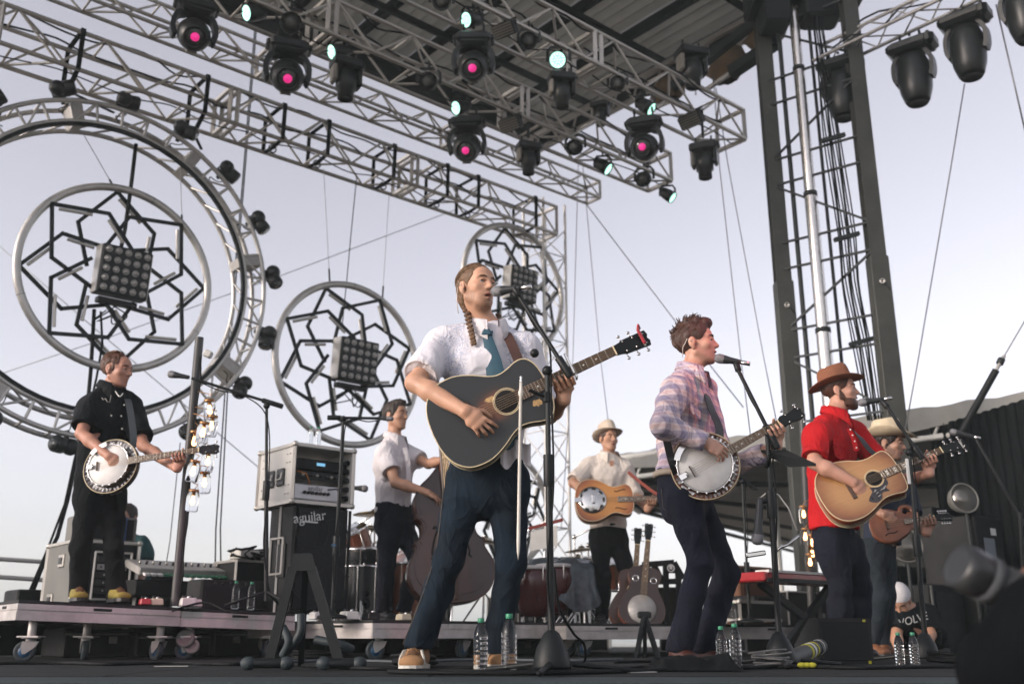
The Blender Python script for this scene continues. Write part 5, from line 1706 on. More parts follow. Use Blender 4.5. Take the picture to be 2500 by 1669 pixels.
def plaid_mat():
 m = bpy.data.materials.new('plaid_cotton'); m.use_nodes = True
 nt = m.node_tree; b = nt.nodes['Principled BSDF']; b.inputs['Roughness'].default_value = .85
 tc = nt.nodes.new('ShaderNodeTexCoord')
 base = None
 def stripes(axis, freq, thr, phase=0.0):
  mp = nt.nodes.new('ShaderNodeVectorMath'); mp.operation = 'DOT_PRODUCT'; mp.inputs[1].default_value = axis
  nt.links.new(tc.outputs['Object'], mp.inputs[0])
  nz = nt.nodes.new('ShaderNodeTexNoise'); nz.inputs['Scale'].default_value = 7
  nt.links.new(tc.outputs['Object'], nz.inputs['Vector'])
  ad = nt.nodes.new('ShaderNodeMath'); ad.operation = 'MULTIPLY_ADD'; ad.inputs[1].default_value = .03
  nt.links.new(nz.outputs['Fac'], ad.inputs[0]); nt.links.new(mp.outputs['Value'], ad.inputs[2])
  mu = nt.nodes.new('ShaderNodeMath'); mu.operation = 'MULTIPLY_ADD'; mu.inputs[1].default_value = freq * 2 * math.pi; mu.inputs[2].default_value = phase
  nt.links.new(ad.outputs[0], mu.inputs[0])
  sn = nt.nodes.new('ShaderNodeMath'); sn.operation = 'SINE'; nt.links.new(mu.outputs[0], sn.inputs[0])
  mr = nt.nodes.new('ShaderNodeMapRange'); mr.inputs['From Min'].default_value = thr - .22; mr.inputs['From Max'].default_value = thr + .22
  nt.links.new(sn.outputs[0], mr.inputs['Value'])
  return mr.outputs['Result']
 def mixc(prev, fac, col, w):
  mx = nt.nodes.new('ShaderNodeMix'); mx.data_type = 'RGBA'; mx.blend_type = 'MULTIPLY'
  ml = nt.nodes.new('ShaderNodeMath'); ml.operation = 'MULTIPLY'; ml.inputs[1].default_value = w
  nt.links.new(fac, ml.inputs[0]); nt.links.new(ml.outputs[0], mx.inputs['Factor'])
  if prev is None: mx.inputs['A'].default_value = (.70, .58, .58, 1)
  else: nt.links.new(prev, mx.inputs['A'])
  mx.inputs['B'].default_value = (*col, 1)
  return mx.outputs['Result']
 p = mixc(None, stripes((0.10, .05, 1.0), 15, .1), (.42, .46, .66), .62)
 p = mixc(p, stripes((.80, .62, .18), 15, .1, 1.0), (.42, .46, .66), .62)
 p = mixc(p, stripes((0.10, .05, 1.0), 15, .75, 2.8), (.85, .66, .60), .5)
 p = mixc(p, stripes((.80, .62, .18), 30, .8, 2.0), (.75, .60, .62), .35)
 nt.links.new(p, b.inputs['Base Color'])
 add_crease(nt, b, tc, .6, 10)
 return m
PLAID = plaid_mat()
def floral_mat(center_x, y0, z0):
 """white cotton with a blue scroll print over the front shoulders"""
 m = bpy.data.materials.new('printed_cotton'); m.use_nodes = True
 nt = m.node_tree; b = nt.nodes['Principled BSDF']; b.inputs['Roughness'].default_value = .85
 tc = nt.nodes.new('ShaderNodeTexCoord')
 sep = nt.nodes.new('ShaderNodeSeparateXYZ'); nt.links.new(tc.outputs['Object'], sep.inputs[0])
 vor = nt.nodes.new('ShaderNodeTexNoise'); vor.inputs['Scale'].default_value = 17; vor.inputs['Detail'].default_value = 3; vor.inputs['Distortion'].default_value = 2.6
 nt.links.new(tc.outputs['Object'], vor.inputs['Vector'])
 a = nt.nodes.new('ShaderNodeMath'); a.operation = 'MULTIPLY'; a.inputs[1].default_value = 7.0; nt.links.new(vor.outputs['Fac'], a.inputs[0])
 fr = nt.nodes.new('ShaderNodeMath'); fr.operation = 'PINGPONG'; fr.inputs[1].default_value = .5; nt.links.new(a.outputs[0], fr.inputs[0])
 ln = nt.nodes.new('ShaderNodeMapRange'); ln.inputs['From Min'].default_value = .26; ln.inputs['From Max'].default_value = .12; nt.links.new(fr.outputs[0], ln.inputs['Value'])
 dx = nt.nodes.new('ShaderNodeMath'); dx.operation = 'SUBTRACT'; dx.inputs[1].default_value = center_x; nt.links.new(sep.outputs['X'], dx.inputs[0])
 ab = nt.nodes.new('ShaderNodeMath'); ab.operation = 'ABSOLUTE'; nt.links.new(dx.outputs[0], ab.inputs[0])
 d2 = nt.nodes.new('ShaderNodeMath'); d2.operation = 'SUBTRACT'; d2.inputs[1].default_value = .140; nt.links.new(ab.outputs[0], d2.inputs[0])
 d3 = nt.nodes.new('ShaderNodeMath'); d3.operation = 'ABSOLUTE'; nt.links.new(d2.outputs[0], d3.inputs[0])
 n2 = nt.nodes.new('ShaderNodeTexNoise'); n2.inputs['Scale'].default_value = 12; nt.links.new(tc.outputs['Object'], n2.inputs['Vector'])
 d4 = nt.nodes.new('ShaderNodeMath'); d4.operation = 'MULTIPLY_ADD'; d4.inputs[1].default_value = .13; nt.links.new(n2.outputs['Fac'], d4.inputs[0]); nt.links.new(d3.outputs[0], d4.inputs[2])
 mk = nt.nodes.new('ShaderNodeMapRange'); mk.inputs['From Min'].default_value = .135; mk.inputs['From Max'].default_value = .10; nt.links.new(d4.outputs[0], mk.inputs['Value'])
 my = nt.nodes.new('ShaderNodeMapRange'); my.inputs['From Min'].default_value = y0 + .02; my.inputs['From Max'].default_value = y0 - .02; nt.links.new(sep.outputs['Y'], my.inputs['Value'])
 mz = nt.nodes.new('ShaderNodeMapRange'); mz.inputs['From Min'].default_value = z0; mz.inputs['From Max'].default_value = z0 + .05; nt.links.new(sep.outputs['Z'], mz.inputs['Value'])
 x1 = nt.nodes.new('ShaderNodeMath'); x1.operation = 'MULTIPLY'; nt.links.new(mk.outputs[0], x1.inputs[0]); nt.links.new(my.outputs[0], x1.inputs[1])
 x2 = nt.nodes.new('ShaderNodeMath'); x2.operation = 'MULTIPLY'; nt.links.new(x1.outputs[0], x2.inputs[0]); nt.links.new(mz.outputs[0], x2.inputs[1])
 x3 = nt.nodes.new('ShaderNodeMath'); x3.operation = 'MULTIPLY'; nt.links.new(x2.outputs[0], x3.inputs[0]); nt.links.new(ln.outputs[0], x3.inputs[1])
 mx = nt.nodes.new('ShaderNodeMix'); mx.data_type = 'RGBA'; mx.inputs['A'].default_value = (.66, .645, .69, 1); mx.inputs['B'].default_value = (.32, .36, .48, 1)
 nt.links.new(x3.outputs[0], mx.inputs['Factor']); nt.links.new(mx.outputs['Result'], b.inputs['Base Color'])
 add_crease(nt, b, tc, .28, 8)
 return m
def denim(name, col):
 return mat(name, col, .9, var=.35, vscale=5, bump=.35, bscale=220, wear=tuple(min(1, c * 1.7) for c in col), wear_amt=.0, spec=.2, crease=.42, cscale=7)
WHITEC = mat('white_cotton', (.62, .59, .61), .88, var=.06, vscale=4, bump=.2, bscale=200, spec=.2, crease=.40, cscale=9)
CREAMC = mat('cream_cotton', (.62, .56, .50), .88, var=.06, vscale=4, bump=.2, bscale=200, spec=.2, crease=.40, cscale=9)
REDC = mat('red_cotton', (.42, .010, .014), .8, var=.12, vscale=4, bump=.2, bscale=200, spec=.2, crease=.40, cscale=9)
BLKC = mat('black_cotton', (.006, .008, .010), .85, var=.25, vscale=4, bump=.2, bscale=200, spec=.2, crease=.40, cscale=9)
NAVYC = mat('navy_cotton', (.010, .016, .032), .85, var=.25, vscale=4)
JEANA = denim('jeans_blue', (.007, .0135, .022)); JEANB = denim('jeans_ink', (.0085, .010, .019)); JEANC = denim('jeans_dark', (.0075, .009, .017)); JEAND = denim('jeans_grey', (.018, .024, .030))
BLKP = denim('black_denim', (.004, .005, .006))
LEATH = mat('brown_leather', (.055, .022, .016), .5, var=.3, vscale=15)
LEATB = mat('black_leather', (.012, .012, .014), .45, var=.3, vscale=15)
# ================================================================== the singer with braids
Y0 = 4.45
HRA = hair_mat('hair_dark_blond', (.13, .072, .036))
def A(px, py, dy=0.0): return V(px, py, Y0 + dy)
MA = head_M(A(1166, 707, -.03), 38, 4, -2, .98)
SKA = skin_mat('skin_warm', (.50, .28, .185), M=MA, stub=(.19, .10, .055), amt=.85)
nb = A(1188, 803, .02); shR, shL = A(1086, 842, .02), A(1280, 850, .0)
elR, wrR = A(1013, 934, -.19), A(1136, 1004, -.31)
elL = A(1340, 1012, -.02)
MGA, LGA = iframe((1237, 980), (1500, 857), 4.18, 4.16, tilt=.22)
pa = person('bearded singer with braids in printed white shirt and teal tie playing a dark guitar', (A(1150, 1640).x, Y0, 0))
S = SDF(.0042)
add_head(S, MA, nb, .051, .35, 1.05)
torso(S, A(1190, 1135, .02), A(1188, 1030, .02), A(1183, 890, .02), nb, (.97, .24, 0), .84, .8)
S.cone(nb, shR, .05, .05, .04); S.cone(nb, shL, .05, .05, .04)
arm(S, shR, elR, wrR, f=1.04)
hand(S, wrR, (.76, .02, -.64), (.15, 1, -.15), 'R', (.34, .42, .5, .6), .10, .35)
wrL = fret_hand(S, MGA, .262, .026)
arm(S, shL, elL, wrL, f=1.0)
BA = S.build('body', SKA, pa)
add_face_parts(BA, MA, HRA, .35, (.003, .002))
SHA = floral_mat(A(1188, 900).x, Y0 + .02, A(1188, 985).z)
S = SDF(.006)
hemA = A(1190, 1122, .02)
torso(S, A(1192, 1150, .02), A(1188, 1030, .02), A(1183, 890, .02), nb, (.97, .24, 0), 1.0, 1.05)
S.cone(nb - UP * .022, shR, .052, .074, .06); S.cone(nb - UP * .022, shL, .052, .072, .06)
cp, cd = sleeve(S, shR, elR, .80, .082, .078)
cp2, cd2 = sleeve(S, shL, elL, .88, .072, .066)
S.cut(hemA, -UP, .3)
SHo = S.build('shirt', SHA, pa, folds(.0085, 8, (1, 1, .6)))
cuff(SHo, WHITEC, cp - cd * .012, cd, .080, .042); cuff(SHo, WHITEC, cp2, cd2, .068, .03)
collar(SHo, WHITEC, nb + Vector((.004, -.012, .0)), Vector((-.03, -.14, 1)), (.30, -1, 0), .063, .028, 16, .052, .042)
b = MB()
vs, fs = [], []
for i in range(13):
 t_ = i / 12
 for j in range(5):
  px = 1222 + 74 * t_; py = 1078 + j * (13 + 2.5 * math.sin(t_ * 7)) + 6 * math.sin(t_ * 9)
  vs.append(A(px, py, -.115 - .02 * math.sin(t_ * 15) - .004 * j))
for i in range(12):
 for j in range(4):
  fs.append((i * 5 + j, i * 5 + 5 + j, i * 5 + 6 + j, i * 5 + 1 + j))
b._add(vs, fs, None, True); b.build('shirt_tail', WHITEC, pa)
for i in range(3):
 b = MB(); b.lathe([(.006, 0), (.006, .003), (.001, .004)], frame((1, 0, 0), UP, (0, -1, 0), A(1187 + i, 800 + i * 16, -.085 - .010 * i)), 10); b.build('button', LEATB, SHo)
TIE = mat('teal_tie', (.032, .088, .125), .6, var=.12, vscale=60)
b = MB()
tp = [(1187, 809, -.10, 17), (1190, 822, -.108, 12), (1195, 840, -.116, 14), (1204, 880, -.124, 20), (1213, 930, -.128, 24), (1222, 980, -.128, 26), (1236, 1040, -.128, 27), (1246, 1075, -.128, 28), (1240, 1098, -.128, 4)]
vs, fs = [], []
for (px, py, dy, hw) in tp:
 vs += [A(px - hw, py + hw * .12, dy + .004), A(px, py, dy - .005), A(px + hw, py - hw * .12, dy + .004)]
for i in range(len(tp) - 1):
 for j in (0, 1):
  fs.append((i * 3 + j, i * 3 + 3 + j, i * 3 + 4 + j, i * 3 + 1 + j))
b._add(vs, fs, None, True); ti = b.build('tie', TIE, pa)
b = MB(); b.box((0, 0, 0), (.048, .022, .034), frame((1, 0, 0), (0, 1, 0), UP, A(1188, 812, -.105)), .008, .8); b.build('tie_knot', TIE, ti)
S = SDF(.0045)
S.ell((0, -.026, .048), (.081, .104, .090), MA, .01)
S.ell((0, -.085, -.01), (.055, .038, .075), MA, .02)
S.ell((0, .094, -.022), (.085, .102, .112), MA, .012, 'sub')
for s in (-1, 1):
 S.ell((s * .085, -.020, -.005), (.03, .026, .040), MA, .008, 'sub')
S.cut(MA @ Vector((0, -.02, -.05)), MA.to_3x3() @ Vector((0, .7, -1)), .2, .012)
S.build('hair', HRA, BA, strand_disp(.004, (90, 90, 90)))
for nm, pts, r0 in (('braid', [(1137, 752, .0), (1143, 775, -.06), (1148, 800, -.105), (1153, 822, -.115), (1157, 841, -.115)], .014), ('braid', [(1217, 768, .05), (1221, 790, .0), (1226, 812, -.06)], .010)):
 C_pts = smooth_curve([tuple(A(*p)) for p in pts], 5)
 S = SDF(.004)
 for i, p in enumerate(C_pts):
  o = .007 * (1 if i % 2 else -1)
  rr_ = r0 * (1 - .35 * i / len(C_pts))
  S.ell((p[0] + o, p[1], p[2]), (rr_ * .95, rr_, rr_ * .80), None, .004)
 S.build(nm, HRA, BA, strand_disp(.002))
def beard(par, M, m, th=.006, long_=0.0, name='beard', res=.0045, must=True, amp=.003, low=True):
 S = SDF(res)
 S.ell((0, .030, -.072), (.048 + th, .052 + th, .044 + th), M, .015)
 for s in (-1, 1):
  S.cone(M @ Vector((s * .054, -.006, -.040)), M @ Vector((s * .024, .056, -.090)), (.017 + th), (.017 + th), .02)
  S.cone(M @ Vector((s * .062, -.010, -.002)), M @ Vector((s * .056, -.006, -.045)), .010 + th * .4, .014 + th * .8, .015)
 S.ell((0, .064, -.100 - long_ * .5), (.023 + th, .020 + th, .019 + th + long_), M, .016)
 if must:
  S.cone(M @ Vector((-.022, .078, -.050)), M @ Vector((0, .091, -.041)), .004 + th * .5, .004 + th * .5, .004)
  S.cone(M @ Vector((.022, .078, -.050)), M @ Vector((0, .091, -.041)), .004 + th * .5, .004 + th * .5, .004)
 S.ell((0, .055, .005), (.060, .085, .042), M, .008, 'sub')          # clear cheeks
 S.ell((0, .098, -.060), (.024, .030, .011), M, .004, 'sub')          # clear mouth
 S.cut(M @ Vector((0, -.018, -.03)), M.to_3x3() @ Vector((0, -1, 0)), .2, .006)
 return S.build(name, m, par, strand_disp(amp))
S = SDF(.0065)
kR, kL, aR, aL = A(1094, 1372, -.06), A(1247, 1375, .0), A(1022, 1578, .02), A(1208, 1592, .10)
trousers(S, A(1190, 1165, .02), A(1137, 1180, .02), A(1244, 1180, .02), kR, kL, aR, aL, (.97, .24, 0), .87, .066, A(1191, 1108, .02), .130, .192)
JA = S.build('jeans', JEANA, pa, folds(.0085, 8, (1, 1, .8)))
b = MB(); b.torus((0, 0, 0), 1.0, .11, frame(Vector((.97, .24, 0)) * .172, Vector((-.24, .97, 0)) * .118, UP * .172, A(1191, 1110, .02)), 48, 6); b.build('belt', LEATH, JA)
for (h, k_, a_) in ((A(1083, 1190, -.03), kR + Vector((-.062, -.03, 0)), aR + Vector((-.066, -.02, .01))),):
 b = MB(); b.sweep(smooth_curve([tuple(h), tuple(k_), tuple(a_)], 8), .0022, 5); b.build('seam', mat('seam_thread', (.09, .075, .06), .8, var=.1), JA)
TAN = mat('tan_suede', (.30, .165, .075), .8, var=.2, vscale=20, bump=.3, bscale=200)
WSOLE = mat('white_rubber', (.55, .53, .48), .6, var=.12, wear=(.3, .27, .22), wear_amt=.0)
fz = lambda px, Y: Vector((V(px, 1600, Y).x, Y, 0.012))
s_ = shoe('', pa, fz(1000, 4.27), fz(1024, 4.56), TAN, WSOLE, .053, .095, True, res=.005, laces=mat('brown_lace', (.12, .06, .025), .8, var=.1))
STRP = mat('white_stripe', (.6, .57, .5), .6, var=.1)
for i in range(5):
 for s in (-1, 1):
  o = fz(1005 + i * 2.0, 4.335 + .036 * i)
  b = MB(); b.sweep([o + Vector((s * .052, -.005, .024)), o + Vector((s * .050, .005, .05)), o + Vector((s * .036, .02, .082))], .0035, 6); b.build('stripe', STRP, s_)
s_ = shoe('', pa, fz(1228, 4.40), fz(1203, 4.68), TAN, WSOLE, .050, .095, True, res=.005)
for i in range(3):
 o = fz(1216, 4.50 + .035 * i)
 b = MB(); b.sweep([o + Vector((-.048, -.005, .020)), o + Vector((-.046, .005, .05)), o + Vector((-.030, .02, .078))], .0035, 6); b.build('stripe', STRP, s_)
BURST = ramp_mat('dark_burst', [(0.0, (.20, .075, .030)), (.38, (.13, .042, .020)), (.62, (.024, .017, .015)), (.85, (.011, .014, .017)), (1.0, (.010, .013, .016))], (-.055, 0, 0), (.17, .12, 1), .5, .12, .3, (.07, .035, .018), -.05)
DSIDE = mat('dark_side', (.020, .018, .018), .3, var=.2, coat=.4)
ga = guitar('worn dark sunburst acoustic guitar held by the singer with braids', MGA, SLOPE, BURST, DSIDE, 1.0, .10, CREAM, None, min(.515, LGA), logo='Gibson', name='acoustic_guitar')
WORN = mat('bare_wood', (.42, .27, .12), .6, var=.4, vscale=60)
b = MB();
rnd = random.Random(4)
b.prism([(.118 + .026 * (.6 + .4 * rnd.random()) * math.cos(a), -.062 + .020 * (.5 + .5 * rnd.random()) * math.sin(a)) for a in [2 * math.pi * i / 22 for i in range(22)]], .0031, .0036); b.build('worn_patch', WORN, ga, MGA)
b = MB(); b.prism([(-.06 + .030 * (.6 + .4 * rnd.random()) * math.cos(a), .040 + .016 * (.5 + .5 * rnd.random()) * math.sin(a)) for a in [2 * math.pi * i / 22 for i in range(22)]], .0031, .0036); b.build('worn_patch', WORN, ga, MGA)
b = MB(); b.box((.515, .0, .02), (.014, .075, .012), None, .004); b.sweep([(.515, .035, .02), (.53, .055, .0), (.535, .045, -.03)], .006, 6); b.build('capo_clip', CAPOR, ga, MGA @ Matrix.Translation((.14, .012, -.03)))
b = MB(); b.box((.315, .030, .022), (.012, .10, .010), None, .003); b.box((.318, -.03, -.005), (.012, .02, .05), None, .003); b.build('capo', NICKEL, ga, MGA)
strap('brown leather strap over the shoulder of the singer with braids', [A(1222, 806, .03), A(1240, 822, -.075), A(1256, 856, -.11), A(1276, 900, -.13), A(1300, 935, -.14), MGA @ Vector((.15, .10, -.05))], .045, LEATH, (0, -1, .1))
rope('earpiece_wire', [MA @ Vector((.082, -.02, .005)), MA @ Vector((.086, -.035, .03)), MA @ Vector((.082, -.055, -.02)), MA @ Vector((.075, -.065, -.075)), MA @ Vector((.07, -.06, -.12))], .0022, mat('clear_plastic', (.6, .55, .5), .2, var=.05), BA)
def strands(par, M, m, n, front=.55, seed=1, length=.07, r=.0011, back=True, lift=.004):
 """fine loose hair lying over the cap, combed backwards"""
 rnd = random.Random(seed); b = MB()
 for i in range(n):
  a = rnd.uniform(0, 2 * math.pi); e = rnd.uniform(.05, 1.35)
  d = Vector((math.sin(e) * math.cos(a), math.sin(e) * math.sin(a), math.cos(e)))
  if d.y > front: continue
  pts = []
  for k in range(5):
   q = Vector((d.x, d.y - k * length * 3.2, d.z - k * length * (1.2 if back else 2))).normalized()
   f = 1.01 + lift * 10 * rnd.uniform(0, 1) * k / 5
   pts.append((q.x * .083 * f, -.026 + q.y * .106 * f, .048 + q.z * .092 * f))
  b.sweep(pts, [r, r, r, r * .8, r * .3], 4)
 o = b.build('hair_strands', m, par, M); o['kind'] = 'stuff'
 return o
strands(BA, MA, HRA, 260, .50, 3, .06)
strands(BA, MA, hair_mat('hair_light_blond', (.26, .16, .085)), 160, .50, 5, .07, .0009, True, .010)
# ================================================================== the plaid banjo singer
Y0B = 5.3
HRB = hair_mat('hair_brown', (.055, .026, .018))
def Bp(px, py, dy=0.0): return V(px, py, Y0B + dy)
pb = person('singer in plaid western shirt and tousled hair playing a banjo', (Bp(1690, 1600).x, Y0B, 0))
MBh = head_M(Bp(1702, 843, .0), 76, 6, 0, 1.02)
SKB = skin_mat('skin_fair', (.52, .29, .21), M=MBh, stub=(.20, .10, .075), amt=.5)
uB = Vector((.60, .80, 0))
nbB = Bp(1684, 911, .01); sRB, sLB = Bp(1655, 952, -.15), Bp(1712, 950, .17)
eRB, wRB = Bp(1617, 1036, -.26), Bp(1722, 1079, -.28)
MBJ, LBJ = iframe((1721, 1134), (1908, 1030), 5.08, 5.00, .0, (.42, -.86, .34))
S = SDF(.0048)
add_head(S, MBh, nbB, .050, .30)
torso(S, Bp(1668, 1165, .02), Bp(1670, 1090, .02), Bp(1672, 985, .02), nbB, uB, .84, .8)
S.cone(nbB, sRB, .05, .05, .04); S.cone(nbB, sLB, .05, .05, .04)
arm(S, sRB, eRB, wRB)
hand(S, wRB, (.82, .02, -.50), (-.2, 1, -.35), 'R', (.42, .5, .6, .7), .08, .35)
wLB = fret_hand(S, MBJ, .40, .020)
eLB = Bp(1768, 1150, .0)
arm(S, sLB, eLB, wLB)
BB = S.build('body', SKB, pb)
add_face_parts(BB, MBh, HRB, .30)
S = SDF(.0065)
torso(S, Bp(1664, 1170, .02), Bp(1668, 1090, .02), Bp(1672, 990, .02), nbB, uB, .96, 1.05)
S.cone(nbB - UP * .022, sRB, .055, .070, .05); S.cone(nbB - UP * .022, sLB, .055, .068, .05)
c1_, d1_ = sleeve(S, sRB, eRB, 0, .076, .068, wr=wRB, frac2=.90, r2=.048)
c2_, d2_ = sleeve(S, sLB, eLB, 0, .074, .062, wr=wLB, frac2=.72, r2=.044)
S.cut(Bp(1660, 1160), -UP, .3)
SB = S.build('shirt', PLAID, pb, folds(.009, 9, (1, 1, .7)))
cuff(SB, PLAID, c1_, d1_, .048, .05); cuff(SB, PLAID, c2_, d2_, .044, .05)
collar(SB, PLAID, nbB + Vector((.006, -.004, -.002)), Vector((.10, -.02, 1)), (.9, -.44, 0), .062, .028, 34, .060, .042)
b = MB(); b.prism([(-.05, .02), (.05, .02), (.05, -.015), (.025, -.035), (0, -.015), (-.025, -.035), (-.05, -.015)], 0, .004, frame(Vector((.62, .55, -.35)), UP, Vector((.62, -.78, .05)), Bp(1697, 1003, -.155))); b.build('pocket_flap', PLAID, SB)
hb_ = hair_cap(BB, MBh, HRB, .005, (.084, .108, .094), (0, -.024, .050), (.080, .095, .118), (0, .088, -.040), -.055,
                       [((0, .050, .118), (.050, .050, .030), .03), ((0, -.01, .135), (.055, .06, .022), .03)], .010, seed=3)
rnd = random.Random(9)
b = MB()
for i in range(90):
 a, e = rnd.uniform(0, 2 * math.pi), rnd.uniform(.15, 1.25)
 d = Vector((math.sin(e) * math.cos(a) * .8, math.sin(e) * math.sin(a), math.cos(e)))
 if d.y > .6 and d.z < .6: continue
 p0 = Vector((d.x * .080, -.020 + d.y * .104, .050 + d.z * .094))
 q = Vector((rnd.uniform(-1, 1), rnd.uniform(-.2, 1), rnd.uniform(0, .8))) * .022
 b.sweep([p0, p0 + d * .016, p0 + d * .026 + q * .6, p0 + d * .022 + q * 1.2], [.004, .0035, .0025, .0008], 5)
_o = b.build('hair_tuft', HRB, hb_, MBh); _o['kind'] = 'stuff'
strands(BB, MBh, hair_mat('hair_brown_light', (.11, .05, .03)), 240, .72, 6, .03, .0011, False, .016)
S = SDF(.007)
kRB, kLB, aRB, aLB = Bp(1712, 1374, -.12), Bp(1773, 1396, .08), Bp(1657, 1588, -.02), Bp(1717, 1593, .15)
trousers(S, Bp(1668, 1200, .02), Bp(1666, 1212, -.09), Bp(1694, 1212, .11), kRB, kLB, aRB, aLB, uB, .93, .066, Bp(1660, 1152, .02), .122, .160)
JB = S.build('jeans', JEANB, pb, folds(.0085, 8, (1, 1, .8)))
b = MB(); b.torus((0, 0, 0), 1.0, .13, frame(uB * .158, Vector((-uB.y, uB.x, 0)) * .120, UP * .15, Bp(1660, 1160, .02)), 40, 6); b.build('belt', mat('pale_belt', (.30, .25, .20), .6, var=.2), JB)
STH = mat('seam_thread', (.09, .075, .06), .8, var=.1)
Mp_ = frame(Vector((.75, -.62, -.12)), Vector((-.05, 0, 1)), Vector((-.60, -.80, .1)), Bp(1640, 1216, -.115))
b = MB(); b.prism([(-.06, .05), (.06, .05), (.06, -.06), (0, -.085), (-.06, -.06)], 0, .005, Mp_); pk_ = b.build('back_pocket', JEANB, JB)
b = MB(); b.sweep([(-.056, .046, .006), (-.056, -.056, .006), (0, -.08, .006), (.056, -.056, .006), (.056, .046, .006)], .0014, 4, M=Mp_); b.build('pocket_stitch', STH, pk_)
RBOOT = mat('red_brown_leather', (.05, .014, .010), .5, var=.3)
fzb = lambda px, Y: Vector((V(px, 1600, Y).x, Y, 0.012))
shoe('', pb, fzb(1706, 5.16), fzb(1640, 5.32), RBOOT, LEATB, .046, .11, True, 'boot', .007)
shoe('', pb, fzb(1765, 5.34), fzb(1702, 5.50), RBOOT, LEATB, .046, .11, True, 'boot', .007)
banjo('chrome-rimmed banjo with wood resonator held by the plaid singer', MBJ, .178, MAHOG, 22, LBJ * .96)
strap('wide black strap across the chest of the plaid singer', [Bp(1716, 938, .12), Bp(1724, 960, -.03), Bp(1738, 1000, -.12), Bp(1756, 1045, -.17), MBJ @ Vector((.12, .07, -.04))], .06, LEATB, (.6, -.8, .1))
strap('narrow black strap under the arm of the plaid singer', [Bp(1622, 1050, -.10), Bp(1630, 1085, -.15), Bp(1640, 1125, -.19), MBJ @ Vector((-.15, .02, -.05))], .04, LEATB, (0, -1, 0))
rope('earpiece_wire', [MBh @ Vector((.084, -.02, .004)), MBh @ Vector((.086, -.045, .02)), MBh @ Vector((.075, -.075, -.02)), MBh @ Vector((.06, -.085, -.07))], .0022, MATS['clear_plastic'], BB)
# ================================================================== the red-shirted guitarist
Y0C = 6.6
SKC = skin_mat('skin_ruddy', (.47, .25, .18))
HRC = hair_mat('hair_auburn', (.060, .024, .014))
def Cp(px, py, dy=0.0): return V(px, py, Y0C + dy)
pc = person('bearded guitarist in bright red embroidered shirt and brown hat', (Cp(2060, 1600).x, Y0C, 0))
MCh = head_M(Cp(2053, 957, .0), 70, 4, 0, 1.04)
uC = Vector((.60, .80, 0))
nbC = Cp(2034, 1014, .01); sRC, sLC = Cp(1995, 1062, -.15), Cp(2084, 1058, .16)
eRC, wRC = Cp(1988, 1128, -.25), Cp(2084, 1177, -.32)
MGC, LGC = iframe((2134, 1168), (2297, 1100), 6.28, 6.22, .25, (.12, -.95, .15))
S = SDF(.0052)
add_head(S, MCh, nbC, .055, .25, 1.1)
torso(S, Cp(2032, 1280, .02), Cp(2028, 1190, .02), Cp(2028, 1090, .02), nbC, uC, .9, .86)
S.cone(nbC, sRC, .055, .055, .04); S.cone(nbC, sLC, .055, .055, .04)
arm(S, sRC, eRC, wRC, f=1.12)
hand(S, wRC, (.66, .02, -.72), (.1, 1, -.1), 'R', (.30, .36, .42, .5), .12, .35)
wLC = fret_hand(S, MGC, .36, .024)
eLC = Cp(2190, 1180, .0)
arm(S, sLC, eLC, wLC, f=1.05)
BC = S.build('body', SKC, pc)
add_face_parts(BC, MCh, HRC, .25)
beard(BC, MCh, HRC, .006, .006, res=.0045, amp=.007)
hair_cap(BC, MCh, HRC, .006, seed=5, low=-.07)
S = SDF(.007)
torso(S, Cp(2036, 1290, .02), Cp(2030, 1190, .02), Cp(2026, 1095, .02), nbC, uC, 1.10, 1.22, hip=(.17, .122))
S.cone(nbC - UP * .022, sRC, .062, .082, .05); S.cone(nbC - UP * .022, sLC, .062, .080, .05)
c1_, d1_ = sleeve(S, sRC, eRC, .74, .088, .080)
c2_, d2_ = sleeve(S, sLC, eLC, .62, .082, .074)
S.cut(Cp(2036, 1290), -UP, .32)
SCo = S.build('shirt', REDC, pc, folds(.009, 8, (1, 1, .7)))
cuff(SCo, REDC, c1_, d1_, .080, .045); cuff(SCo, REDC, c2_, d2_, .074, .04)
collar(SCo, REDC, nbC + Vector((.006, -.004, -.002)), Vector((.08, -.02, 1)), (.9, -.44, 0), .068, .030, 32, .065, .045)
REDD = mat('red_stitch', (.16, .006, .010), .8, var=.2)
placket(SCo, REDC, [Cp(2074, 1046, -.150), Cp(2084, 1072, -.175), Cp(2092, 1100, -.185)], .034, 4)
pocket(SCo, REDC, Cp(2046, 1077, -.190), (.70, .55, 0), .11, .12)
EMB = mat('embroidery_dark', (.03, .02, .035), .8, var=.2); EMBW = mat('embroidery_pale', (.5, .42, .42), .8, var=.2)
for i, (px, py, m_, r_) in enumerate(((2021, 1033, EMBW, .016), (2026, 1042, EMB, .011), (2032, 1036, EMB, .009), (2034, 1047, EMB, .010), (2038, 1054, EMB, .007))):
 b = MB()
 for k in range(5):
  a = 2 * math.pi * k / 5
  b.sphere((r_ * math.cos(a), r_ * math.sin(a), 0), r_ * .65, 8, None, (1, 1, .3))
 b.build('embroidered_flower', m_, SCo, frame(Vector((.62, .5, 0)), UP, Vector((.55, -.8, .25)), Cp(px, py, -.145)))
S = SDF(.0075)
trousers(S, Cp(2040, 1320, .02), Cp(2030, 1335, -.09), Cp(2072, 1335, .10), Cp(2050, 1430, -.10), Cp(2098, 1432, .06), Cp(2052, 1585, -.06), Cp(2100, 1588, .10), uC, 1.02, .066, Cp(2034, 1280, .02))
S.build('jeans', JEANC, pc, folds(.008, 8, (1, 1, .8)))
shoe('', pc, fzb(2098, 6.45), fzb(2038, 6.6), LEATB, LEATB, .046, .11, True, 'boot', .008)
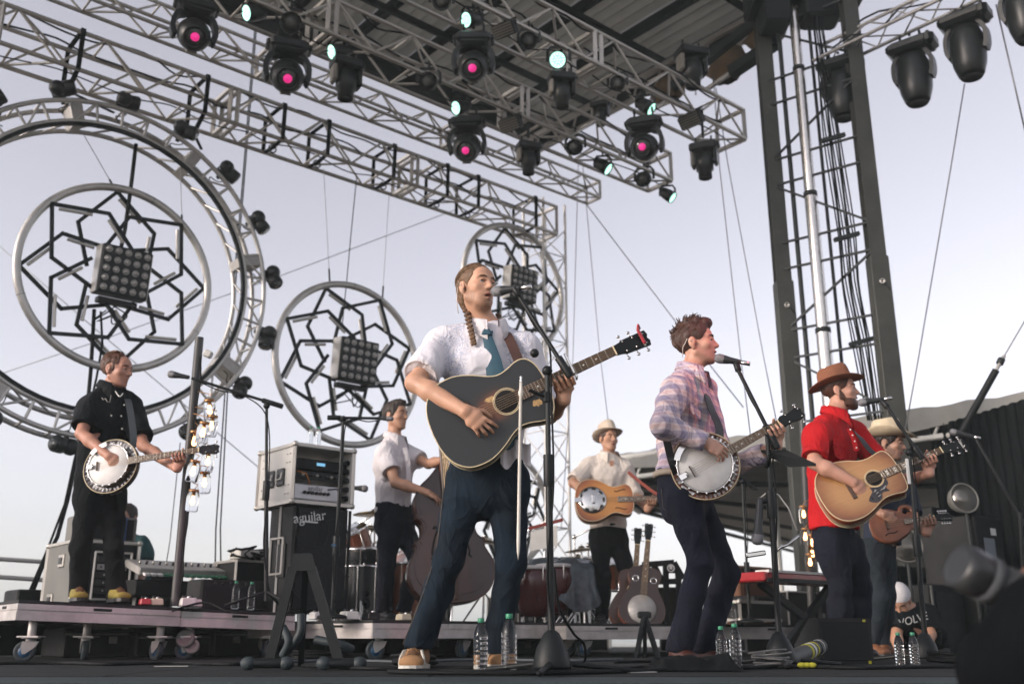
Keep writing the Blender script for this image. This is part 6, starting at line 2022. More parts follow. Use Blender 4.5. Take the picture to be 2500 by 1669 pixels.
shoe('', pc, fzb(2146, 6.60), fzb(2088, 6.75), LEATB, LEATB, .046, .11, True, 'boot', .008)
BROWNF = mat('brown_felt', (.20, .075, .038), .8, var=.2, vscale=8, bump=.2, bscale=120)
BANDD = mat('hat_band_dark', (.03, .014, .010), .7, var=.2)
fedora('brown felt hat with curled brim worn by the red-shirted guitarist', MCh @ Matrix.Translation((0, -.022, .058)) @ Matrix.Rotation(R(8), 4, 'X'), BROWNF, BANDD, .115, .072, .022, .006, rx=.088, ry=.110)
HONEY = ramp_mat('honey_burst', [(0.0, (.46, .25, .10)), (.55, (.42, .22, .085)), (.85, (.28, .115, .04)), (1.0, (.16, .055, .02))], (-.1, 0, 0), (.30, .22, 1), .3, .5, .35)
CHERRY = mat('cherry_side', (.22, .055, .025), .3, var=.25, vscale=10, coat=.5)
TORT = mat('dark_pickguard', (.03, .028, .032), .3, var=.5, vscale=40)
gc = guitar('honey brown acoustic guitar with dark flower-etched pickguard held by the red-shirted man', MGC, DREAD, HONEY, CHERRY, 1.0, .115, CREAM,
   ([(.06, -.02), (.062, -.06), (.035, -.085), (.045, -.11), (0, -.105), (-.02, -.135), (-.06, -.15), (-.10, -.125), (-.085, -.10), (-.055, -.075), (-.055, -.045), (-.04, -.05), (.0, -.058), (.03, -.048)], TORT), min(.49, LGC), True, logo='Gibson')
for i in range(9):
 rnd = random.Random(i)
 x, y = rnd.uniform(-.06, .03), rnd.uniform(-.125, -.075)
 b = MB(); b.sweep([(x, y, .0048), (x + .010, y + .006, .0048), (x + .018, y + .002, .0048)], [.0008, .0016, .0005], 5); b.build('etched_leaf', PEARL, gc, MGC)
strap('dark strap over the red shoulder of the bearded guitarist', [Cp(2078, 1045, .08), Cp(2092, 1058, -.09), Cp(2108, 1078, -.16), Cp(2128, 1102, -.20), MGC @ Vector((.14, .09, -.05))], .045, LEATB, (.4, -.9, .1))
# ================================================================== the mandolin player in a cowboy hat
Y0D = 7.5
HRD = hair_mat('hair_black', (.018, .012, .010))
def Dp(px, py, dy=0.0): return V(px, py, Y0D + dy)
pd = person('mandolin player in pale cowboy hat and dark shirt behind the red-shirted man', (Dp(2160, 1600).x, Y0D, 0))
MDh = head_M(Dp(2172, 1086), 58, -6, 0, 1.04)
SKD = skin_mat('skin_olive', (.36, .20, .14), M=MDh, stub=(.03, .02, .016), amt=.7)
uD = Vector((.75, .66, 0))
nbD = Dp(2160, 1140, .01); sRD, sLD = Dp(2118, 1178, -.1), Dp(2206, 1180, .12)
eRD, wRD = Dp(2124, 1245, -.22), Dp(2158, 1255, -.36)
MGD, LGD = iframe((2196, 1277), (2290, 1262), 7.12, 7.08, .2, (.2, -.95, .2))
eLD = Dp(2235, 1275, -.05)
S = SDF(.006)
add_head(S, MDh, nbD, .050, .15)
torso(S, Dp(2155, 1320), Dp(2157, 1250), Dp(2160, 1200), nbD, uD, .85, .82)
S.cone(nbD, sRD, .05, .05, .04); S.cone(nbD, sLD, .05, .05, .04)
arm(S, sRD, eRD, wRD); hand(S, wRD, (.75, 0, -.6), (.1, 1, 0), 'R', (.4, .5, .6, .7), .08, .35)
wLD = fret_hand(S, MGD, .20, .017); arm(S, sLD, eLD, wLD)
BD = S.build('body', SKD, pd)
add_face_parts(BD, MDh, HRD, .15)
hair_cap(BD, MDh, HRD, .006, (.090, .112, .09), low=-.11, extra=[((0, -.08, -.05), (.07, .05, .08), .03)], seed=8)
S = SDF(.0075)
torso(S, Dp(2154, 1335), Dp(2157, 1250), Dp(2160, 1200), nbD, uD, 1.0, 1.08)
S.cone(nbD - UP * .022, sRD, .058, .072, .05); S.cone(nbD - UP * .022, sLD, .058, .07, .05)
c1_, d1_ = sleeve(S, sRD, eRD, .80, .076, .070); c2_, d2_ = sleeve(S, sLD, eLD, .8, .074, .066)
S.cut(Dp(2154, 1330), -UP, .3)
so = S.build('shirt', NAVYC, pd, folds(.008, 8))
collar(so, NAVYC, nbD, (0.05, 0, 1), (.85, -.5, 0), .064, .025, 30, .05, .04)
S = SDF(.008)
trousers(S, Dp(2140, 1350), Dp(2124, 1362, -.05), Dp(2152, 1362, .08), Dp(2150, 1460, -.2), Dp(2166, 1452, -.05), Dp(2128, 1582, -.1), Dp(2150, 1580, .1), uD, .90, .060, Dp(2146, 1318))
S.build('jeans', JEAND, pd, folds(.008, 8, (1, 1, .8)))
TANB = mat('tan_boot', (.16, .065, .03), .55, var=.3)
shoe('', pd, fzb(2176, 7.22), fzb(2112, 7.42), TANB, LEATB, .046, .11, True, 'boot', .008)
shoe('', pd, fzb(2196, 7.45), fzb(2136, 7.62), TANB, LEATB, .046, .11, True, 'boot', .008)
STRAW = mat('straw_felt', (.55, .46, .32), .8, var=.12, vscale=20, bump=.3, bscale=180)
fedora('pale straw cowboy hat with rolled brim on the mandolin player', MDh @ Matrix.Translation((0, -.02, .052)) @ Matrix.Rotation(R(6), 4, 'X'), STRAW, STRAW, .135, .105, .062, .022, name='cowboy_hat', rx=.088, ry=.110, pinch=.7)
tm = thing('mandolin', 'brown scroll mandolin held by the man in cowboy hat', 'mandolin', MGD @ Vector((-.1, 0, -.03)))
half = [(-.20, 0), (-.195, .05), (-.17, .095), (-.12, .125), (-.06, .125), (0, .10), (.05, .07), (.085, .03), (.09, 0)]
b = MB(); b.prism(outline(half), -.045, 0, None, True); b.build('body', MAHOG, tm, MGD)
b = MB(); b.prism([(x * .97, y * .97) for x, y in outline(half)], .0005, .004); b.build('soundboard', mat('dark_burst_wood', (.13, .045, .02), .35, var=.4, vscale=8, coat=.4), tm, MGD)
sc_pts = [(.05 + .05 * math.cos(a) * (1 - a / 12) + .02, .085 + .05 * math.sin(a) * (1 - a / 12), -.02) for a in [R(-120 + 20 * i) for i in range(24)]]
b = MB(); b.sweep(sc_pts, .018, 8, hint=(0, 0, 1)); b.build('scroll', MAHOG, tm, MGD)
for s in (-1, 1):
 b = MB(); b.sweep(smooth_curve([(-.12, s * .075, .0045), (-.09, s * .062, .0045), (-.06, s * .066, .0045), (-.03, s * .055, .0045)], 4), .004, 6); b.build('sound_slot', HOLE, tm, MGD)
b = MB(); b.box((-.09, 0, .01), (.012, .07, .014)); b.build('bridge', ROSEW, tm, MGD)
neck_parts(tm, MGD, .03, .235, .019, .015, 15, .34, .014, (3, 5, 7, 10), .12, .032, 4, bridge_x=-.09, nstr=4)
# ================================================================== the resonator guitarist
Y0E = 9.3
SKE = skin_mat('skin_tan', (.42, .23, .15))
def Ep(px, py, dy=0.0): return V(px, py, Y0E + dy)
pe = person('man in pale fedora and cream shirt playing a resonator guitar on the riser', Vector((Ep(1490, 1530).x, Y0E, zC)))
MEh = head_M(Ep(1486, 1074), 26, 4, -3, 1.0)
uE = Vector((.97, .22, 0))
nbE = Ep(1487, 1112, .02); sRE, sLE = Ep(1440, 1136, .02), Ep(1524, 1142, .02)
eRE, wRE = Ep(1399, 1179, -.14), Ep(1450, 1214, -.30)
MGE, LGE = iframe((1496, 1219), (1626, 1216), 8.98, 8.98, .12, (-.05, -1, .1))
eLE = Ep(1552, 1208, -.02)
S = SDF(.006)
add_head(S, MEh, nbE, .049, .3)
torso(S, Ep(1485, 1285, .02), Ep(1486, 1220, .02), Ep(1484, 1160, .02), nbE, uE, .82, .8)
S.cone(nbE, sRE, .048, .05, .04); S.cone(nbE, sLE, .048, .05, .04)
arm(S, sRE, eRE, wRE); hand(S, wRE, (.85, .02, -.5), (.1, 1, -.1), 'R', (.35, .4, .5, .6), .1, .35)
wLE = fret_hand(S, MGE, .345, .022); arm(S, sLE, eLE, wLE)
BE = S.build('body', SKE, pe); add_face_parts(BE, MEh, HRB, .3, closed=True)
hair_cap(BE, MEh, HRB, .006, seed=2, low=-.04)
S = SDF(.0075)
torso(S, Ep(1485, 1290, .02), Ep(1486, 1215, .02), Ep(1484, 1160, .02), nbE, uE, 1.0, 1.06)
S.cone(nbE - UP * .022, sRE, .058, .074, .05); S.cone(nbE - UP * .022, sLE, .058, .072, .05)
c1_, d1_ = sleeve(S, sRE, eRE, .86, .080, .076); c2_, d2_ = sleeve(S, sLE, eLE, 0, .074, .064, wr=wLE, frac2=.15, r2=.055)
S.cut(Ep(1485, 1288), -UP, .3)
so = S.build('shirt', CREAMC, pe, folds(.010, 8, (1, 1, .7)))
cuff(so, CREAMC, c1_, d1_, .078, .035)
collar(so, CREAMC, nbE, (0.0, -.05, 1), (.4, -1, 0), .062, .03, 34, .06, .042)
b = MB(); b.prism([(-.022, 0), (.022, 0), (.004, -.11), (-.004, -.11)], 0, .003, frame((1, 0, 0), (0, -.15, 1), (.2, -1, 0), Ep(1493, 1124, -.105))); b.build('open_neck', SKE, BE)
S = SDF(.008)
trousers(S, Ep(1485, 1305, .02), Ep(1462, 1312, .02), Ep(1508, 1312, .02), Ep(1474, 1410, -.06), Ep(1533, 1412, -.04), Ep(1470, 1512, .02), Ep(1540, 1514, .02), uE, .95, .062, Ep(1485, 1280, .02))
S.build('trousers', BLKP, pe, folds(.007, 8, (1, 1, .8)))
fe = lambda px, Y: Vector((V(px, 1530, Y).x, Y, zC + .012))
shoe('', pe, fe(1462, 9.12), fe(1472, 9.38), LEATB, LEATB, .046, .09, True, 'shoe', .008)
shoe('', pe, fe(1552, 9.12), fe(1538, 9.36), LEATB, LEATB, .046, .09, True, 'shoe', .008)
SANDF = mat('sand_felt', (.52, .44, .35), .8, var=.12, vscale=8)
fedora('pale sand fedora with dark lining worn by the resonator guitarist', MEh @ Matrix.Translation((0, -.02, .055)) @ Matrix.Rotation(R(12), 4, 'X'), SANDF, mat('sand_band', (.36, .29, .22), .8, var=.1), .12, .056, .020, .008, rx=.086, ry=.106)
AMBER = ramp_mat('amber_burst', [(0.0, (.54, .25, .055)), (.6, (.50, .21, .042)), (.9, (.30, .09, .02)), (1.0, (.20, .055, .015))], (-.08, 0, 0), (.30, .22, 1), .3, .5, .2)
ge = guitar('amber resonator guitar with round metal coverplate and f-holes', MGE, SLOPE, AMBER, CHERRY, .98, .09, CREAM, None, min(.50, LGE), bridge=False, hole=False, name='resonator_guitar')
b = MB(); b.lathe([(.128, .003), (.125, .010), (.10, .012), (.085, .020), (.02, .024), (.001, .024)], Matrix.Translation((-.185, 0, 0)), 40); cpl = b.build('coverplate', NICKEL, ge, MGE)
for i in range(9):
 a = 2 * math.pi * i / 9
 b = MB(); b.prism([(.088, -.016), (.112, -.021), (.112, .021), (.088, .016)], .0195, .0215, Matrix.Translation((-.185, 0, -.006)) @ Matrix.Rotation(a, 4, 'Z')); b.build('coverplate_slot', HOLE, cpl, MGE)
b = MB(); b.box((-.175, 0, .032), (.03, .085, .014), None, .005); b.build('hand_rest', NICKEL, ge, MGE)
b = MB(); b.box((-.31, 0, .014), (.07, .045, .006), None, .002); b.build('tailpiece', NICKEL, ge, MGE)
for s in (-1, 1):
 b = MB(); b.sweep(smooth_curve([(.02, s * .085, .0036), (.035, s * .075, .0036), (.07, s * .085, .0036), (.105, s * .095, .0036), (.12, s * .085, .0036)], 5), [.004, .003] + [.0045] * 17 + [.003, .004], 6) if False else b.sweep(smooth_curve([(.02, s * .085, .0036), (.035, s * .075, .0036), (.07, s * .085, .0036), (.105, s * .095, .0036), (.12, s * .085, .0036)], 5), .0042, 6)
 b.build('sound_slot', HOLE, ge, MGE)
strap('thin rust-red strap of the resonator guitar', [Ep(1520, 1134, .02), Ep(1532, 1150, -.06), Ep(1568, 1180, -.16), Ep(1600, 1203, -.26), MGE @ Vector((.47, .03, .0))], .03, mat('rust_strap', (.22, .05, .035), .7, var=.2), (0, -1, .2))
# ================================================================== the double bass player
Y0F = 8.4
def Fp(px, py, dy=0.0): return V(px, py, Y0F + dy)
pf = person('short-haired man in white short-sleeved shirt playing the double bass', Vector((Fp(955, 1515).x, Y0F, zB)))
MFh = head_M(Fp(967, 1017), 62, 2, 0, 1.04)
uF = Vector((.66, .75, 0))
nbF = Fp(962, 1070, .01); sRF, sLF = Fp(940, 1106, -.13), Fp(990, 1106, .16)
eRF, wRF = Fp(966, 1178, -.27), Fp(1044, 1202, -.34)
eLF, wLF = Fp(1046, 1132, -.02), Fp(1092, 1120, -.22)
S = SDF(.006)
add_head(S, MFh, nbF, .051, .0, 1.08)
torso(S, Fp(960, 1245), Fp(960, 1190), Fp(962, 1132), nbF, uF, .84, .82)
S.cone(nbF, sRF, .05, .05, .04); S.cone(nbF, sLF, .05, .05, .04)
arm(S, sRF, eRF, wRF, f=1.05); hand(S, wRF, (.85, .05, -.45), (.25, .4, -.9), 'R', (.35, .4, .5, .55), .08, .3)
arm(S, sLF, eLF, wLF); hand(S, wLF, (.6, .1, .7), (.3, .8, -.2), 'L', (.6, .6, .6, .6), .06, .3)
BF = S.build('body', SKE, pf); add_face_parts(BF, MFh, HRD, 0)
hair_cap(BF, MFh, hair_mat('hair_dark_brown', (.026, .017, .013)), .006, (.083, .106, .094), seed=4, low=-.05, extra=[((0, .035, .115), (.055, .06, .028), .03)])
S = SDF(.0075)
torso(S, Fp(960, 1255), Fp(960, 1190), Fp(962, 1134), nbF, uF, 1.0, 1.08)
S.cone(nbF - UP * .022, sRF, .058, .074, .05); S.cone(nbF - UP * .022, sLF, .058, .072, .05)
c1_, d1_ = sleeve(S, sRF, eRF, .58, .080, .078); c2_, d2_ = sleeve(S, sLF, eLF, .62, .078, .074)
S.cut(Fp(960, 1244), Vector((.25, 0, -1)), .3)
so = S.build('shirt', WHITEC, pf, folds(.009, 8, (1, 1, .7)))
cuff(so, WHITEC, c1_, d1_, .078, .03); cuff(so, WHITEC, c2_, d2_, .074, .03)
collar(so, WHITEC, nbF, (.05, 0, 1), (.85, -.5, 0), .064, .03, 36, .06, .042)
S = SDF(.008)
trousers(S, Fp(960, 1262), Fp(950, 1272, -.07), Fp(978, 1272, .10), Fp(946, 1382, -.12), Fp(1016, 1362, -.12), Fp(938, 1492, -.02), Fp(985, 1490, .12), uF, 1.0, .064, Fp(960, 1232))
placket(so, WHITEC, [Fp(988, 1092, -.13), Fp(996, 1130, -.165), Fp(997, 1180, -.165), Fp(994, 1236, -.15)], .036, 6)
pocket(so, WHITEC, Fp(968, 1118, -.172), (.75, .5, 0), .11, .12)
jf = S.build('jeans', JEANC, pf, folds(.008, 8, (1, 1, .8)))
b = MB(); b.box((0, 0, 0), (.035, .012, .10), Matrix.Translation(Fp(941, 1225, -.13)), .004); b.build('key_fob', LEATH, jf)
ff = lambda px, Y: Vector((V(px, 1530, Y).x, Y, zB + .012))
shoe('', pf, ff(962, 8.22), ff(930, 8.42), LEATB, LEATB, .046, .09, True, 'shoe', .008)
shoe('', pf, ff(1010, 8.40), ff(978, 8.58), TANB, LEATB, .046, .09, True, 'shoe', .008)
Bb, Bt = V(1110, 1470, 8.02), V(1082, 1128, 8.15)
uB_ = (Bt - Bb).normalized(); wB_ = Vector((.25, -.95, .1)); wB_ = (wB_ - uB_ * wB_.dot(uB_)).normalized()
MDB = frame(uB_, wB_.cross(uB_), wB_, Bb)
db = thing('double_bass', 'dark reddish brown double bass standing behind the singer with braids', 'double bass', (Bb.x, Bb.y, zB))
LB = (Bt - Bb).length
half = [(0, 0), (.012, .15), (.05, .25), (.12, .315), (.21, .345), (.30, .335), (.38, .29), (.43, .27), (.455, .285), (.47, .255), (.50, .225), (.55, .21), (.60, .215), (.635, .245), (.65, .262), (.675, .245), (.74, .258), (.81, .25), (.88, .21), (.95, .13), (1.02, .065), (1.06, .03), (1.07, 0)]
half = [(x * LB / 1.07, y) for x, y in half]
BASSW = ramp_mat('bass_varnish', [(0.0, (.11, .042, .028)), (.6, (.065, .027, .020)), (1.0, (.03, .014, .012))], (.35, .12, 0), (.55, .34, 1), .35, .4, .3)
op = outline(half)
b = MB(); b.prism(op, -.18, 0, None, True); b.build('body', mat('bass_ribs', (.085, .032, .020), .35, var=.3, vscale=6, coat=.4), db, MDB)
nbp = len(op)
b = MB(); b.prism(op, .0, .008, None); b.prism([(x * .9 + .05 * LB, y * .86) for x, y in op], .008, .018, None); b.build('soundboard', BASSW, db, MDB)
b = MB(); b.sweep([(x, y, .006) for x, y in op], .007, 6, True, hint=(0, 0, 1)); b.build('edge', mat('bass_edge', (.05, .02, .014), .4, var=.2), db, MDB)
for s in (-1, 1):
 pts = smooth_curve([(.345, s * .165, .020), (.36, s * .145, .020), (.40, s * .150, .020), (.50, s * .125, .020), (.575, s * .098, .020), (.60, s * .115, .020), (.58, s * .128, .020)], 5)
 b = MB(); b.sweep(pts, .0085, 6, hint=(0, 0, 1)); b.build('f_hole', HOLE, db, MDB)
b = MB(); b.prism([(.40, -.075), (.40, -.045), (.43, 0), (.40, .045), (.40, .075), (.42, .07), (.54, .04), (.54, -.04), (.42, -.07)], -.004, .004, frame((0, 0, 1), (0, 1, 0), (1, 0, 0), (.455, 0, -.38))); b.build('bridge', WORN, db, MDB)
b = MB(); b._add([(.02, -.03, .03), (.30, -.045, .05), (.30, .045, .05), (.02, .03, .03), (.02, 0, .045), (.30, 0, .07)], [(0, 1, 5, 4), (4, 5, 2, 3), (0, 3, 2, 1)]); b.build('tailpiece', ROSEW, db, MDB)
b = MB(); b.box((1.05, 0, .055), (.95, .075, .025), None, .01); b.build('fingerboard', ROSEW, db, MDB)
b = MB(); b.sweep([(.98, 0, -.02), (1.15, 0, .015), (1.6, 0, .035), (1.68, 0, .02)], [.05, .032, .025, .03], 10, hint=(0, 0, 1)); b.build('neck', MAHOG, db, MDB)
b = MB(); b.sweep([(1.66, 0, .02), (1.78, 0, .0), (1.86, 0, -.03)], [.03, .035, .03], 8, hint=(0, 0, 1)); b.torus((0, 0, 0), .035, .018, frame((1, 0, 0), (0, 0, 1), (0, 1, 0), (1.88, 0, -.02)), 18, 8); b.build('scroll', MAHOG, db, MDB)
for i in range(4):
 tube('string', MDB @ Vector((.30, (i - 1.5) * .014, .075)), MDB @ Vector((.455, (i - 1.5) * .022, .115)), .0022, STRING, db, 5)
 tube('string', MDB @ Vector((.455, (i - 1.5) * .022, .115)), MDB @ Vector((1.55, (i - 1.5) * .009, .072)), .0022, STRING, db, 5)
pe0 = MDB @ Vector((0, 0, -.09)); tube('endpin', pe0, Vector((pe0.x - .01, pe0.y - .02, zB)), .009, CHROME, db)
# ================================================================== the banjo player in black
Y0L = 6.98
zL = zA - .008
SKL = skin_mat('skin_weathered', (.43, .215, .15))
HRL = hair_mat('hair_red_brown', (.075, .030, .016))
def Lp(px, py, dy=0.0): return V(px, py, Y0L + dy)
pl = person('banjo player in black short-sleeved western shirt and yellow shoes', Vector((Lp(240, 1475).x, Y0L, zL)))
MLh = head_M(Lp(287, 906), 76, -5, 0, 1.04)
uL = Vector((.72, .69, 0))
nbL = Lp(270, 949, .02); sRL, sLL = Lp(222, 990, -.10), Lp(318, 988, .14)
eRL, wRL = Lp(199, 1058, -.22), Lp(266, 1114, -.34)
MBL, LBL = iframe((264, 1134), (486, 1099), 6.64, 6.56, .0, (.22, -.95, .20))
eLL = Lp(350, 1088, -.10)
S = SDF(.0052)
add_head(S, MLh, nbL, .049, .0, 1.0, 1.05)
torso(S, Lp(245, 1170), Lp(252, 1100), Lp(262, 1020), nbL, uL, .84, .8)
S.cone(nbL, sRL, .05, .05, .04); S.cone(nbL, sLL, .05, .05, .04)
arm(S, sRL, eRL, wRL); hand(S, wRL, (.74, .0, -.66), (.1, 1, -.1), 'R', (.34, .4, .48, .55), .1, .3)
wLL = fret_hand(S, MBL, .50, .019); arm(S, sLL, eLL, wLL)
BL = S.build('body', SKL, pl); add_face_parts(BL, MLh, HRL, 0)
hl = hair_cap(BL, MLh, HRL, .005, (.082, .105, .090), (0, -.030, .045), (.086, .108, .125), (0, .100, -.020), -.06, None, .010, seed=11)
rnd = random.Random(5); b = MB()
for i in range(70):
 a, e = rnd.uniform(0, 2 * math.pi), rnd.uniform(.1, 1.5)
 d = Vector((math.sin(e) * math.cos(a) * .8, math.sin(e) * math.sin(a), math.cos(e)))
 if d.y > .35: continue
 p0 = Vector((d.x * .080, -.028 + d.y * .102, .045 + d.z * .089))
 q = Vector((rnd.uniform(-1, 1), rnd.uniform(-1, 1), rnd.uniform(-.2, .6))) * .012
 b.sweep([p0, p0 + d * .010, p0 + d * .014 + q], [.0035, .003, .0008], 5)
_o = b.build('hair_tuft', HRL, hl, MLh); _o['kind'] = 'stuff'
strands(BL, MLh, hair_mat('hair_red_light', (.15, .065, .03)), 200, .35, 8, .03, .0012, False, .014)
S = SDF(.007)
torso(S, Lp(244, 1180), Lp(250, 1100), Lp(262, 1022), nbL, uL, 1.02, 1.08)
S.cone(nbL - UP * .022, sRL, .058, .076, .05); S.cone(nbL - UP * .022, sLL, .058, .074, .05)
c1_, d1_ = sleeve(S, sRL, eRL, .70, .084, .080); c2_, d2_ = sleeve(S, sLL, eLL, .80, .082, .078)
S.cut(Lp(244, 1172), -UP, .3)
so = S.build('shirt', BLKC, pl, folds(.009, 8, (1, 1, .7)))
cuff(so, BLKC, c1_, d1_, .081, .03); cuff(so, BLKC, c2_, d2_, .078, .03)
collar(so, BLKC, nbL, (.08, -.03, 1), (.85, -.5, 0), .066, .03, 34, .07, .045)
PIPG = mat('white_piping', (.5, .48, .45), .7, var=.1)
b = MB(); b.sweep([Lp(*p) for p in ((249, 970, -.150), (252, 976, -.152), (257, 972, -.156), (262, 980, -.160), (268, 982, -.162), (271, 964, -.155))], .0022, 5); b.build('piping', PIPG, so)
for px, py in ((272, 1014), (296, 1015), (298, 1046), (303, 988)):
 b = MB(); b.sphere(Lp(px, py, -.165), .006, 8); b.build('snap_button', PEARL, so)
b = MB(); b.sweep(smooth_curve([tuple(Lp(*p)) for p in ((282, 955, -.07), (288, 964, -.115), (294, 967, -.12), (300, 960, -.09))], 5), .004, 6); b.build('necklace', PEARL, BL)
S = SDF(.0075)
trousers(S, Lp(246, 1200), Lp(220, 1210, -.05), Lp(272, 1210, .07), Lp(196, 1335, -.08), Lp(279, 1340, -.02), Lp(190, 1458, .0), Lp(286, 1463, .06), uL, .93, .072, Lp(246, 1160), .125, .185)
S.build('trousers', BLKP, pl, folds(.007, 8, (1, 1, .8)))
YEL = mat('mustard_suede', (.20, .165, .03), .8, var=.2, vscale=20)
fl = lambda px, Y: Vector((V(px, 1475, Y).x, Y, zL + .012))
shoe('', pl, fl(196, 6.62), fl(184, 6.92), YEL, LEATB, .050, .085, True, 'shoe', .007, MATS['brown_lace'])
shoe('', pl, fl(304, 6.70), fl(276, 6.98), YEL, LEATB, .050, .085, True, 'shoe', .007, MATS['brown_lace'])
banjo('worn banjo with star-cut silver flange held by the black-shirted player', MBL, .192, mat('dark_resonator', (.03, .018, .014), .3, var=.3, coat=.4), 20, LBL, .13, .036)
strap('grey strap down the chest of the black-shirted banjo player', [Lp(308, 968, .10), Lp(315, 985, -.06), Lp(322, 1030, -.17), Lp(326, 1070, -.22), MBL @ Vector((.14, .09, -.03))], .045, mat('grey_strap', (.06, .07, .08), .7, var=.2), (.5, -.85, .1))
# ================================================================== helpers for gear standing square to the stage
def s_for_px(C, d, px):
 """distance along d from C at which the point projects to column px"""
 lo, hi = 0.0, 6.0
 def col(s):
  p = C + d * s
  return CX + F_PX * p.x / (p.y * CP + (p.z - H_CAM) * SP)
 inc = col(hi) > col(lo)
 for _ in range(50):
  m = (lo + hi) / 2
  if (col(m) < px) == inc: lo = m
  else: hi = m
 return lo
def EM(C):      # frame at near corner: x along the stage, y upstage, z up
 return frame(E1, E2, UP, C)
GREYC = mat('grey_laminate', (.54, .53, .50), .55, var=.10, vscale=5, wear=(.20, .19, .18), wear_amt=-.03)
CASEG = mat('case_grey', (.13, .13, .12), .6, var=.2, vscale=5, wear=(.25, .24, .22), wear_amt=-.02)
CASEB = mat('case_black', (.008, .009, .010), .6, var=.3, vscale=6, wear=(.045, .045, .045), wear_amt=-.02, spec=.25)
TOLEX = mat('black_tolex', (.007, .008, .009), .7, var=.25, vscale=8, bump=.5, bscale=260)
GRILLE = mat('speaker_grille', (.006, .007, .008), .8, var=.3, vscale=10, bump=.8, bscale=420)
WHITEP = mat('white_print', (.62, .62, .60), .6, var=.06)
KNOB = mat('knob_black', (.02, .02, .022), .4, var=.2)
BROWNA = mat('brown_tolex', (.14, .062, .032), .7, var=.2, vscale=10)
def edges_box(t, M, w, d, h, r, m, name='edge_trim'):
 c = [(x, y, z) for x in (0, w) for y in (0, d) for z in (0, h)]
 for i in range(8):
  for j in range(i + 1, 8):
   if sum(abs(c[i][k] - c[j][k]) > 1e-6 for k in range(3)) == 1:
    bar(name, M @ Vector(c[i]), M @ Vector(c[j]), r, r, m, t)
def ball_corners(t, M, w, d, h, m=ALU):
 for x in (0, w):
  for y in (0, d):
   for z in (0, h):
    b = MB(); b.sphere((x, y, z), .024, 8); b.build('corner', m, t, M)
Cc = V(706, 1500, 7.4); Cc.z = zA - .055 + .004
wf = s_for_px(Cc + UP * .5, E1, 851); ws_ = s_for_px(Cc + UP * .5, E2, 655)
hc = V(713, 1228, 7.4).z - Cc.z
Mc = EM(Cc)
t = thing('bass_cabinet', 'tall black bass speaker cabinet under the silver rack case', 'speaker', Cc)
b = MB(); b.box((wf / 2, ws_ / 2 + .01, hc / 2), (wf, ws_ - .02, hc), None, .012); b.build('cabinet', TOLEX, t, Mc)
b = MB(); b.box((wf / 2, -.004, hc / 2), (wf - .05, .02, hc - .05), None, .006); b.build('grille', GRILLE, t, Mc)
for i, (x, z) in enumerate(((.30, .76), (.68, .70), (.30, .27), (.68, .27))):
 b = MB(); b.torus((0, 0, 0), .135, .006, Mc @ frame((1, 0, 0), (0, 0, 1), (0, -1, 0), (wf * x, -.014, hc * z)), 36, 6); b.build('speaker_ring', TOLEX, t)
for x in (0, wf):
 bar('corner_trim', Mc @ Vector((x, .0, .02)), Mc @ Vector((x, .0, hc - .02)), .02, .02, CASEB, t)
bar('side_rail', Mc @ Vector((-.006, ws_ * .55, 0)), Mc @ Vector((-.006, ws_ * .55, hc)), .022, .016, GREYC, t)
b = MB(); b.box((-.008, ws_ * .45, hc * .48), (.014, .16, .24)); b.build('side_handle', KNOB, t, Mc)
edges_box(t, Mc @ Matrix.Translation((-.014, ws_ * .36, hc * .36)), .004, .19, .26, .014, ALU, 'handle_frame')
text('aguilar', .105, Mc @ frame((1, 0, 0), (0, 0, 1), (0, -1, 0), (wf * .24, -.018, hc * .88)) @ Matrix.Rotation(R(10), 4, 'Z'), WHITEP, t)
b = MB(); b.box((wf * .25, -.017, hc * .835), (.13, .002, .012), None); b.build('logo_underline', WHITEP, t, Mc)
Cr = Cc + UP * (hc + .012) - E1 * .045 - E2 * .02
hr = V(716, 1084, 7.38).z - Cr.z
wr_, dr_ = s_for_px(Cr + UP * .2, E1, 862), s_for_px(Cr + UP * .2, E2, 631)
Mr = EM(Cr)
t = thing('rack_case', 'pale grey rack flight case of amplifiers on the bass cabinet', 'flight case', Cr)
for nm, c, sz in (('side_panel', (.008, dr_ / 2, hr / 2), (.014, dr_, hr)), ('side_panel', (wr_ - .008, dr_ / 2, hr / 2), (.014, dr_, hr)), ('top_panel', (wr_ / 2, dr_ / 2, hr - .008), (wr_ - .03, dr_, .014)), ('bottom_panel', (wr_ / 2, dr_ / 2, .008), (wr_ - .03, dr_, .014))):
 b = MB(); b.box(c, sz); b.build(nm, GREYC, t, Mr)
edges_box(t, Mr, wr_, dr_, hr, .024, ALU)
ball_corners(t, Mr, wr_, dr_, hr)
for y in (.34, .62):
 b = MB(); b.box((-.006, dr_ * y, hr * .46), (.014, .115, .13), None, .01); hd = b.build('side_handle', KNOB, t, Mr)
 b = MB(); b.sweep([(-.018, dr_ * y - .04, hr * .46 + .03), (-.026, dr_ * y - .04, hr * .46 - .02), (-.026, dr_ * y + .04, hr * .46 - .02), (-.018, dr_ * y + .04, hr * .46 + .03)], .007, 6); b.build('grip', GREYC, hd, Mr)
for y in (.12, .2, .8, .88):
 for z in (.15, .3, .7, .85):
  b = MB(); b.sphere((-.002, dr_ * y, hr * z), .006, 6); b.build('rivet', ALUD, t, Mr)
un = (('rack_unit', .70, .13, CASEB), ('rack_unit', .50, .10, BLACKM))
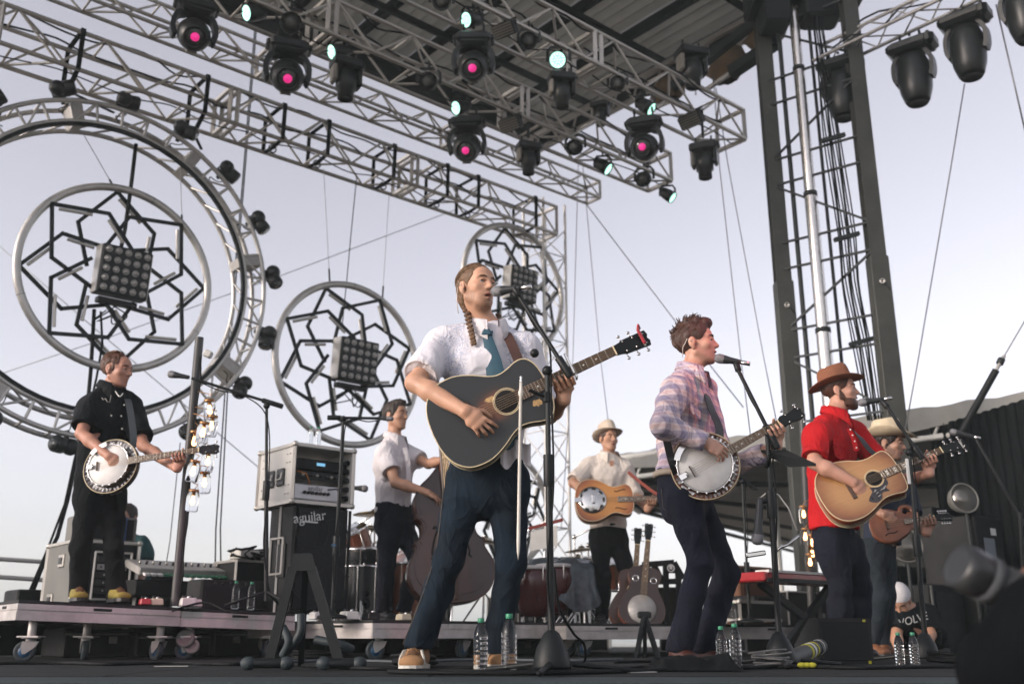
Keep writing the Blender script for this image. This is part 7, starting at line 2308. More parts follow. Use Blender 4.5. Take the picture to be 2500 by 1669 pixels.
for i, (nm, z, h_, m_) in enumerate(un):
 b = MB(); b.box((wr_ / 2, .06 + .16, hr * z), (wr_ - .06, .32, h_ * .62), None, .004); u = b.build(nm, m_, t, Mr)
 if i == 0:
  b = MB(); b.box((wr_ * .5, .056, hr * z + .005), (.07, .006, .022)); b.build('display', mat('blue_display', (.1, .2, .3), .3, var=0, emit=(.12, .3, .45), estr=.5), u, Mr)
  b = MB(); b.box((wr_ * .84, .056, hr * z - .005), (.025, .006, .025)); b.build('switch', CAPOR, u, Mr)
 else:
  for k in range(8):
   b = MB(); b.cyl((wr_ * (.2 + .08 * k), .06, hr * z), (wr_ * (.2 + .08 * k), .04, hr * z), .010, n=10); b.build('knob', KNOB if k % 3 else ALU, u, Mr)
b = MB(); b.box((wr_ * .47, .05 + .13, hr * .20), (wr_ * .80, .26, hr * .27), None, .008); am = b.build('bass_amplifier', mat('silver_panel', (.50, .50, .52), .4, .4, var=.1), t, Mr)
for k in range(7):
 b = MB(); b.cyl((wr_ * (.24 + .065 * k), .05, hr * .19), (wr_ * (.24 + .065 * k), .03, hr * .19), .012, n=10); b.build('knob', KNOB, am, Mr)
text('aguilar', .05, Mr @ frame((1, 0, 0), (0, 0, 1), (0, -1, 0), (wr_ * .42, .048, hr * .27)), KNOB, am)
rope('patch_cable', [Mr @ Vector(p) for p in ((wr_ * .1, .05, hr * .55), (wr_ * .2, .0, hr * .5), (wr_ * .28, .02, hr * .38), (wr_ * .32, .05, hr * .33))], .005, mat('orange_cable', (.45, .16, .03), .5, var=.1), t)
rope('patch_cable', [Mr @ Vector(p) for p in ((wr_ * .62, .04, hr * .27), (wr_ * .72, -.01, hr * .28), (wr_ * .80, -.01, hr * .15), (wr_ * .82, .02, hr * .05))], .006, CABLE, t)
for k in range(5):
 b = MB(); b.cyl((wr_ * .93, .07, hr * (.15 + .16 * k)), (wr_ * .93, .03, hr * (.15 + .16 * k)), .02, n=12); b.build('rack_fan', CASEB, t, Mr)
PET = bpy.data.materials.new('clear_plastic_bottle'); PET.use_nodes = True
_nt = PET.node_tree; _b = _nt.nodes['Principled BSDF']
_tc = _nt.nodes.new('ShaderNodeTexCoord'); _nz = _nt.nodes.new('ShaderNodeTexNoise'); _nz.inputs['Scale'].default_value = 30
_bp = _nt.nodes.new('ShaderNodeBump'); _bp.inputs['Strength'].default_value = .15; _bp.inputs['Distance'].default_value = .003
_nt.links.new(_tc.outputs['Object'], _nz.inputs['Vector']); _nt.links.new(_nz.outputs['Fac'], _bp.inputs['Height']); _nt.links.new(_bp.outputs['Normal'], _b.inputs['Normal'])
_b.inputs['Base Color'].default_value = (.92, .95, .97, 1); _b.inputs['Roughness'].default_value = .06; _b.inputs['Transmission Weight'].default_value = 1.0; _b.inputs['IOR'].default_value = 1.33
GCAP = mat('green_cap', (.03, .22, .12), .4, var=.12)
def bottle_proto():
 t = thing('water_bottle', 'x', 'bottle', (0, 0, 0), 'clear water bottles with green caps')
 prof = [(.001, .004), (.028, 0), (.033, .006), (.0335, .02)]
 z = .02
 for k in range(6):
  prof += [(.0335, z + .002), (.0318, z + .010), (.0318, z + .013), (.0335, z + .021)]
  z += .0225
 prof += [(.0335, z + .004), (.031, z + .020), (.024, z + .045), (.015, z + .062), (.0125, z + .066), (.0125, z + .072)]
 b = MB(); b.lathe(prof, None, 24); b.build('shell', PET, t)
 b = MB(); b.lathe([(.0150, z + .066), (.0158, z + .068), (.0158, z + .084), (.014, z + .087), (.001, z + .087)], None, 20); b.build('cap', GCAP, t)
 return t, z + .087
bp_, HB = bottle_proto()
BOT = [(1173, 1639, 4.38, 0, 'clear water bottle with green cap beside the tan suede shoe'), (1243, 1646, 4.28, 0, 'clear water bottle with green cap at the foot of the main mic stand'),
                     (1765, 1630, 4.78, 0, 'clear water bottle with green cap touching the plaid singer\'s trouser leg'), (1799, 1637, 4.66, 0, 'clear water bottle with green cap at the end of the black floor cloth'),
                     (2200, 1629, 5.0, 0, 'clear water bottle with green cap beside the tan boots'), (2236, 1629, 5.0, 0, 'clear water bottle with green cap before the crouching man\'s arm'),
                     (572, 1492, 6.98, zA - .035, 'clear water bottle with green cap on the riser beside combo amp'), (610, 1494, 7.02, zA - .04, 'clear water bottle with green cap on the riser against bass cabinet'),
                     (757, 1084, 7.55, Cr.z + hr + .012, 'clear water bottle on the rack case lid over its handles'), (776, 1085, 7.57, Cr.z + hr + .012, 'clear water bottle on the rack case lid over its open front'),
                     (1769, 1520, 8.2, zC, 'small dark bottle on riser behind plaid singer'), (1791, 1521, 8.2, zC, 'small dark bottle on riser next to the brown amp')]
for i, (px, py, Y, z, lab) in enumerate(BOT):
 q = V(px, py, Y); q.z = z + .007 if z == 0 else z
 hpx = {0: 126, 1: 138, 2: 100, 3: 108, 4: 82, 5: 82}.get(i, 66 if i < 8 else 50)
 sc = hpx / ppm(Y, q.z + .1) / HB
 M = Matrix.Translation(q) @ Matrix.Rotation(i * 1.3, 4, 'Z') @ Matrix.Scale(sc, 4)
 if i == 0: bp_.matrix_basis = M; WM[bp_] = M; o = bp_
 else: o = copy_tree(bp_, M)
 o['label'] = lab
MICG = mat('mic_grille', (.20, .20, .21), .5, .5, var=.2, vscale=60, bump=.8, bscale=500)
MICB = mat('mic_body', (.022, .024, .026), .35, var=.15)
def microphone(label, tip, tail, r=.025, wired=True):
 """tip = grille end, tail = connector end"""
 tip, tail = Vector(tip), Vector(tail)
 L = (tail - tip).length
 t = thing('microphone', label, 'microphone', tail)
 M = aim(tip, tail)
 b = MB(); b.lathe([(.001, 0), (r * .6, .004), (r * .93, .015), (r, .028), (r * .97, .045), (r * .85, .055)], M, 18); b.build('grille', MICG, t)
 b = MB(); b.lathe([(r * .88, .0475), (r * .90, .056), (r * .84, .066), (r * .70, .085), (r * .55, L - .01), (r * .48, L)], M, 16); b.build('handle', MICB, t)
 if wired:
  b = MB(); b.lathe([(r * .46, L - .004), (r * .46, L + .05)], M, 12); b.build('plug', NICKEL, t)
 return t
def stand(label, base_px, Y, top_px, clutch_py, boom=None, kind='round', z0=0.007, r=.011, baser=.125):
 """vertical pole from a base to top_px (px,py); boom: (start px,py,Y),(end px,py,Y)"""
 p1 = V(*top_px, Y)
 p0 = Vector((V(base_px, top_px[1], Y).x * .5 + p1.x * .5, Y, z0))
 p0 = Vector((V(base_px, 1600, Y).x, Y, z0))
 t = thing('mic_stand', label, 'mic stand', p0)
 if kind == 'cone':
  b = MB(); b.lathe([(.075, .018), (.078, .03), (.060, .10), (.030, .155), (.016, .165)], Matrix.Translation(p0), 24); b.build('base', BLACKM, t)
  for k in range(3):
   a = R(20 + 120 * k)
   q = p0 + Vector((.34 * math.cos(a), .34 * math.sin(a), .012))
   tube('leg', p0 + UP * .045, q, .011, BLACKM, t)
 elif kind == 'round':
  b = MB(); b.lathe([(baser, 0), (baser, .012), (baser * .9, .02), (.03, .032), (.018, .06)], Matrix.Translation(p0), 28); b.build('base', BLACK, t)
 else:
  for k in range(3):
   a = R(80 + 120 * k)
   tube('leg', p0 + UP * .10, p0 + Vector((.26 * math.cos(a), .26 * math.sin(a), .008)), .010, BLACK, t)
 pc_ = p0.lerp(p1, .55)
 if clutch_py: pc_ = V(base_px * .4 + top_px[0] * .6, clutch_py, Y); pc_ = p0 + (p1 - p0) * ((pc_.z - p0.z) / (p1.z - p0.z))
 tube('lower_pole', p0 + UP * .04, pc_, r * 1.25, BLACKM, t, 12)
 tube('upper_pole', pc_, p1, r * .9, STEELD, t, 12)
 tube('clutch', pc_ - UP * .07, pc_ + UP * .06, r * 2.0, BLACKM, t, 14)
 b = MB(); b.sphere(p1, r * 2.0, 10); b.build('joint', BLACKM, t)
 if boom:
  s_, e_ = V(*boom[0]), V(*boom[1])
  tube('boom', s_, e_, r * .85, BLACKM, t, 10)
  n_ = s_ + (s_ - e_).normalized() * .05
  tube('boom_grip', s_, s_.lerp(e_, .22), r * 1.5, BLACKM, t, 12)
  pts = [s_.lerp(e_, .98), s_.lerp(e_, .7) - UP * .025, s_.lerp(e_, .4) - UP * .012, p1 - UP * .1 + Vector((.015, -.01, 0)), p0.lerp(p1, .6) + Vector((.018, -.012, 0)), p0.lerp(p1, .3) + Vector((-.014, -.014, 0)), p0 + UP * .1 + Vector((.02, -.02, 0))]
  rope('mic_cable', smooth_curve([tuple(p) for p in pts], 6), .0042, CABLE, t)
 return t
CLIP = BLACKM
YM = 4.12
ms_ = stand('black mic stand with cone foot before the singer with braids', 1347, YM, (1336, 905), 1145, ((1392, 918, YM - .02), (1266, 722, YM + .05)), 'cone', r=.0115)
microphone('silver-headed vocal microphone at the mouth of the singer with braids', V(1199, 713, 4.22), V(1272, 703, 4.16), .0245)
tube('mic_clip', V(1268, 722, 4.165), V(1256, 704, 4.17), .016, BLACKM, ms_)
b = MB(); b.sphere(V(1305, 862, YM), .02, 10); b.build('boom_clutch', BLACKM, ms_)
tube('clip_arm', V(1336, 970, YM), V(1292, 952, YM - .03), .008, BLACKM, ms_)
b = MB(); b.box((0, 0, 0), (.030, .028, .05), Matrix.Translation(V(1336, 970, YM)), .006); b.build('clamp_block', BLACKM, ms_)
WROD = mat('white_enamel', (.60, .575, .52), .45, var=.12, vscale=12)
t = thing('slide_rod', 'slim white rod with chrome tip clipped to the main mic stand', 'rod', V(1264, 1366, YM - .04))
b = MB(); p0, p1 = V(1265, 1366, YM - .04), V(1272, 916, YM - .04); L_ = (p1 - p0).length
b.lathe([(.001, 0), (.0055, .03), (.0075, .06), (.0068, L_ - .09), (.0105, L_ - .085), (.0105, L_ - .07), (.007, L_ - .065), (.006, L_ - .03)], aim(p0, p1), 14); b.build('shaft', WROD, t)
b = MB(); b.lathe([(.006, L_ - .03), (.0065, L_ - .025), (.0035, L_ - .018), (.0065, L_ - .008), (.001, L_)], aim(p0, p1), 12); b.build('tip', CHROME, t)
YB = 5.02
sb_ = stand('black mic stand with tablet and harmonica before the plaid singer', 1905, YB, (1872, 1046), 1230, ((1898, 1094, YB - .02), (1802, 903, YB + .03)), 'cone', r=.0125)
microphone('silver-headed vocal microphone at the plaid singer\'s mouth', V(1744, 873, 5.1), V(1808, 884, 5.06), .0262)
tube('mic_clip', V(1803, 905, YB + .03), V(1797, 886, YB + .04), .017, BLACKM, sb_)
t = thing('tablet_tray', 'black flat tablet tray clamped across the plaid singer\'s mic stand', 'tray', V(1870, 1105, YB - .05))
b = MB()
q = [V(1858, 1098, 5.08), V(1918, 1097, 4.92), V(1992, 1131, 4.72), V(1925, 1134, 4.9)]
b._add([*q, *[p - UP * .012 for p in q]], [(0, 1, 2, 3), (7, 6, 5, 4), (0, 4, 5, 1), (1, 5, 6, 2), (2, 6, 7, 3), (3, 7, 4, 0)]); b.build('tray', BLACKM, t)
for k in range(7):
 b = MB(); b.sphere(q[0].lerp(q[1], .1 + .13 * k) - UP * .004 + Vector((0, -.004, 0)), .006, 6); b.build('stud', KNOB, t)
tube('tray_post', V(1872, 1140, YB), V(1880, 1112, YB - .04), .012, BLACKM, t)
t = microphone('fat silver harmonica microphone hanging upside down from the plaid singer\'s stand', V(1848, 1330, YB), V(1856, 1215, YB), .030, False)
rope('hanging_cord', [V(1856, 1215, YB), V(1875, 1200, YB), V(1900, 1207, YB), V(1925, 1240, YB), V(1946, 1295, YB)], .004, mat('white_cord', (.5, .48, .45), .5, var=.1), t)
tube('mount_arm', V(1856, 1225, YB), V(1890, 1220, YB), .012, BLACKM, t)
t = thing('harmonica_holder', 'chrome harmonica on a bent arm clamped to the tablet stand', 'harmonica', V(1870, 1345, YB))
b = MB(); b.box((0, 0, 0), (.10, .024, .026), aim(V(1850, 1350, YB - .03), V(1895, 1343, YB - .03)) @ Matrix.Rotation(math.pi / 2, 4, 'Y') @ Matrix.Translation((-.0, 0, .045)), .005); b.build('harmonica', CHROME, t)
b = MB(); b.sweep([V(1893, 1348, YB), V(1905, 1335, YB), V(1922, 1330, YB), V(1950, 1306, YB)], .007, 8); b.build('arm', NICKEL, t)
YC_ = 6.2
sc_ = stand('black mic stand beside the red-shirted guitarist\'s fretting hand', 2262, YC_, (2220, 1104), 1330, ((2252, 1120, YC_ - .02), (2166, 992, YC_ + .03)), 'cone', r=.0125)
microphone('silver-headed vocal microphone at the red-shirted singer\'s mouth', V(2094, 984, 6.32), V(2158, 974, 6.28), .0265)
tube('mic_clip', V(2166, 993, YC_ + .03), V(2152, 976, YC_ + .06), .018, BLACKM, sc_)
b = MB(); b.box((0, 0, 0), (.02, .008, .16), Matrix.Translation(V(2217, 1150, YC_ - .03)), .003); b.build('white_tape', WHITEP, sc_)
microphone('unused dark microphone on thin boom before the black drape', V(2318, 1052, 8.2), V(2378, 1066, 8.15), .027)
t = thing('mic_stand', 'thin boom mic stand slanting before the black drape', 'mic stand', V(2500, 1500, 8.1))
tube('boom', V(2382, 1070, 8.15), V(2500, 1280, 8.0), .011, BLACKM, t); tube('pole', V(2490, 1250, 8.0), Vector((V(2495, 1500, 8.0).x, 8.0, 0)), .014, BLACKM, t)
b = MB(); b.lathe([(.12, 0), (.12, .012), (.02, .03)], Matrix.Translation((V(2495, 1500, 8.0).x, 8.0, .007)), 20); b.build('base', BLACK, t)
s2 = stand('tall boom mic stand between jar lights and bass cabinet', 641, 6.75, (651, 990), 1195, ((690, 992, 6.75), (468, 923, 6.72)), 'tripod', zA - .03, r=.012)
microphone('vocal microphone on long boom beside jar lights', V(409, 912, 6.72), V(462, 921, 6.72), .026, False)
s3 = stand('boom mic stand crossing the front of the rack case', 806, 6.95, (838, 1022), 1330, ((800, 1019, 6.95), (945, 1021, 6.95)), 'round', zB + .01, r=.012, baser=.10)
microphone('small clip microphone at the bass player\'s cheek', V(962, 1022, 6.95), V(925, 1021, 6.95), .018, False)
bar('tape_band', V(815, 1333, 6.94), V(816, 1328, 6.94), .034, .034, CASTB, s3)
s4 = stand('thin mic stand standing behind the plaid singer', 1836, 8.2, (1812, 1175), 1390, ((1800, 1160, 8.2), (1850, 1196, 8.2)), 'round', zC + .005, r=.011, baser=.11)
t = microphone('black instrument microphone aimed at the drums beside the rack case', V(899, 1193, 8.6), V(862, 1190, 8.6), .030, False)
t = thing('guitar_stand', 'black folded guitar stand with rubber feet at the stage edge', 'guitar stand', V(725, 1630, 4.75))
GS = 4.75
tp_ = V(748, 1352, GS)
b = MB(); b._add([V(718, 1350, GS - .03), V(762, 1350, GS - .03), V(772, 1392, GS - .04), V(706, 1392, GS - .04), V(718, 1350, GS + .03), V(762, 1350, GS + .03), V(772, 1392, GS + .04), V(706, 1392, GS + .04)], [(0, 3, 2, 1), (4, 5, 6, 7), (0, 1, 5, 4), (1, 2, 6, 5), (2, 3, 7, 6), (3, 0, 4, 7)]); b.build('yoke', BLACKM, t)
bar('leg', V(716, 1385, GS - .02), V(655, 1625, GS - .05), .042, .030, BLACKM, t, (0, 1, 0)); bar('leg', V(760, 1385, GS - .02), V(832, 1628, GS - .05), .042, .030, BLACKM, t, (0, 1, 0))
def foot(px0, px1, py):
 a, c = V(px0, py, GS - .08), V(px1, py + 2, GS - .06); a.z = c.z = .034
 tube('foot', a, c, .022, BLACKM, t, 14)
 for p in (a, c):
  b = MB(); b.sphere(p, .030, 12, None, (1.2, 1, 1)); b.build('rubber_foot', RUB, t)
foot(605, 698, 1632); foot(790, 876, 1635)
for (x0, y0, x1, y1) in ((735, 1500, 700, 1590), (770, 1560, 860, 1585), (690, 1600, 690, 1530)):
 b = MB(); pts = smooth_curve([tuple(V(x0, y0, GS + .15)), tuple(V((x0 + x1) / 2 + 15, (y0 + y1) / 2, GS + .12)), tuple(V(x1, y1, GS + .15))], 6); b.sweep(pts, .020, 10); b.build('padded_arm', RUB, t)
bar('rear_leg', tp_, V(735, 1620, GS + .35), .03, .03, BLACKM, t)
GLASS = mat('jar_glass', (.95, .95, .95), .03, var=0, trans=1.0, ior=1.12)
GLOW = mat('warm_filament', (.9, .5, .2), .3, var=0, emit=(1.0, .50, .20), estr=2.2)
BRASS = mat('copper_lid', (.34, .18, .08), .35, .8, var=.15)
def jar_cluster(label, pole0, pole1, jars, Y, sc, plabel):
 t = thing('lamp_pole', plabel, 'pole', pole0)
 tube('pole', pole0, pole1, .030 * sc, mat('pole_gunmetal', (.055, .055, .055), .5, .3, var=.3, vscale=4), t, 16)
 rope('pole_cable', [pole0.lerp(pole1, .02 + .09 * k) + Vector((.035 * sc + .008 * math.sin(k * 2.3), -.02, 0)) for k in range(11)], .006, CABLE, t)
 for i, (px, py, tilt, lit, lab) in enumerate(jars):
  q = V(px, py, Y - .07 - .03 * (i % 3))
  M = Matrix.Translation(q) @ Matrix.Rotation(R(tilt), 4, 'Y') @ Matrix.Scale(sc, 4)
  j = thing('jar_light', lab, 'jar light', q, label)
  b = MB(); b.lathe([(.001, -.072), (.036, -.072), (.042, -.064), (.043, .025), (.040, .042), (.032, .055), (.031, .068)], M, 22); b.build('jar', GLASS, j)
  b = MB(); b.lathe([(.034, .060), (.035, .062), (.035, .076), (.001, .077)], M, 18); b.build('lid', BRASS, j)
  b = MB(); b.lathe([(.001, -.030), (.012, -.024), (.016, -.005), (.010, .020), (.008, .045)], M, 12); b.build('bulb', GLOW if lit else mat('dim_bulb', (.75, .66, .5), .2, var=.1, emit=(1, .7, .4), estr=.8), j)  # bulbs of the pale jars get a weak glow too
  b = MB(); b.lathe([(.009, .035), (.012, .04), (.012, .06)], M, 10); b.build('socket', BRASS, j)
  rope('jar_wire', [M @ Vector((0, 0, .077)), M @ Vector((.02, 0, .11)), Vector((pole0.lerp(pole1, .5).x + .04, q.y + .02, (M @ Vector((0, 0, .14))).z))], .003, BRASS, j)
 return t
Yj = 6.85
tp_ = jar_cluster('jar lights on the pole beside the banjo player', Vector((V(428, 1470, Yj).x, Yj, zA - .02)), V(487, 824, Yj), [
 (512, 1001, -8, 1, 'jar light with bright lid hanging highest on the pole by the banjo player'), (516, 1040, 4, 0, 'dim jar light tucked behind the highest jar by the banjo player'), (495, 1056, 6, 1, 'glowing jar light just above the banjo headstock'),
 (474, 1078, 0, 1, 'glowing jar light touching the pole above the banjo neck'), (507, 1126, 3, 0, 'pale jar light just below the banjo headstock'), (471, 1150, 8, 1, 'glowing jar light under the banjo player\'s fretting hand'),
 (499, 1178, -2, 0, 'pale jar light next to lowest on the pole by the banjo player'), (470, 1222, 4, 0, 'pale jar light hanging lowest on the pole by the banjo player')], Yj, 1.0, 'grey metal pole strung with jar lights beside the banjo player')
b = MB(); b.box((0, 0, 0), (.06, .05, .05), Matrix.Translation(V(508, 864, Yj - .05)) @ Matrix.Rotation(.4, 4, 'Y'), .008); b.build('junction_box', GREYC, tp_)
jar_cluster('jar lights behind the red-shirted guitarist', Vector((V(1978, 1500, 8.8).x, 8.8, 0)), V(1958, 1010, 8.8), [
 (1962, 1255, 0, 1, 'glowing jar light hanging highest behind the red shirt'), (1966, 1310, 4, 1, 'bright jar light second in the cluster behind the red shirt'), (1984, 1325, -6, 1, 'bright jar light third in the cluster behind the red shirt'), (1984, 1352, 5, 1, 'bright jar light fourth in the cluster behind the red shirt'), (1978, 1372, 0, 1, 'bright jar light lowest in the cluster behind the red shirt')], 8.8, 1.0, 'grey metal pole with jar lights behind the red-shirted guitarist')
Cf = V(170, 1475, 7.75); Cf.z = zA + .002
Mf = EM(Cf)
wF, dF, hF = s_for_px(Cf + UP * .3, E1, 335), s_for_px(Cf + UP * .3, E2, 112), V(165, 1318, 7.75).z - Cf.z
t = thing('flight_case', 'grey flight case with silver-edged black front behind the banjo player', 'flight case', Cf)
b = MB(); b.box((wF / 2, dF / 2 + .01, hF / 2), (wF, dF - .02, hF), None, .004); b.build('shell', CASEG, t, Mf)
b = MB(); b.box((wF / 2, -.002, hF / 2), (wF - .04, .012, hF - .04)); b.build('front_panel', CASEB, t, Mf)
edges_box(t, Mf, wF, dF, hF, .022, ALU); ball_corners(t, Mf, wF, dF, hF)
edges_box(t, Mf @ Matrix.Translation((wF * .30, -.014, hF * .12)), wF * .58, .004, hF * .72, .014, ALU, 'rack_frame')
for k in range(5):
 b = MB(); b.box((wF * .58, -.014, hF * (.25 + .12 * k)), (wF * .48, .012, hF * .09), None, .003); u = b.build('rack_unit', KNOB if k != 3 else ALUD, t, Mf)
 for j in range(6):
  b = MB(); b.sphere((wF * (.40 + .06 * j), -.024, hF * (.25 + .12 * k)), .008, 6); b.build('knob', ALU if j % 2 else KNOB, u, Mf)
for y, z in ((.45, .72), (.7, .12)):
 b = MB(); b.box((-.006, dF * y, hF * z), (.012, .13, .10), None, .01); l = b.build('latch_dish', ALU, t, Mf)
 b = MB(); b.box((-.014, dF * y, hF * z), (.010, .07, .05)); b.build('latch', KNOB, l, Mf)
Mt = Mf @ Matrix.Translation((-.02, .12, hF + .014))
t = thing('equipment_box', 'small grey equipment box standing on the silver-edged flight case', 'box', Mt @ Vector((0, 0, 0)))
b = MB(); b.box((.28, .15, .10), (.46, .3, .20), None, .01); b.build('housing', CASEG, t, Mt)
b = MB(); b.box((.30, -.004, .10), (.36, .01, .16)); b.build('front_panel', CASEB, t, Mt)
b = MB(); b.box((.38, -.02, .095), (.07, .03, .19), None, .004); b.build('blue_folder', mat('blue_plastic', (.02, .06, .22), .5, var=.15), t, Mt)
GRN = mat('green_panel', (.06, .20, .12), .5, var=.2); BLU = mat('blue_panel', (.03, .12, .26), .5, var=.2)
t = thing('keyboard_mixer', 'low mixing desk with green and blue channel strips on the riser', 'mixer', V(400, 1440, 7.9))
Mk = EM(V(345, 1450, 7.7))
b = MB(); b.box((.42, .2, .05), (.95, .4, .12), None, .01); b.build('chassis', CASEB, t, Mk)
b = MB(); b.box((.42, .22, .16), (.9, .34, .06), Mk @ Matrix.Rotation(R(14), 4, 'X'), .008); b.build('panel', ALUD, t)
for k in range(16):
 m_ = (WHITEP, GRN, GRN, GRN, GRN, BLU)[min(5, k // 3)]
 b = MB(); b.box((.02 + .052 * k, .05, .145), (.042, .10, .02), Mk @ Matrix.Rotation(R(14), 4, 'X'), .004); b.build('channel_strip', m_, t)
 b = MB(); b.cyl((.02 + .052 * k, .20, .19), (.02 + .052 * k, .20, .215), .010, n=8); b.build('knob', KNOB if k % 2 else ALU, t, Mk @ Matrix.Rotation(R(14), 4, 'X'))
t = thing('combo_amp', 'black combo amplifier low on the riser beside water bottles', 'amplifier', V(520, 1470, 7.5))
Mk = EM(V(488, 1490, 7.35)); Mk.translation.z = zA - .035
b = MB(); b.box((.28, .14, .11), (.56, .26, .22), None, .012); b.build('cabinet', TOLEX, t, Mk)
b = MB(); b.box((.28, .005, .09), (.50, .012, .15)); b.build('grille', GRILLE, t, Mk)
text('FENDER', .035, Mk @ frame((1, 0, 0), (0, 0, 1), (0, -1, 0), (.16, -.003, .15)), mat('gold_print', (.4, .28, .10), .4, .5, var=.1), t) if False else None
for k in range(6):
 b = MB(); b.cyl((.1 + .06 * k, .0, .19), (.1 + .06 * k, -.012, .19), .012, n=10); b.build('knob', KNOB, t, Mk)
t = thing('road_case', 'open silver-edged road trunk with loose cables beside bass cabinet', 'flight case', V(600, 1440, 8.2))
Mk = EM(V(572, 1480, 8.0)); Mk.translation.z = zA - .04
b = MB(); b.box((.2, .2, .20), (.42, .4, .40), None, .01); b.build('trunk', CASEB, t, Mk); edges_box(t, Mk @ Matrix.Translation((-.01, 0, 0)), .42, .4, .40, .018, ALU)
rnd = random.Random(2)
for k in range(7):
 pts = smooth_curve([tuple(Mk @ Vector((rnd.uniform(0, .4), rnd.uniform(0, .3), .42 + rnd.uniform(0, .10)))) for _ in range(6)], 5)
 rope('cable_loop', pts, .008, CABLE, t)
b = MB(); b.box((.2, .2, .46), (.28, .2, .07), None, .01); b.build('adapter_box', GREYC, t, Mk)
PC = [CAPOR, mat('pedal_cream', (.45, .40, .30), .5, var=.1), BLACKM, BLU, mat('pedal_white', (.5, .5, .48), .5, var=.1), GRN]
PEDN = ['red', 'cream', 'black', 'blue', 'white', 'green']
def pedal(px, py, Y, z, c, place, s=.07):
 q = V(px, py, Y); q.z = z
 t = thing('effects_pedal', 'small %s effects pedal %s' % (PEDN[c], place), 'pedal', q, 'effects pedals on the risers')
 M = Matrix.Translation(q) @ Matrix.Rotation(.5, 4, 'Z')
 b = MB(); b.box((0, 0, s * .28), (s, s * 1.5, s * .55), None, .006, .9); b.build('case', PC[c], t, M)
 for x in (-.25, .25):
  b = MB(); b.cyl((s * x, .0, s * .5), (s * x, 0, s * .72), s * .12, n=10); b.build('knob', KNOB, t, M)
 b = MB(); b.cyl((0, -s * .45, s * .5), (0, -s * .45, s * .68), s * .11, n=10); b.build('footswitch', CHROME, t, M)
pedal(352, 1480, 6.75, zA - .016, 0, 'beside the yellow shoes'); pedal(380, 1480, 6.8, zA - .018, 1, 'behind the red one by the banjo player', .08)
pedal(455, 1484, 6.85, zA - .024, 4, 'at the foot of the jar light pole', .10); pedal(472, 1484, 6.9, zA - .026, 4, 'half over another at the jar light pole', .09)
pedal(775, 1512, 7.0, zB + .002, 4, 'before the bass cabinet', .09); pedal(852, 1512, 7.05, zB + .002, 4, 'in front of the double bass player\'s shoes', .10); pedal(905, 1512, 7.1, zB + .002, 2, 'at the riser corner', .09)
pedal(985, 1515, 7.3, zB + .002, 1, 'behind the jeans of the singer with braids', .08)
SHELL = mat('drum_wood', (.24, .07, .028), .3, var=.25, vscale=6, coat=.5); SHELLB = mat('drum_black', (.015, .017, .02), .3, var=.2, coat=.4); SKIN = mat('drum_skin', (.58, .56, .53), .6, var=.1)
CYM = mat('cymbal_bronze', (.26, .20, .11), .3, 1.0, var=.25, vscale=8); REDW = mat('conga_red', (.055, .005, .006), .3, var=.25, vscale=5, coat=.5)
def drum(label, c, r, h, shell, tilt=(0, 0), group='drum kit'):
 M = Matrix.Translation(c) @ Matrix.Rotation(tilt[0], 4, 'X') @ Matrix.Rotation(tilt[1], 4, 'Y')
 t = thing('drum', label, 'drum', c - Vector((0, 0, h / 2)), group)
 b = MB(); b.lathe([(r, -h / 2), (r, h / 2)], M, 32, True, False); b.build('shell', shell, t)
 for s in (-1, 1):
  b = MB(); b.lathe([(r * 1.01, s * h / 2 - .012), (r * 1.035, s * h / 2 - .012), (r * 1.035, s * h / 2 + .012), (r * .99, s * h / 2 + .014)], M, 32); b.build('hoop', CHROME, t)
  b = MB(); b.lathe([(r * .99, s * (h / 2 + .004)), (.001, s * (h / 2 + .005))], M, 28); b.build('drum_head', SKIN, t)
 for k in range(8):
  a = 2 * math.pi * k / 8
  tube('lug', M @ Vector((r * 1.025 * math.cos(a), r * 1.025 * math.sin(a), -h / 2)), M @ Vector((r * 1.025 * math.cos(a), r * 1.025 * math.sin(a), h / 2)), .006, CHROME, t, 6)
 if c.z - h / 2 > zB + .05:
  for k in range(3):
   a = R(40 + 120 * k)
   tube('leg', M @ Vector((r * .9 * math.cos(a), r * .9 * math.sin(a), 0)), Vector((c.x + r * 1.1 * math.cos(a), c.y + r * 1.1 * math.sin(a), zB)), .009, CHROME, t, 8)
 return t
def cymbal(label, c, r, tilt, zbase=zB):
 t = thing('cymbal', label, 'cymbal', (c.x, c.y, zbase), 'cymbals on stands')
 M = Matrix.Translation(c) @ Matrix.Rotation(tilt, 4, 'Y')
 b = MB(); b.lathe([(r, -.012), (r * .98, -.010), (r * .3, .008), (r * .22, .012), (r * .15, .03), (.01, .034)], M, 36); b.lathe([(.01, .030), (r * .15, .026), (r * .22, .008), (r * .3, .004), (r, -.0135)], M, 36); b.build('plate', CYM, t)
 tube('pole', Vector((c.x, c.y, zbase + .1)), c + UP * .05, .010, CHROME, t)
 for k in range(3):
  a = R(30 + 120 * k); tube('leg', Vector((c.x, c.y, zbase + .30)), Vector((c.x + .25 * math.cos(a), c.y + .25 * math.sin(a), zbase)), .009, CHROME, t, 8)
drum('black floor tom glimpsed between bass cabinet and bass player', V(880, 1445, 9.0), .20, .42, SHELLB)
drum('small rack tom with chrome hoop beside the bass cabinet', V(862, 1325, 9.2), .16, .24, SHELL, (.4, -.3))
drum('wooden snare drum with white head behind the bass player\'s shirt', V(888, 1358, 9.0), .18, .15, SHELLB, (.15, 0))
drum('wooden floor tom glimpsed behind the bass player\'s legs', V(1000, 1440, 9.3), .22, .45, SHELL)
drum('large wooden bass drum lying behind the double bass', V(1030, 1405, 9.7), .28, .40, SHELL, (math.pi / 2, .5))
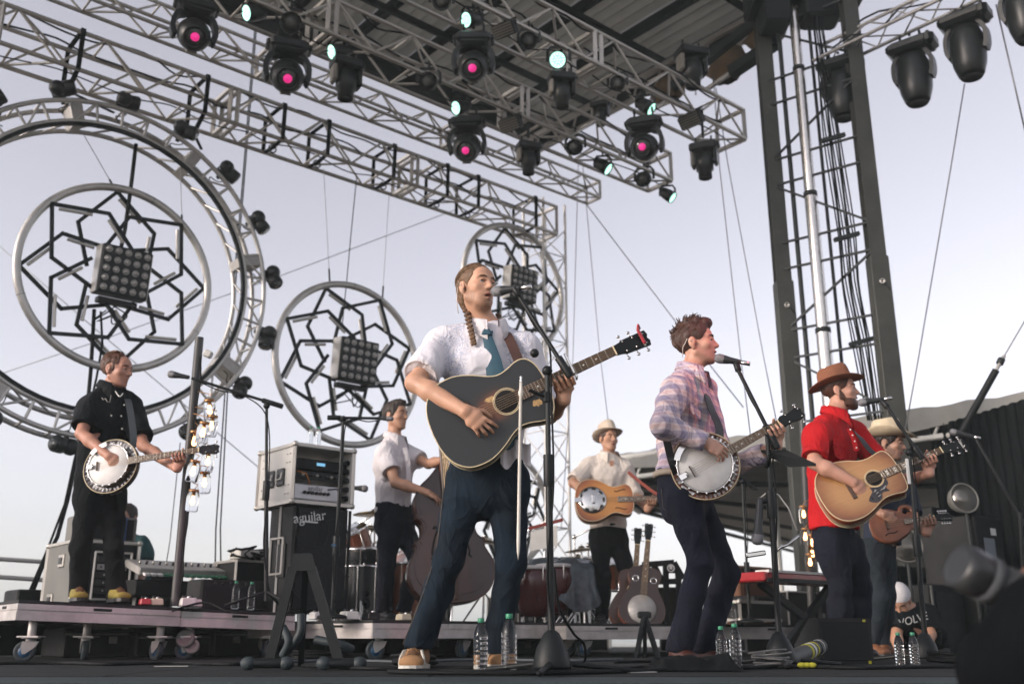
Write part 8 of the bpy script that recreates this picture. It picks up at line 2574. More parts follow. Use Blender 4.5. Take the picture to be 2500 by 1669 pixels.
drum('wooden tom between the two legs of the resonator guitarist', V(1500, 1400, 10.4), .17, .26, SHELL, (.3, 0)); drum('small wooden tom beside the resonator guitarist\'s knee', V(1452, 1395, 10.5), .15, .22, SHELL, (.3, .2))
cymbal('thin dark cymbal beside the bass player\'s belt', V(917, 1250, 9.3), .21, R(-4)); cymbal('red-edged cymbal below the thin dark one', V(905, 1290, 9.5), .19, R(6)); cymbal('bronze cymbal seen between the singer\'s legs', V(1182, 1318, 9.6), .22, R(10))
for i, (px, py, lab) in enumerate(((1420, 1340, 'top bronze cymbal in the stack behind the percussion cover'), (1432, 1372, 'lower bronze cymbal in the stack behind the percussion cover'), (1410, 1360, 'small splash cymbal over the percussion cover'))):
 cymbal(lab, V(px, py, 9.9 + .1 * i), .17, R(-6 + 5 * i))
def conga(label, px0, py0, py1, Y, m):
 p0 = V(px0, py0, Y); z0 = V(px0, py1, Y).z; h = p0.z - z0
 t = thing('conga_drum', label, 'conga', Vector((p0.x, p0.y, z0)), 'tall conga drums')
 M = Matrix.Translation((p0.x, p0.y, z0))
 b = MB(); b.lathe([(.115, 0), (.13, h * .2), (.155, h * .5), (.165, h * .72), (.15, h)], M, 28); b.build('shell', m, t)
 b = MB(); b.lathe([(.152, h - .02), (.160, h - .02), (.160, h + .01), (.14, h + .014), (.001, h + .014)], M, 28); b.build('drum_head', SKIN, t)
 for k in range(6):
  a = 2 * math.pi * k / 6
  tube('lug', M @ Vector((.158 * math.cos(a), .158 * math.sin(a), h * .72)), M @ Vector((.162 * math.cos(a), .162 * math.sin(a), h)), .007, CHROME, t, 6)
 return t
conga('dark red conga drum with silver rim beside the singer\'s jeans', 1302, 1385, 1505, 8.9, REDW)
conga('second dark red conga half hidden by the main mic stand', 1352, 1380, 1502, 9.1, REDW)
t = thing('percussion_table', 'percussion table draped in dark crumpled plastic sheet', 'table', V(1380, 1500, 9.3))
b = MB(); vs, fs = [], []
c0_ = V(1365, 1372, 9.3)
n = 36
for j in range(7):
 for i in range(n):
  a = 2 * math.pi * i / n
  rr_ = (.02, .20, .30, .34, .35, .37, .40)[j]
  zz_ = (.03, .02, .0, -.06, -.18, -.30, -.42)[j] * (1 if j < 3 else .7 + .4 * abs(math.sin(a * 2.5 + 1)))
  w_ = 1 + (.10 * math.sin(a * 7) if j > 2 else .03 * math.sin(a * 9))
  vs.append((c0_.x + rr_ * w_ * math.cos(a), c0_.y + rr_ * w_ * .8 * math.sin(a), c0_.z + zz_ + .02 * math.sin(a * 5 + j)))
for j in range(6):
 for i in range(n):
  k = (i + 1) % n; fs.append((j * n + k, j * n + i, (j + 1) * n + i, (j + 1) * n + k))
b._add(vs, fs, None, True); b.build('plastic_cover', mat('crumpled_plastic', (.06, .075, .085), .18, var=.5, vscale=12, bump=.8, bscale=25), t)
for k in range(4):
 a = R(45 + 90 * k); tube('leg', Vector((c0_.x + .28 * math.cos(a), c0_.y + .22 * math.sin(a), c0_.z - .02)), Vector((c0_.x + .3 * math.cos(a), c0_.y + .25 * math.sin(a), zB)), .016, CHROME if k % 2 else BLACKM, t)
for k in range(5):
 tube('shelf_rod', V(1330 + 22 * k, 1420, 9.2), V(1330 + 24 * k, 1500, 9.2), .012, ALUD if k % 2 else CASTB, t)
t = thing('wood_block_rack', 'red wood bar on a white stand behind the main mic stand', 'percussion', V(1330, 1420, 9.6))
bar('bar', V(1290, 1290, 9.6), V(1374, 1268, 9.6), .03, .03, mat('red_lacquer', (.20, .03, .02), .4, var=.2), t)
b = MB(); b._add([V(1296, 1296, 9.6), V(1360, 1282, 9.6), V(1362, 1332, 9.6), V(1292, 1345, 9.6), V(1296, 1296, 9.75), V(1360, 1282, 9.75), V(1362, 1332, 9.75), V(1292, 1345, 9.75)], [(0, 3, 2, 1), (4, 5, 6, 7), (0, 1, 5, 4), (2, 3, 7, 6), (1, 2, 6, 5), (3, 0, 4, 7)]); b.build('white_panel', WHITEP, t)
tube('post', V(1330, 1330, 9.66), Vector((V(1330, 1400, 9.66).x, 9.66, zB)), .018, CHROME, t)
def parked(label, pc_, pn_, Y, half, topm, reso=False):
 M, L = iframe(pc_, pn_, Y, Y + .1, .1, (0, -1, .1))
 g = guitar(label, M, half, topm, CHERRY, .95, .09, CREAM, None, min(.49, L), bridge=not reso, hole=not reso, name='resonator_guitar' if reso else 'acoustic_guitar', bind=ROSEW)
 if reso:
  b = MB(); b.lathe([(.120, .003), (.115, .012), (.02, .022), (.001, .022)], M @ Matrix.Translation((-.18, 0, 0)), 32); b.build('coverplate', ALUD, g)
  for s in (-1, 1):
   b = MB(); b.torus((.07, s * .075, .004), .025, .005, M, 20, 6); b.build('sound_ring', NICKEL, g)
 return g
parked('brown acoustic guitar parked on a stand behind the black trousers', (1548, 1440), (1556, 1330), 8.75, SLOPE, mat('tea_burst', (.045, .018, .010), .35, var=.3, coat=.4))
parked('resonator guitar with round metal plate parked on a stand', (1572, 1434), (1582, 1320), 8.55, SLOPE, mat('walnut_top', (.030, .016, .012), .35, var=.3, coat=.4), True)
t = thing('guitar_stand', 'black A-shaped guitar stand holding the parked resonator guitar', 'guitar stand', V(1570, 1620, 7.6))
bar('leg', V(1573, 1500, 7.6), V(1550, 1622, 7.3), .030, .030, BLACKM, t); bar('leg', V(1573, 1500, 7.6), V(1610, 1615, 7.4), .030, .030, BLACKM, t); bar('leg', V(1573, 1500, 7.6), V(1575, 1600, 7.9), .030, .030, BLACKM, t)
b = MB(); b.box((0, 0, 0), (.10, .05, .05), Matrix.Translation(V(1573, 1500, 7.6)), .01); b.build('head_block', BLACKM, t)
t = thing('folding_trolley', 'black folding equipment frame with white crest behind the parked guitars', 'trolley', V(1610, 1540, 9.4))
Yt = 9.4
for a, c in (((1568, 1378), (1645, 1372)), ((1645, 1372), (1668, 1412)), ((1568, 1378), (1578, 1530)), ((1625, 1376), (1628, 1530)), ((1655, 1392), (1662, 1530)), ((1572, 1420), (1658, 1418)), ((1596, 1378), (1618, 1420))):
 bar('frame_bar', V(*a, Yt), V(*c, Yt), .05, .05, CASEB, t)
b = MB(); b.box((0, 0, 0), (.10, .01, .09), Matrix.Translation(V(1638, 1386, Yt - .035)), .004); b.build('crest_plate', CASEB, t)
b = MB(); b.torus((0, 0, 0), .030, .006, frame((1, 0, 0), UP, (0, -1, 0), V(1638, 1386, Yt - .045)), 18, 5); b.box((0, 0, 0), (.03, .005, .035), Matrix.Translation(V(1638, 1384, Yt - .045)), .003); b.build('crest', WHITEP, t)
t = thing('storage_bin', 'tall olive storage bin behind the parked guitars', 'bin', V(1625, 1530, 9.7))
q = V(1630, 1440, 9.7); b = MB(); b.lathe([(.17, zC), (.20, q.z), (.21, q.z), (.21, q.z + .02), (.18, q.z + .02)], Matrix.Translation((q.x, q.y, 0)), 28); b.build('drum_body', mat('olive_plastic', (.11, .11, .085), .6, var=.2), t)
def gear(name, label, cat, px, py, Y, w, d, h, m, parts=(), z=None):
 C = V(px, py, Y)
 if z is not None: C.z = z
 M = EM(C); t = thing(name, label, cat, C)
 b = MB(); b.box((w / 2, d / 2, h / 2), (w, d, h), None, .012); b.build('housing', m, t, M)
 for nm, c, s, mm in parts:
  b = MB(); b.box(c, s, None, .004); b.build(nm, mm, t, M)
 return t, M
gear('guitar_amp', 'brown tolex guitar amplifier behind the plaid singer', 'amplifier', 1812, 1535, 8.6, .50, .28, .48, BROWNA, (('control_panel', (.25, -.003, .43), (.44, .012, .06), CASEB), ('grille', (.25, -.003, .2), (.42, .012, .34), mat('brown_grille', (.09, .04, .022), .8, var=.2))), zC)
gear('equipment_box', 'black equipment box standing before the brown amplifier', 'box', 1846, 1490, 8.35, .34, .25, .10, CASEB, (('front_panel', (.17, -.003, .05), (.30, .01, .07), BLACKM),), V(1846, 1483, 8.35).z)
t, Mg = gear('flight_case', 'low black flight case with silver rails before the brown amplifier', 'flight case', 1808, 1520, 8.2, .52, .34, .14, CASEB, (), V(1808, 1512, 8.2).z)
edges_box(t, Mg, .52, .34, .14, .022, ALU); ball_corners(t, Mg, .52, .34, .14)
bar('support_leg', Mg @ Vector((.03, .02, 0)), Vector((Mg.translation.x + .03, Mg.translation.y + .03, zC)), .03, .03, CASEB, t); bar('support_leg', Mg @ Vector((.48, .02, 0)), (Mg @ Vector((.48, .02, 0))).xy.to_3d() + UP * zC, .03, .03, CASEB, t)
REDK = mat('red_enamel', (.30, .02, .025), .3, var=.12, coat=.4)
t = thing('stage_keyboard', 'long red stage keyboard on a crossed stand behind the red shirt', 'keyboard', V(2020, 1420, 8.0))
k0, k1 = V(1866, 1412, 7.6), V(2190, 1412, 8.6); k1.z = k0.z
dk = (k1 - k0).normalized(); nk = Vector((-dk.y, dk.x, 0)); Lk = (k1 - k0).length
Mk = frame(dk, nk, UP, k0)
b = MB(); b.box((Lk / 2, .17, .02), (Lk, .34, .07), None, .012); b.build('chassis', REDK, t, Mk)
b = MB(); b.box((Lk / 2, -.004, -.005), (Lk - .06, .012, .03)); b.build('front_strip', BLACKM, t, Mk)
for k in range(40):
 b = MB(); b.box((.05 + (Lk - .1) * (k + .5) / 40, .06, .060), ((Lk - .1) / 43, .13, .018)); b.build('key', WHITEP, t, Mk)
bar('stand_leg', Mk @ Vector((.15, .17, -.02)), Vector(((k0 + dk * 1.0).x, (k0 + dk * 1.0).y + .1, .02)), .05, .05, BLACKM, t); bar('stand_leg', Mk @ Vector((1.0, .17, -.02)), Vector(((k0 + dk * .15).x, (k0 + dk * .15).y + .1, .02)), .05, .05, BLACKM, t)
Cw = V(2008, 1640, 5.6); Cw.z = .006
t = thing('stage_monitor', 'black wedge floor monitor with yellow tape before the red-shirted guitarist', 'monitor', Cw)
Mw = Matrix.Translation(Cw) @ Matrix.Rotation(R(8), 4, 'Z')
b = MB(); b.prism([(0, 0), (.34, 0), (.34, .10), (.12, .24), (0, .24)], 0, .30, frame((0, 1, 0), (0, 0, 1), (1, 0, 0), (0, 0, 0))); b.build('cabinet', TOLEX, t, Mw)
YT = mat('yellow_tape', (.45, .42, .03), .6, var=.1)
for c in ((.262, -.001, .215), (.275, -.001, .02)):
 b = MB(); b.box(c, (.016, .004, .035)); b.build('tape_mark', YT, t, Mw)
b = MB(); b.box((.15, -.004, .12), (.27, .006, .20), None, .004); b.build('rear_panel', CASEB, t, Mw)
gear('speaker_cabinet', 'big black speaker cabinet in the dark wing with metal edge', 'speaker', 2290, 1620, 8.4, .62, .5, .56, CASEB, (('edge_trim', (.02, -.006, .28), (.03, .01, .54), CASEG), ('grille', (.33, -.004, .28), (.5, .012, .46), GRILLE)), .006)
gear('speaker_cabinet', 'tall black speaker cabinet beside the drape with paper label', 'speaker', 2425, 1620, 8.6, .5, .5, 1.15, CASEB, (('grille', (.25, -.004, .5), (.42, .012, .8), GRILLE), ('paper_label', (.30, -.012, 1.02), (.10, .004, .06), WHITEP), ('grey_sheet', (.20, -.012, .86), (.20, .004, .2), mat('grey_card', (.16, .18, .2), .7, var=.1))), .006)
SPUN = mat('spun_reflector', (.62, .58, .52), .18, .95, var=.25, vscale=14)
def dish(label, px, py, r, Y, yaw):
 q = V(px, py, Y)
 t = thing('reflector_lamp', label, 'lamp', Vector((q.x, q.y, 0)), 'round reflector lamps on poles')
 M = Matrix.Translation(q) @ Matrix.Rotation(R(yaw), 4, 'Z') @ Matrix.Rotation(R(82), 4, 'X')
 b = MB(); b.lathe([(r, .0), (r * 1.03, -.01), (r * .9, -.08), (r * .5, -.16), (.02, -.18)], M, 32); b.build('shell', CASEG, t)
 b = MB(); b.lathe([(r * .99, .0), (r * .85, -.07), (r * .45, -.14), (.02, -.165)], M, 32); b.build('reflector', SPUN, t)
 b = MB(); b.torus((0, 0, 0), r * 1.01, .008, M, 36, 8); b.build('rim', CASEG, t)
 tube('pole', q - UP * r * .9, Vector((q.x, q.y, .02)), .014, STEELD, t)
 b = MB(); b.lathe([(.14, .006), (.14, .018), (.02, .03)], Matrix.Translation((q.x, q.y, 0)), 20); b.build('base', BLACK, t)
dish('round silver reflector lamp beside the guitar headstock', 2355, 1215, .125, 8.6, 10); dish('dull round reflector lamp below the mandolin', 2212, 1330, .135, 8.2, 4)
gear('amp_stack', 'dark amplifier stack half lost under the tent', 'amplifier', 2300, 1440, 9.2, .9, .5, .55, CASEB, (('control_panel', (.45, -.004, .45), (.7, .01, .08), CASEG), ('handle', (.45, -.01, .2), (.2, .02, .05), BLACKM)), .75)
gear('amp_rack', 'dark wheeled amp rack under the dull reflector lamp', 'amplifier', 2210, 1600, 9.0, .7, .5, .75, CASEB, (('panel', (.35, -.004, .4), (.6, .01, .55), BLACKM),), .006)
def rail(label, pts, ups):
 t = thing('stage_rail', label, 'rail', V(*pts[0]))
 for i in range(0, len(pts), 2):
  tube('rail_bar', V(*pts[i]), V(*pts[i + 1]), .022, ALUD, t)
 for (px, py, Y) in ups:
  q = V(px, py, Y); tube('post', Vector((q.x, q.y, 0)), q, .024, ALUD, t)
rail('grey metal guard rail behind the banjo player\'s flight case', [(-60, 1360, 9.6), (125, 1372, 9.9), (-60, 1404, 9.6), (125, 1416, 9.9)], [(-50, 1360, 9.6), (120, 1372, 9.9)])
rail('grey metal guard rail between the mixer and the bass cabinet', [(465, 1397, 10.6), (560, 1405, 10.9)], [(532, 1400, 10.8), (470, 1397, 10.6), (558, 1405, 10.9)])
gear('road_case', 'low dark road case at the end of the banjo player\'s riser', 'flight case', 40, 1470, 8.4, .55, .4, .16, CASEB, (), zA)
DN = (('stacked black cases behind the thin dark cymbal', 838, 1500, 10.2, .55, .62), ('tall black trunk behind the double bass ribs', 985, 1500, 10.4, .6, .50), ('black trunk behind the dark red congas', 1265, 1500, 10.6, .55, .55), ('black trunk behind the percussion cover', 1385, 1500, 10.8, .6, .45), ('low black case behind the brown amplifier', 1700, 1510, 10.6, .8, .42), ('black case under the red keyboard', 1930, 1560, 9.6, .8, .55))
for lab, px, py, Y, w, h in DN:
 t, M_ = gear('road_case', lab, 'flight case', px, py, Y, w, .5, h, CASEB, (('latch', (w * .3, -.006, h * .6), (.07, .01, .06), ALUD), ('latch', (w * .7, -.006, h * .6), (.07, .01, .06), ALUD)), zB - .25)
 edges_box(t, M_, w, .5, h, .014, ALUD)
for i, (px, py, Y, lab) in enumerate(((848, 1300, 9.6, 'beside the rack case'), (868, 1280, 9.4, 'carrying the small rack tom'), (905, 1330, 9.2, 'under the red-edged cymbal'), (1278, 1300, 9.8, 'next to the singer\'s knee'), (1402, 1310, 10.0, 'among the splash cymbals'), (1436, 1330, 10.1, 'touching the black trousers'), (1700, 1400, 9.8, 'between the plaid singer\'s legs'))):
 q = V(px, py, Y); t = thing('drum_hardware', 'chrome drum hardware stand ' + lab, 'stand', Vector((q.x, q.y, zB)), 'chrome hardware stands')
 tube('pole', Vector((q.x, q.y, zB)), q, .012, CHROME, t); tube('arm', q, q + Vector((.22, -.1, .10)), .009, CHROME, t)
 b = MB(); b.sphere(q, .026, 8); b.build('wing_clamp', CHROME, t)
 for k in range(3):
  a = R(25 + 120 * k); tube('leg', Vector((q.x, q.y, zB + .28)), Vector((q.x + .24 * math.cos(a), q.y + .24 * math.sin(a), zB + .005)), .009, CHROME, t, 8)
def skirt(label, p, q, z):  # dark sheets added behind the risers to block the bright sky gap
 b = MB(); n = 60; vs = []; fs = []
 d = (q - p).normalized(); nn = Vector((-d.y, d.x, 0))
 for i in range(n + 1):
  c = p.lerp(q, i / n) + nn * (.025 * math.sin(i * 1.3) + .012 * math.sin(i * 3.1))
  vs += [Vector((c.x, c.y, .008)), Vector((c.x, c.y, z))]
 for i in range(n): fs.append((2 * i, 2 * i + 2, 2 * i + 3, 2 * i + 1))
 b._add(vs, fs, None, True); tag(b.build('gap_sheet', BLACKC), label, 'drape')
skirt('black sheet added to close the bright gap under the banjo riser', A_(-1.5, 2.15), A_(LA, 2.15), zA - .12)
skirt('black sheet added to close the bright gap under the double bass riser', B_(-.3, 2.3), B_(2.3, 2.3), zB - .1)
# ================================================================== stagehands and photographer
def Gp(px, py, dy=0.0): return V(px, py, 8.7 + dy)
pg = person('stagehand in teal T-shirt seated behind the flight case, hands down', Vector((Gp(325, 1480).x, 8.7, 0.35)))
MG = head_M(Gp(308, 1268), -10, -14, 0, 1.0)
TEAL = mat('teal_cotton', (.02, .07, .075), .85, var=.2)
nb_ = Gp(312, 1312); sr, sl = Gp(286, 1328), Gp(344, 1332)
S = SDF(.007); add_head(S, MG, nb_, .055); torso(S, Gp(318, 1440), Gp(316, 1400), Gp(314, 1360), nb_, (1, .1, 0), .85, .82)
S.cone(nb_, sr, .05, .05, .04); S.cone(nb_, sl, .05, .05, .04)
er, wr1 = Gp(272, 1380, -.05), Gp(300, 1420, -.25); el_, wl1 = Gp(352, 1385, -.05), Gp(340, 1420, -.25)
arm(S, sr, er, wr1); hand(S, wr1, (.3, -.6, -.6), (.3, .3, -.8), 'R'); arm(S, sl, el_, wl1); hand(S, wl1, (-.2, -.6, -.6), (-.3, .3, -.8), 'L')
bg = S.build('body', SKD, pg); add_face_parts(bg, MG, HRD); hair_cap(bg, MG, HRD, .007)
S = SDF(.008); torso(S, Gp(318, 1450), Gp(316, 1400), Gp(314, 1362), nb_, (1, .1, 0), 1.0, 1.08); S.cone(nb_ - UP * .03, sr, .06, .075, .05); S.cone(nb_ - UP * .03, sl, .06, .075, .05)
sleeve(S, sr, er, .75, .08, .078); sleeve(S, sl, el_, .75, .08, .078); S.build('t_shirt', TEAL, pg, folds(.008))
S = SDF(.010); S.slab(Gp(318, 1440), Gp(318, 1465), (1, .1, 0), (.17, .13), (.18, .15), .03)
for s in (-1, 1):
 S.cone(Gp(318 + s * 25, 1460), Gp(318 + s * 40, 1445, -.42), .085, .07, .03); S.cone(Gp(318 + s * 40, 1445, -.42), Vector((Gp(318 + s * 40, 1445, -.42).x, 8.35, .42)), .068, .058, .03)
S.build('trousers', BLKP, pg, folds(.006))
gear('storage_crate', 'black crate used as a seat by the teal-shirted stagehand', 'crate', 300, 1500, 8.62, .42, .4, .34, CASEB, (), zA + .002)
def Kp(px, py, dy=0.0): return V(px, py, 8.0 + dy)
pk = person('crouching stagehand in white knit cap and black lettered T-shirt', Vector((Kp(2230, 1610).x, 8.0, 0)))
MK = head_M(Kp(2196, 1470), -28, -38, 0, 1.02)
nb_ = Kp(2220, 1490, .06); sr, sl = Kp(2196, 1512, .0), Kp(2262, 1500, .12)
S = SDF(.007); add_head(S, MK, nb_, .055); torso(S, Kp(2262, 1580, .35), Kp(2250, 1550, .25), Kp(2234, 1522, .12), nb_, (.85, .3, .2), .85, .82)
S.cone(nb_, sr, .05, .05, .04); S.cone(nb_, sl, .05, .05, .04)
er, wr1 = Kp(2188, 1548, -.06), Kp(2194, 1592, -.12); el_, wl1 = Kp(2272, 1548, -.02), Kp(2252, 1585, -.14)
arm(S, sr, er, wr1); hand(S, wr1, (.1, -.3, -.9), (.4, .6, 0), 'R'); arm(S, sl, el_, wl1); hand(S, wl1, (-.4, -.3, -.6), (-.4, .5, 0), 'L')
bk = S.build('body', SKE, pk); add_face_parts(bk, MK, HRD)
S = SDF(.008); torso(S, Kp(2264, 1590, .35), Kp(2250, 1552, .25), Kp(2234, 1524, .12), nb_, (.85, .3, .2), 1.0, 1.05); S.cone(nb_ - UP * .02, sr, .06, .075, .05); S.cone(nb_ - UP * .02, sl, .06, .075, .05)
sleeve(S, sr, er, .7, .08, .078); sleeve(S, sl, el_, .8, .08, .078); tk = S.build('t_shirt', BLKC, pk, folds(.006))
text('VOLVE', .085, frame(Vector((.93, .2, .22)).normalized(), Vector((-.20, -.25, .94)).normalized(), Vector((.25, -.95, -.2)).normalized(), Kp(2230, 1512, -.085)), WHITEP, tk)
S = SDF(.006); S.ell((0, -.022, .052), (.088, .110, .094), MK, .01); S.cut(MK @ Vector((0, 0, .032)), MK.to_3x3() @ Vector((0, .18, -1)), .2, .006); S.build('knit_cap', mat('white_knit', (.58, .57, .58), .9, var=.1, vscale=30, bump=.5, bscale=150), pk)
S = SDF(.010)
S.slab(Kp(2262, 1575, .35), Kp(2268, 1600, .40), (.9, .2, 0), (.17, .12), (.17, .14), .03)
for s, kx in ((-1, 2215), (1, 2290)):
 k_ = Kp(kx, 1555, .05); a_ = Vector((Kp(kx, 1600, .25).x, 8.25, .09))
 S.cone(Kp(2262 + s * 15, 1592, .38), k_, .085, .07, .03); S.cone(k_, a_, .068, .058, .03)
S.build('trousers', BLKP, pk, folds(.006))
for px in (2215, 2290):
 x = Kp(px, 1600, .2).x; shoe('', pk, Vector((x, 8.02, .012)), Vector((x, 8.30, .012)), LEATB, LEATB, .046, .09, True, 'shoe', .009)
YP = 1.9
def Pp(px, py, dy=0.0): return V(px, py, YP + dy)
DKJ = mat('dark_jacket', (.003, .004, .005), .95, var=.3, bump=.3, spec=.1)
pp = person('photographer in dark jacket raising a long lens from the pit', Vector((Pp(2560, 1600).x, YP + .1, -1.4)))
MP = head_M(Pp(2690, 1330, .02), -70, 8, 0, 1.0)
nb_ = Pp(2715, 1450, .03); sr, sl = Pp(2590, 1540, -.14), Pp(2650, 1520, .20)
S = SDF(.007); add_head(S, MP, nb_, .055)
S.slab(Vector((nb_.x - .02, YP + .05, -.55)), Vector((nb_.x, YP + .04, -.05)), (.3, 1, 0), (.16, .11), (.18, .12), .04); S.cone(nb_, sr, .05, .05, .04); S.cone(nb_, sl, .05, .05, .04)
er, wr1 = Pp(2490, 1640, -.12), Pp(2680, 1500, -.06); el_, wl1 = Pp(2470, 1640, .10), Pp(2590, 1505, .02)
arm(S, sr, er, wr1); hand(S, wr1, (-.5, .1, .7), (-.3, .6, 0), 'R', (.8, .8, .8, .8)); arm(S, sl, el_, wl1); hand(S, wl1, (-.75, -.1, .5), (.3, -.2, .9), 'L', (.9, .9, .9, .9), .05, .2, .9)
bp2 = S.build('body', skin_mat('skin_dim', (.17, .085, .055)), pp); add_face_parts(bp2, MP, HRD); hair_cap(bp2, MP, HRD, .007)
S = SDF(.009); S.slab(Vector((nb_.x - .05, YP + .05, -.55)), Vector((nb_.x - .03, YP + .04, -.06)), (.3, 1, 0), (.20, .15), (.22, .15), .05)
S.cone(nb_ - UP * .06, sr, .08, .10, .05); S.cone(nb_ - UP * .06, sl, .08, .10, .05)
sleeve(S, sr, er, 0, .095, .080, wr=wr1, frac2=.75, r2=.055); sleeve(S, sl, el_, 0, .095, .085, wr=wl1, frac2=.70, r2=.060)
S.build('jacket', DKJ, pp, folds(.008))
S = SDF(.012); S.slab(Vector((nb_.x, YP + .05, -.50)), Vector((nb_.x, YP + .05, -.62)), (.3, 1, 0), (.17, .12), (.18, .13), .03)
for s in (-1, 1):
 S.cone(Vector((nb_.x + .02, YP + .05 + s * .1, -.6)), Vector((nb_.x, YP + .05 + s * .11, -1.33)), .09, .06, .03)
S.build('trousers', BLKP, pp)
for s in (-1, 1):
 shoe('', pp, Vector((nb_.x - .20, YP + .05 + s * .11, -1.39)), Vector((nb_.x + .08, YP + .05 + s * .11, -1.39)), LEATB, LEATB, .046, .09, True, 'shoe', .010)
t = thing('camera', 'long zoom lens camera held up by the pit photographer', 'camera', Pp(2500, 1440))
l0, l1 = Pp(2338, 1378, -.02), Pp(2520, 1468, .0)
Lc = (l1 - l0).length; Ml = aim(l0, l1)
b = MB(); b.lathe([(0.0312, .0), (0.0426, .0), (0.0440, .02), (0.0426, Lc * .30), (0.0398, Lc * .34)], Ml, 28); b.build('lens_hood', MICB, t)
b = MB(); b.lathe([(0.0398, Lc * .335), (0.0440, Lc * .36), (0.0440, Lc * .45), (0.0398, Lc * .47)], Ml, 28); b.build('focus_ring', mat('lens_grey', (.05, .055, .06), .7, var=.2), t)
b = MB(); b.lathe([(0.0391, Lc * .465), (0.0391, Lc * .60), (0.0412, Lc * .61), (0.0412, Lc * .78), (0.0369, Lc * .8), (0.0341, Lc)], Ml, 28); b.build('barrel', mat('lens_white', (.035, .038, .038), .5, var=.15), t)
b = MB(); b.lathe([(0.0312, .012), (0.0014, .008)], Ml, 20); b.build('front_glass', LENSG, t)
b = MB(); b.box((0, 0, Lc + .035), (.14, .10, .075), Ml, .012); b.build('camera_body', BLACKM, t)
# ================================================================== floor clutter
def floor_cable(label, pts, r=.009, m=CABLE, group='black cables snaking over the stage floor'):
 P = [Vector((V(px, 1600, Y).x, Y, .006 + r)) for px, Y in pts]
 o = rope('floor_cable', smooth_curve([tuple(p) for p in P], 6), r, m); tag(o, label, 'cable', group)
floor_cable('black cable running from main mic stand towards the guitar stand', [(1345, 4.3), (1250, 4.55), (1100, 4.7), (900, 4.6), (700, 5.2), (480, 5.4)])
floor_cable('black cable looping under the water bottles at centre', [(1345, 4.25), (1300, 4.1), (1180, 4.15), (1080, 4.3), (950, 4.2), (1050, 4.05), (1300, 4.0), (1500, 4.2), (1650, 4.5)])
floor_cable('black cable crossing towards the floor cloth', [(1300, 4.6), (1450, 4.4), (1560, 4.75), (1620, 4.6)])
floor_cable('black cable along the stage edge before the wedge monitor', [(1800, 4.7), (1950, 4.9), (2100, 4.7), (2300, 4.9), (2600, 4.8)])
floor_cable('black cable from tablet stand to the wedge monitor', [(1900, 5.1), (1850, 5.0), (1920, 4.85), (2010, 5.2), (2050, 5.5)])
floor_cable('black cable lying before the banjo player\'s riser', [(-40, 5.5), (150, 5.6), (260, 5.35), (420, 5.6), (560, 5.3), (640, 5.5)])
floor_cable('grey cable coil trailing past the centre riser castors', [(700, 6.0), (860, 6.2), (1000, 5.9), (1150, 6.4), (1400, 6.2), (1520, 6.5)], .008, MATS['grey_strap'])
floor_cable('black cable lying behind the plaid singer\'s boots', [(1500, 5.8), (1640, 6.0), (1800, 5.8), (1900, 6.1), (2100, 6.0)])
def hang_cable(label, pts, r=.008, m=CABLE):
 o = rope('loose_cable', smooth_curve([tuple(V(*p)) for p in pts], 6), r, m); tag(o, label, 'cable', 'cables dangling from the risers')
hang_cable('black cable dangling from main mic stand into the riser gap', [(1352, 1385, 4.3), (1365, 1480, 4.35), (1400, 1545, 4.5), (1425, 1570, 4.6), (1428, 1610, 4.7), (1405, 1628, 4.7)], .006)
hang_cable('black cable dropping from the banjo riser to floor', [(420, 1490, 6.5), (500, 1470, 6.6), (560, 1492, 6.55), (640, 1498, 6.6)], .007)
b = MB(); vs, fs = [], []
nx, ny = 40, 12
p00 = Vector((V(1600, 1600, 4.55).x, 4.45, .012));
for i in range(nx + 1):
 for j in range(ny + 1):
  x = p00.x + 1.0 * i / nx * .40 / .40 * (V(1800, 1600, 4.6).x - p00.x); y = 4.42 + .55 * j / ny
  e = min(i, nx - i, 4) / 4 * min(j, ny - j, 2) / 2
  n_ = mnoise.noise(Vector((x * 9, y * 9, 3.1))) + .5 * mnoise.noise(Vector((x * 22, y * 22, 1.1)))
  vs.append((x + .02 * mnoise.noise(Vector((x * 5, y * 5, 9))), y, .012 + e * (.042 + .030 * n_)))
for i in range(nx):
 for j in range(ny):
  fs.append((i * (ny + 1) + j, (i + 1) * (ny + 1) + j, (i + 1) * (ny + 1) + j + 1, i * (ny + 1) + j + 1))
b._add(vs, fs, None, True); tag(b.build('floor_cloth', BLACKC), 'crumpled black cloth on the floor before the plaid singer\'s boots', 'cloth')
def coil(label, px, Y, r, n, m, rr=.006):
 q = Vector((V(px, 1600, Y).x, Y, .012)); t = thing('cable_coil', label, 'cable', q, 'coiled cables on the floor')
 rnd = random.Random(int(px))
 for k in range(n):
  b = MB(); b.torus((0, 0, 0), r * rnd.uniform(.85, 1.1), rr, Matrix.Translation(q + Vector((rnd.uniform(-.015, .015), rnd.uniform(-.015, .015), rr + .008 * k))) @ Matrix.Rotation(rnd.uniform(-.10, .10), 4, 'X') @ Matrix.Rotation(rnd.uniform(-.10, .10), 4, 'Y'), 32, 6); b.build('loop', m, t)
coil('thin pale wire coil beside the second pair of bottles', 1882, 4.95, .085, 9, mat('grey_wire', (.12, .12, .12), .5, var=.2), .004)
coil('black cable coil under the centre riser', 760, 6.6, .13, 5, CABLE, .008)
coil('black cable coil by the guitar stand foot', 1010, 5.4, .11, 5, CABLE, .008)
coil('black cable coil before the dark wing', 2330, 5.6, .13, 6, CABLE, .008)
t = thing('cable_loom', 'braided cable loom with yellow and white tape bands beside the monitor', 'cable', V(1960, 1620, 5.3))
a_, c_ = Vector((V(1925, 1600, 5.0).x, 5.0, .045)), Vector((V(2005, 1600, 5.5).x, 5.5, .10))
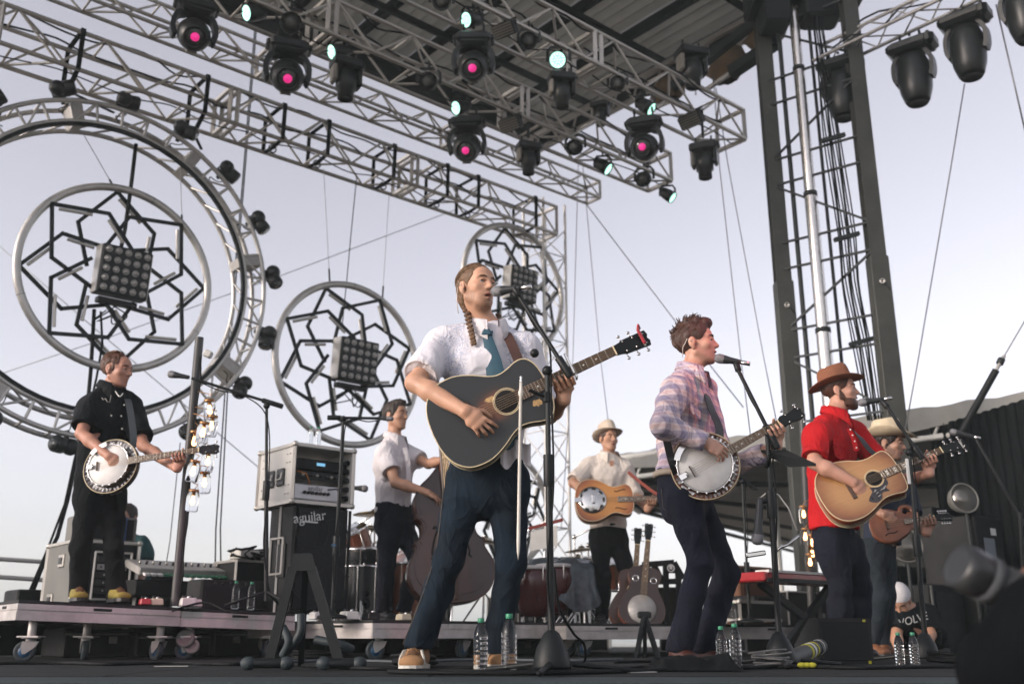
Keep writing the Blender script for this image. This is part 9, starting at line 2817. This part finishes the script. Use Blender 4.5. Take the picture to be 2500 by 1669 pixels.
tube('loom', a_, c_, .038, mat('braided_sleeve', (.06, .065, .065), .6, var=.6, vscale=60), t, 16)
for k, m_ in enumerate((YT, WHITEP, YT, CABLE, WHITEP)):
 p = a_.lerp(c_, .5 + .1 * k); tube('tape_band', p, p.lerp(c_, .1), .040, m_, t, 16)
for k in range(3):
 p = Vector((V(1955 + 13 * k, 1600, 4.85).x, 4.85, .022)); b = MB(); b.sphere(p, .016, 10, None, (1.3, 1, .8)); b.build('yellow_plug', YT, t)
for i, (px, Y, w, h, lab) in enumerate(((150, 7.4, .5, .20, 'dark trunk stored under the banjo riser by its first castor'), (330, 7.6, .6, .17, 'dark trunk stored under the banjo riser middle'), (520, 7.9, .6, .2, 'dark trunk stored under the bass cabinet riser'), (1010, 8.3, .7, .15, 'dark trunk stored under the double bass riser'), (1250, 8.8, .6, .14, 'dark trunk stored under the conga end of the riser'))):
 t, M_ = gear('storage_chest', lab, 'trunk', px, 1600, Y, w, .5, h, CASEB, (('latch', (w * .3, -.006, h * .6), (.06, .01, .05), ALUD), ('latch', (w * .7, -.006, h * .6), (.06, .01, .05), ALUD), ('lid_strip', (w * .5, -.004, h * .8), (w * .96, .008, .012), ALUD)), .007)
for i, (px, py, r) in enumerate(((453, 1558, .060), (470, 1578, .048))):
 q = V(px, py, 6.95); b = MB(); t = thing('spare_horn', ('larger' if i == 0 else 'smaller') + ' round silver horn stored under the riser joint', 'horn', q)
 M_ = Matrix.Translation(q) @ Matrix.Rotation(R(70), 4, 'X')
 b.lathe([(r, 0), (r * 1.05, .01), (r * .8, .02), (r * .5, .0), (.001, .004)], M_, 28); b.build('bell', CASEG, t)
 b = MB(); b.lathe([(r * .9, -.001), (r * .6, -.07), (r * .5, -.10)], M_, 20); b.build('throat', CASEB, t)
for i, (px, Y, m_, lab) in enumerate(((1190, 4.05, YT, 'strip of yellow marking tape before the tan shoe'), (420, 5.2, PIPG, 'small pale tape cross before the banjo riser'), (1560, 4.3, PIPG, 'short pale tape mark before the floor cloth'), (1090, 4.25, CAPOR, 'small red tape mark beside the tan shoe'))):
 q = Vector((V(px, 1600, Y).x, Y, .0085)); b = MB(); b.box((0, 0, 0), (.16, .035, .003), Matrix.Translation(q) @ Matrix.Rotation(.3 * i, 4, 'Z')); tag(b.build('tape_mark', m_), lab, 'tape')
def wash(name, loc, to, col, power, size):
 d = bpy.data.lights.new(name, 'SPOT'); d.energy = power; d.color = col; d.spot_size = R(size); d.spot_blend = .7; d.shadow_soft_size = .12
 o = bpy.data.objects.new(name, d); COL.objects.link(o); o.location = loc
 o.rotation_euler = (Vector(loc) - Vector(to)).to_track_quat('Z', 'Y').to_euler()
wash('wash_red', (4.2, 2.6, 4.6), Bp(1715, 900), (1, .08, .12), 150, 9)
wash('wash_pink', (-1.2, 1.6, 4.8), V(420, 1520, 6.6), (1, .22, .42), 170, 17)
# ================================================================== thin haze volume added to lift the blacks
HZ = bpy.data.materials.new('black_lift_haze'); HZ.use_nodes = True
_n = HZ.node_tree; _n.nodes.clear(); _o = _n.nodes.new('ShaderNodeOutputMaterial'); _v = _n.nodes.new('ShaderNodeVolumePrincipled')
_v.inputs['Color'].default_value = (.80, .92, .94, 1); _v.inputs['Density'].default_value = .0021; _v.inputs['Anisotropy'].default_value = 0
_n.links.new(_v.outputs['Volume'], _o.inputs['Volume'])
b = MB(); b.box((0, 0, 3.4), (680, 680, 11.8)); hz = b.build('haze', HZ); hz['kind'] = 'stuff'
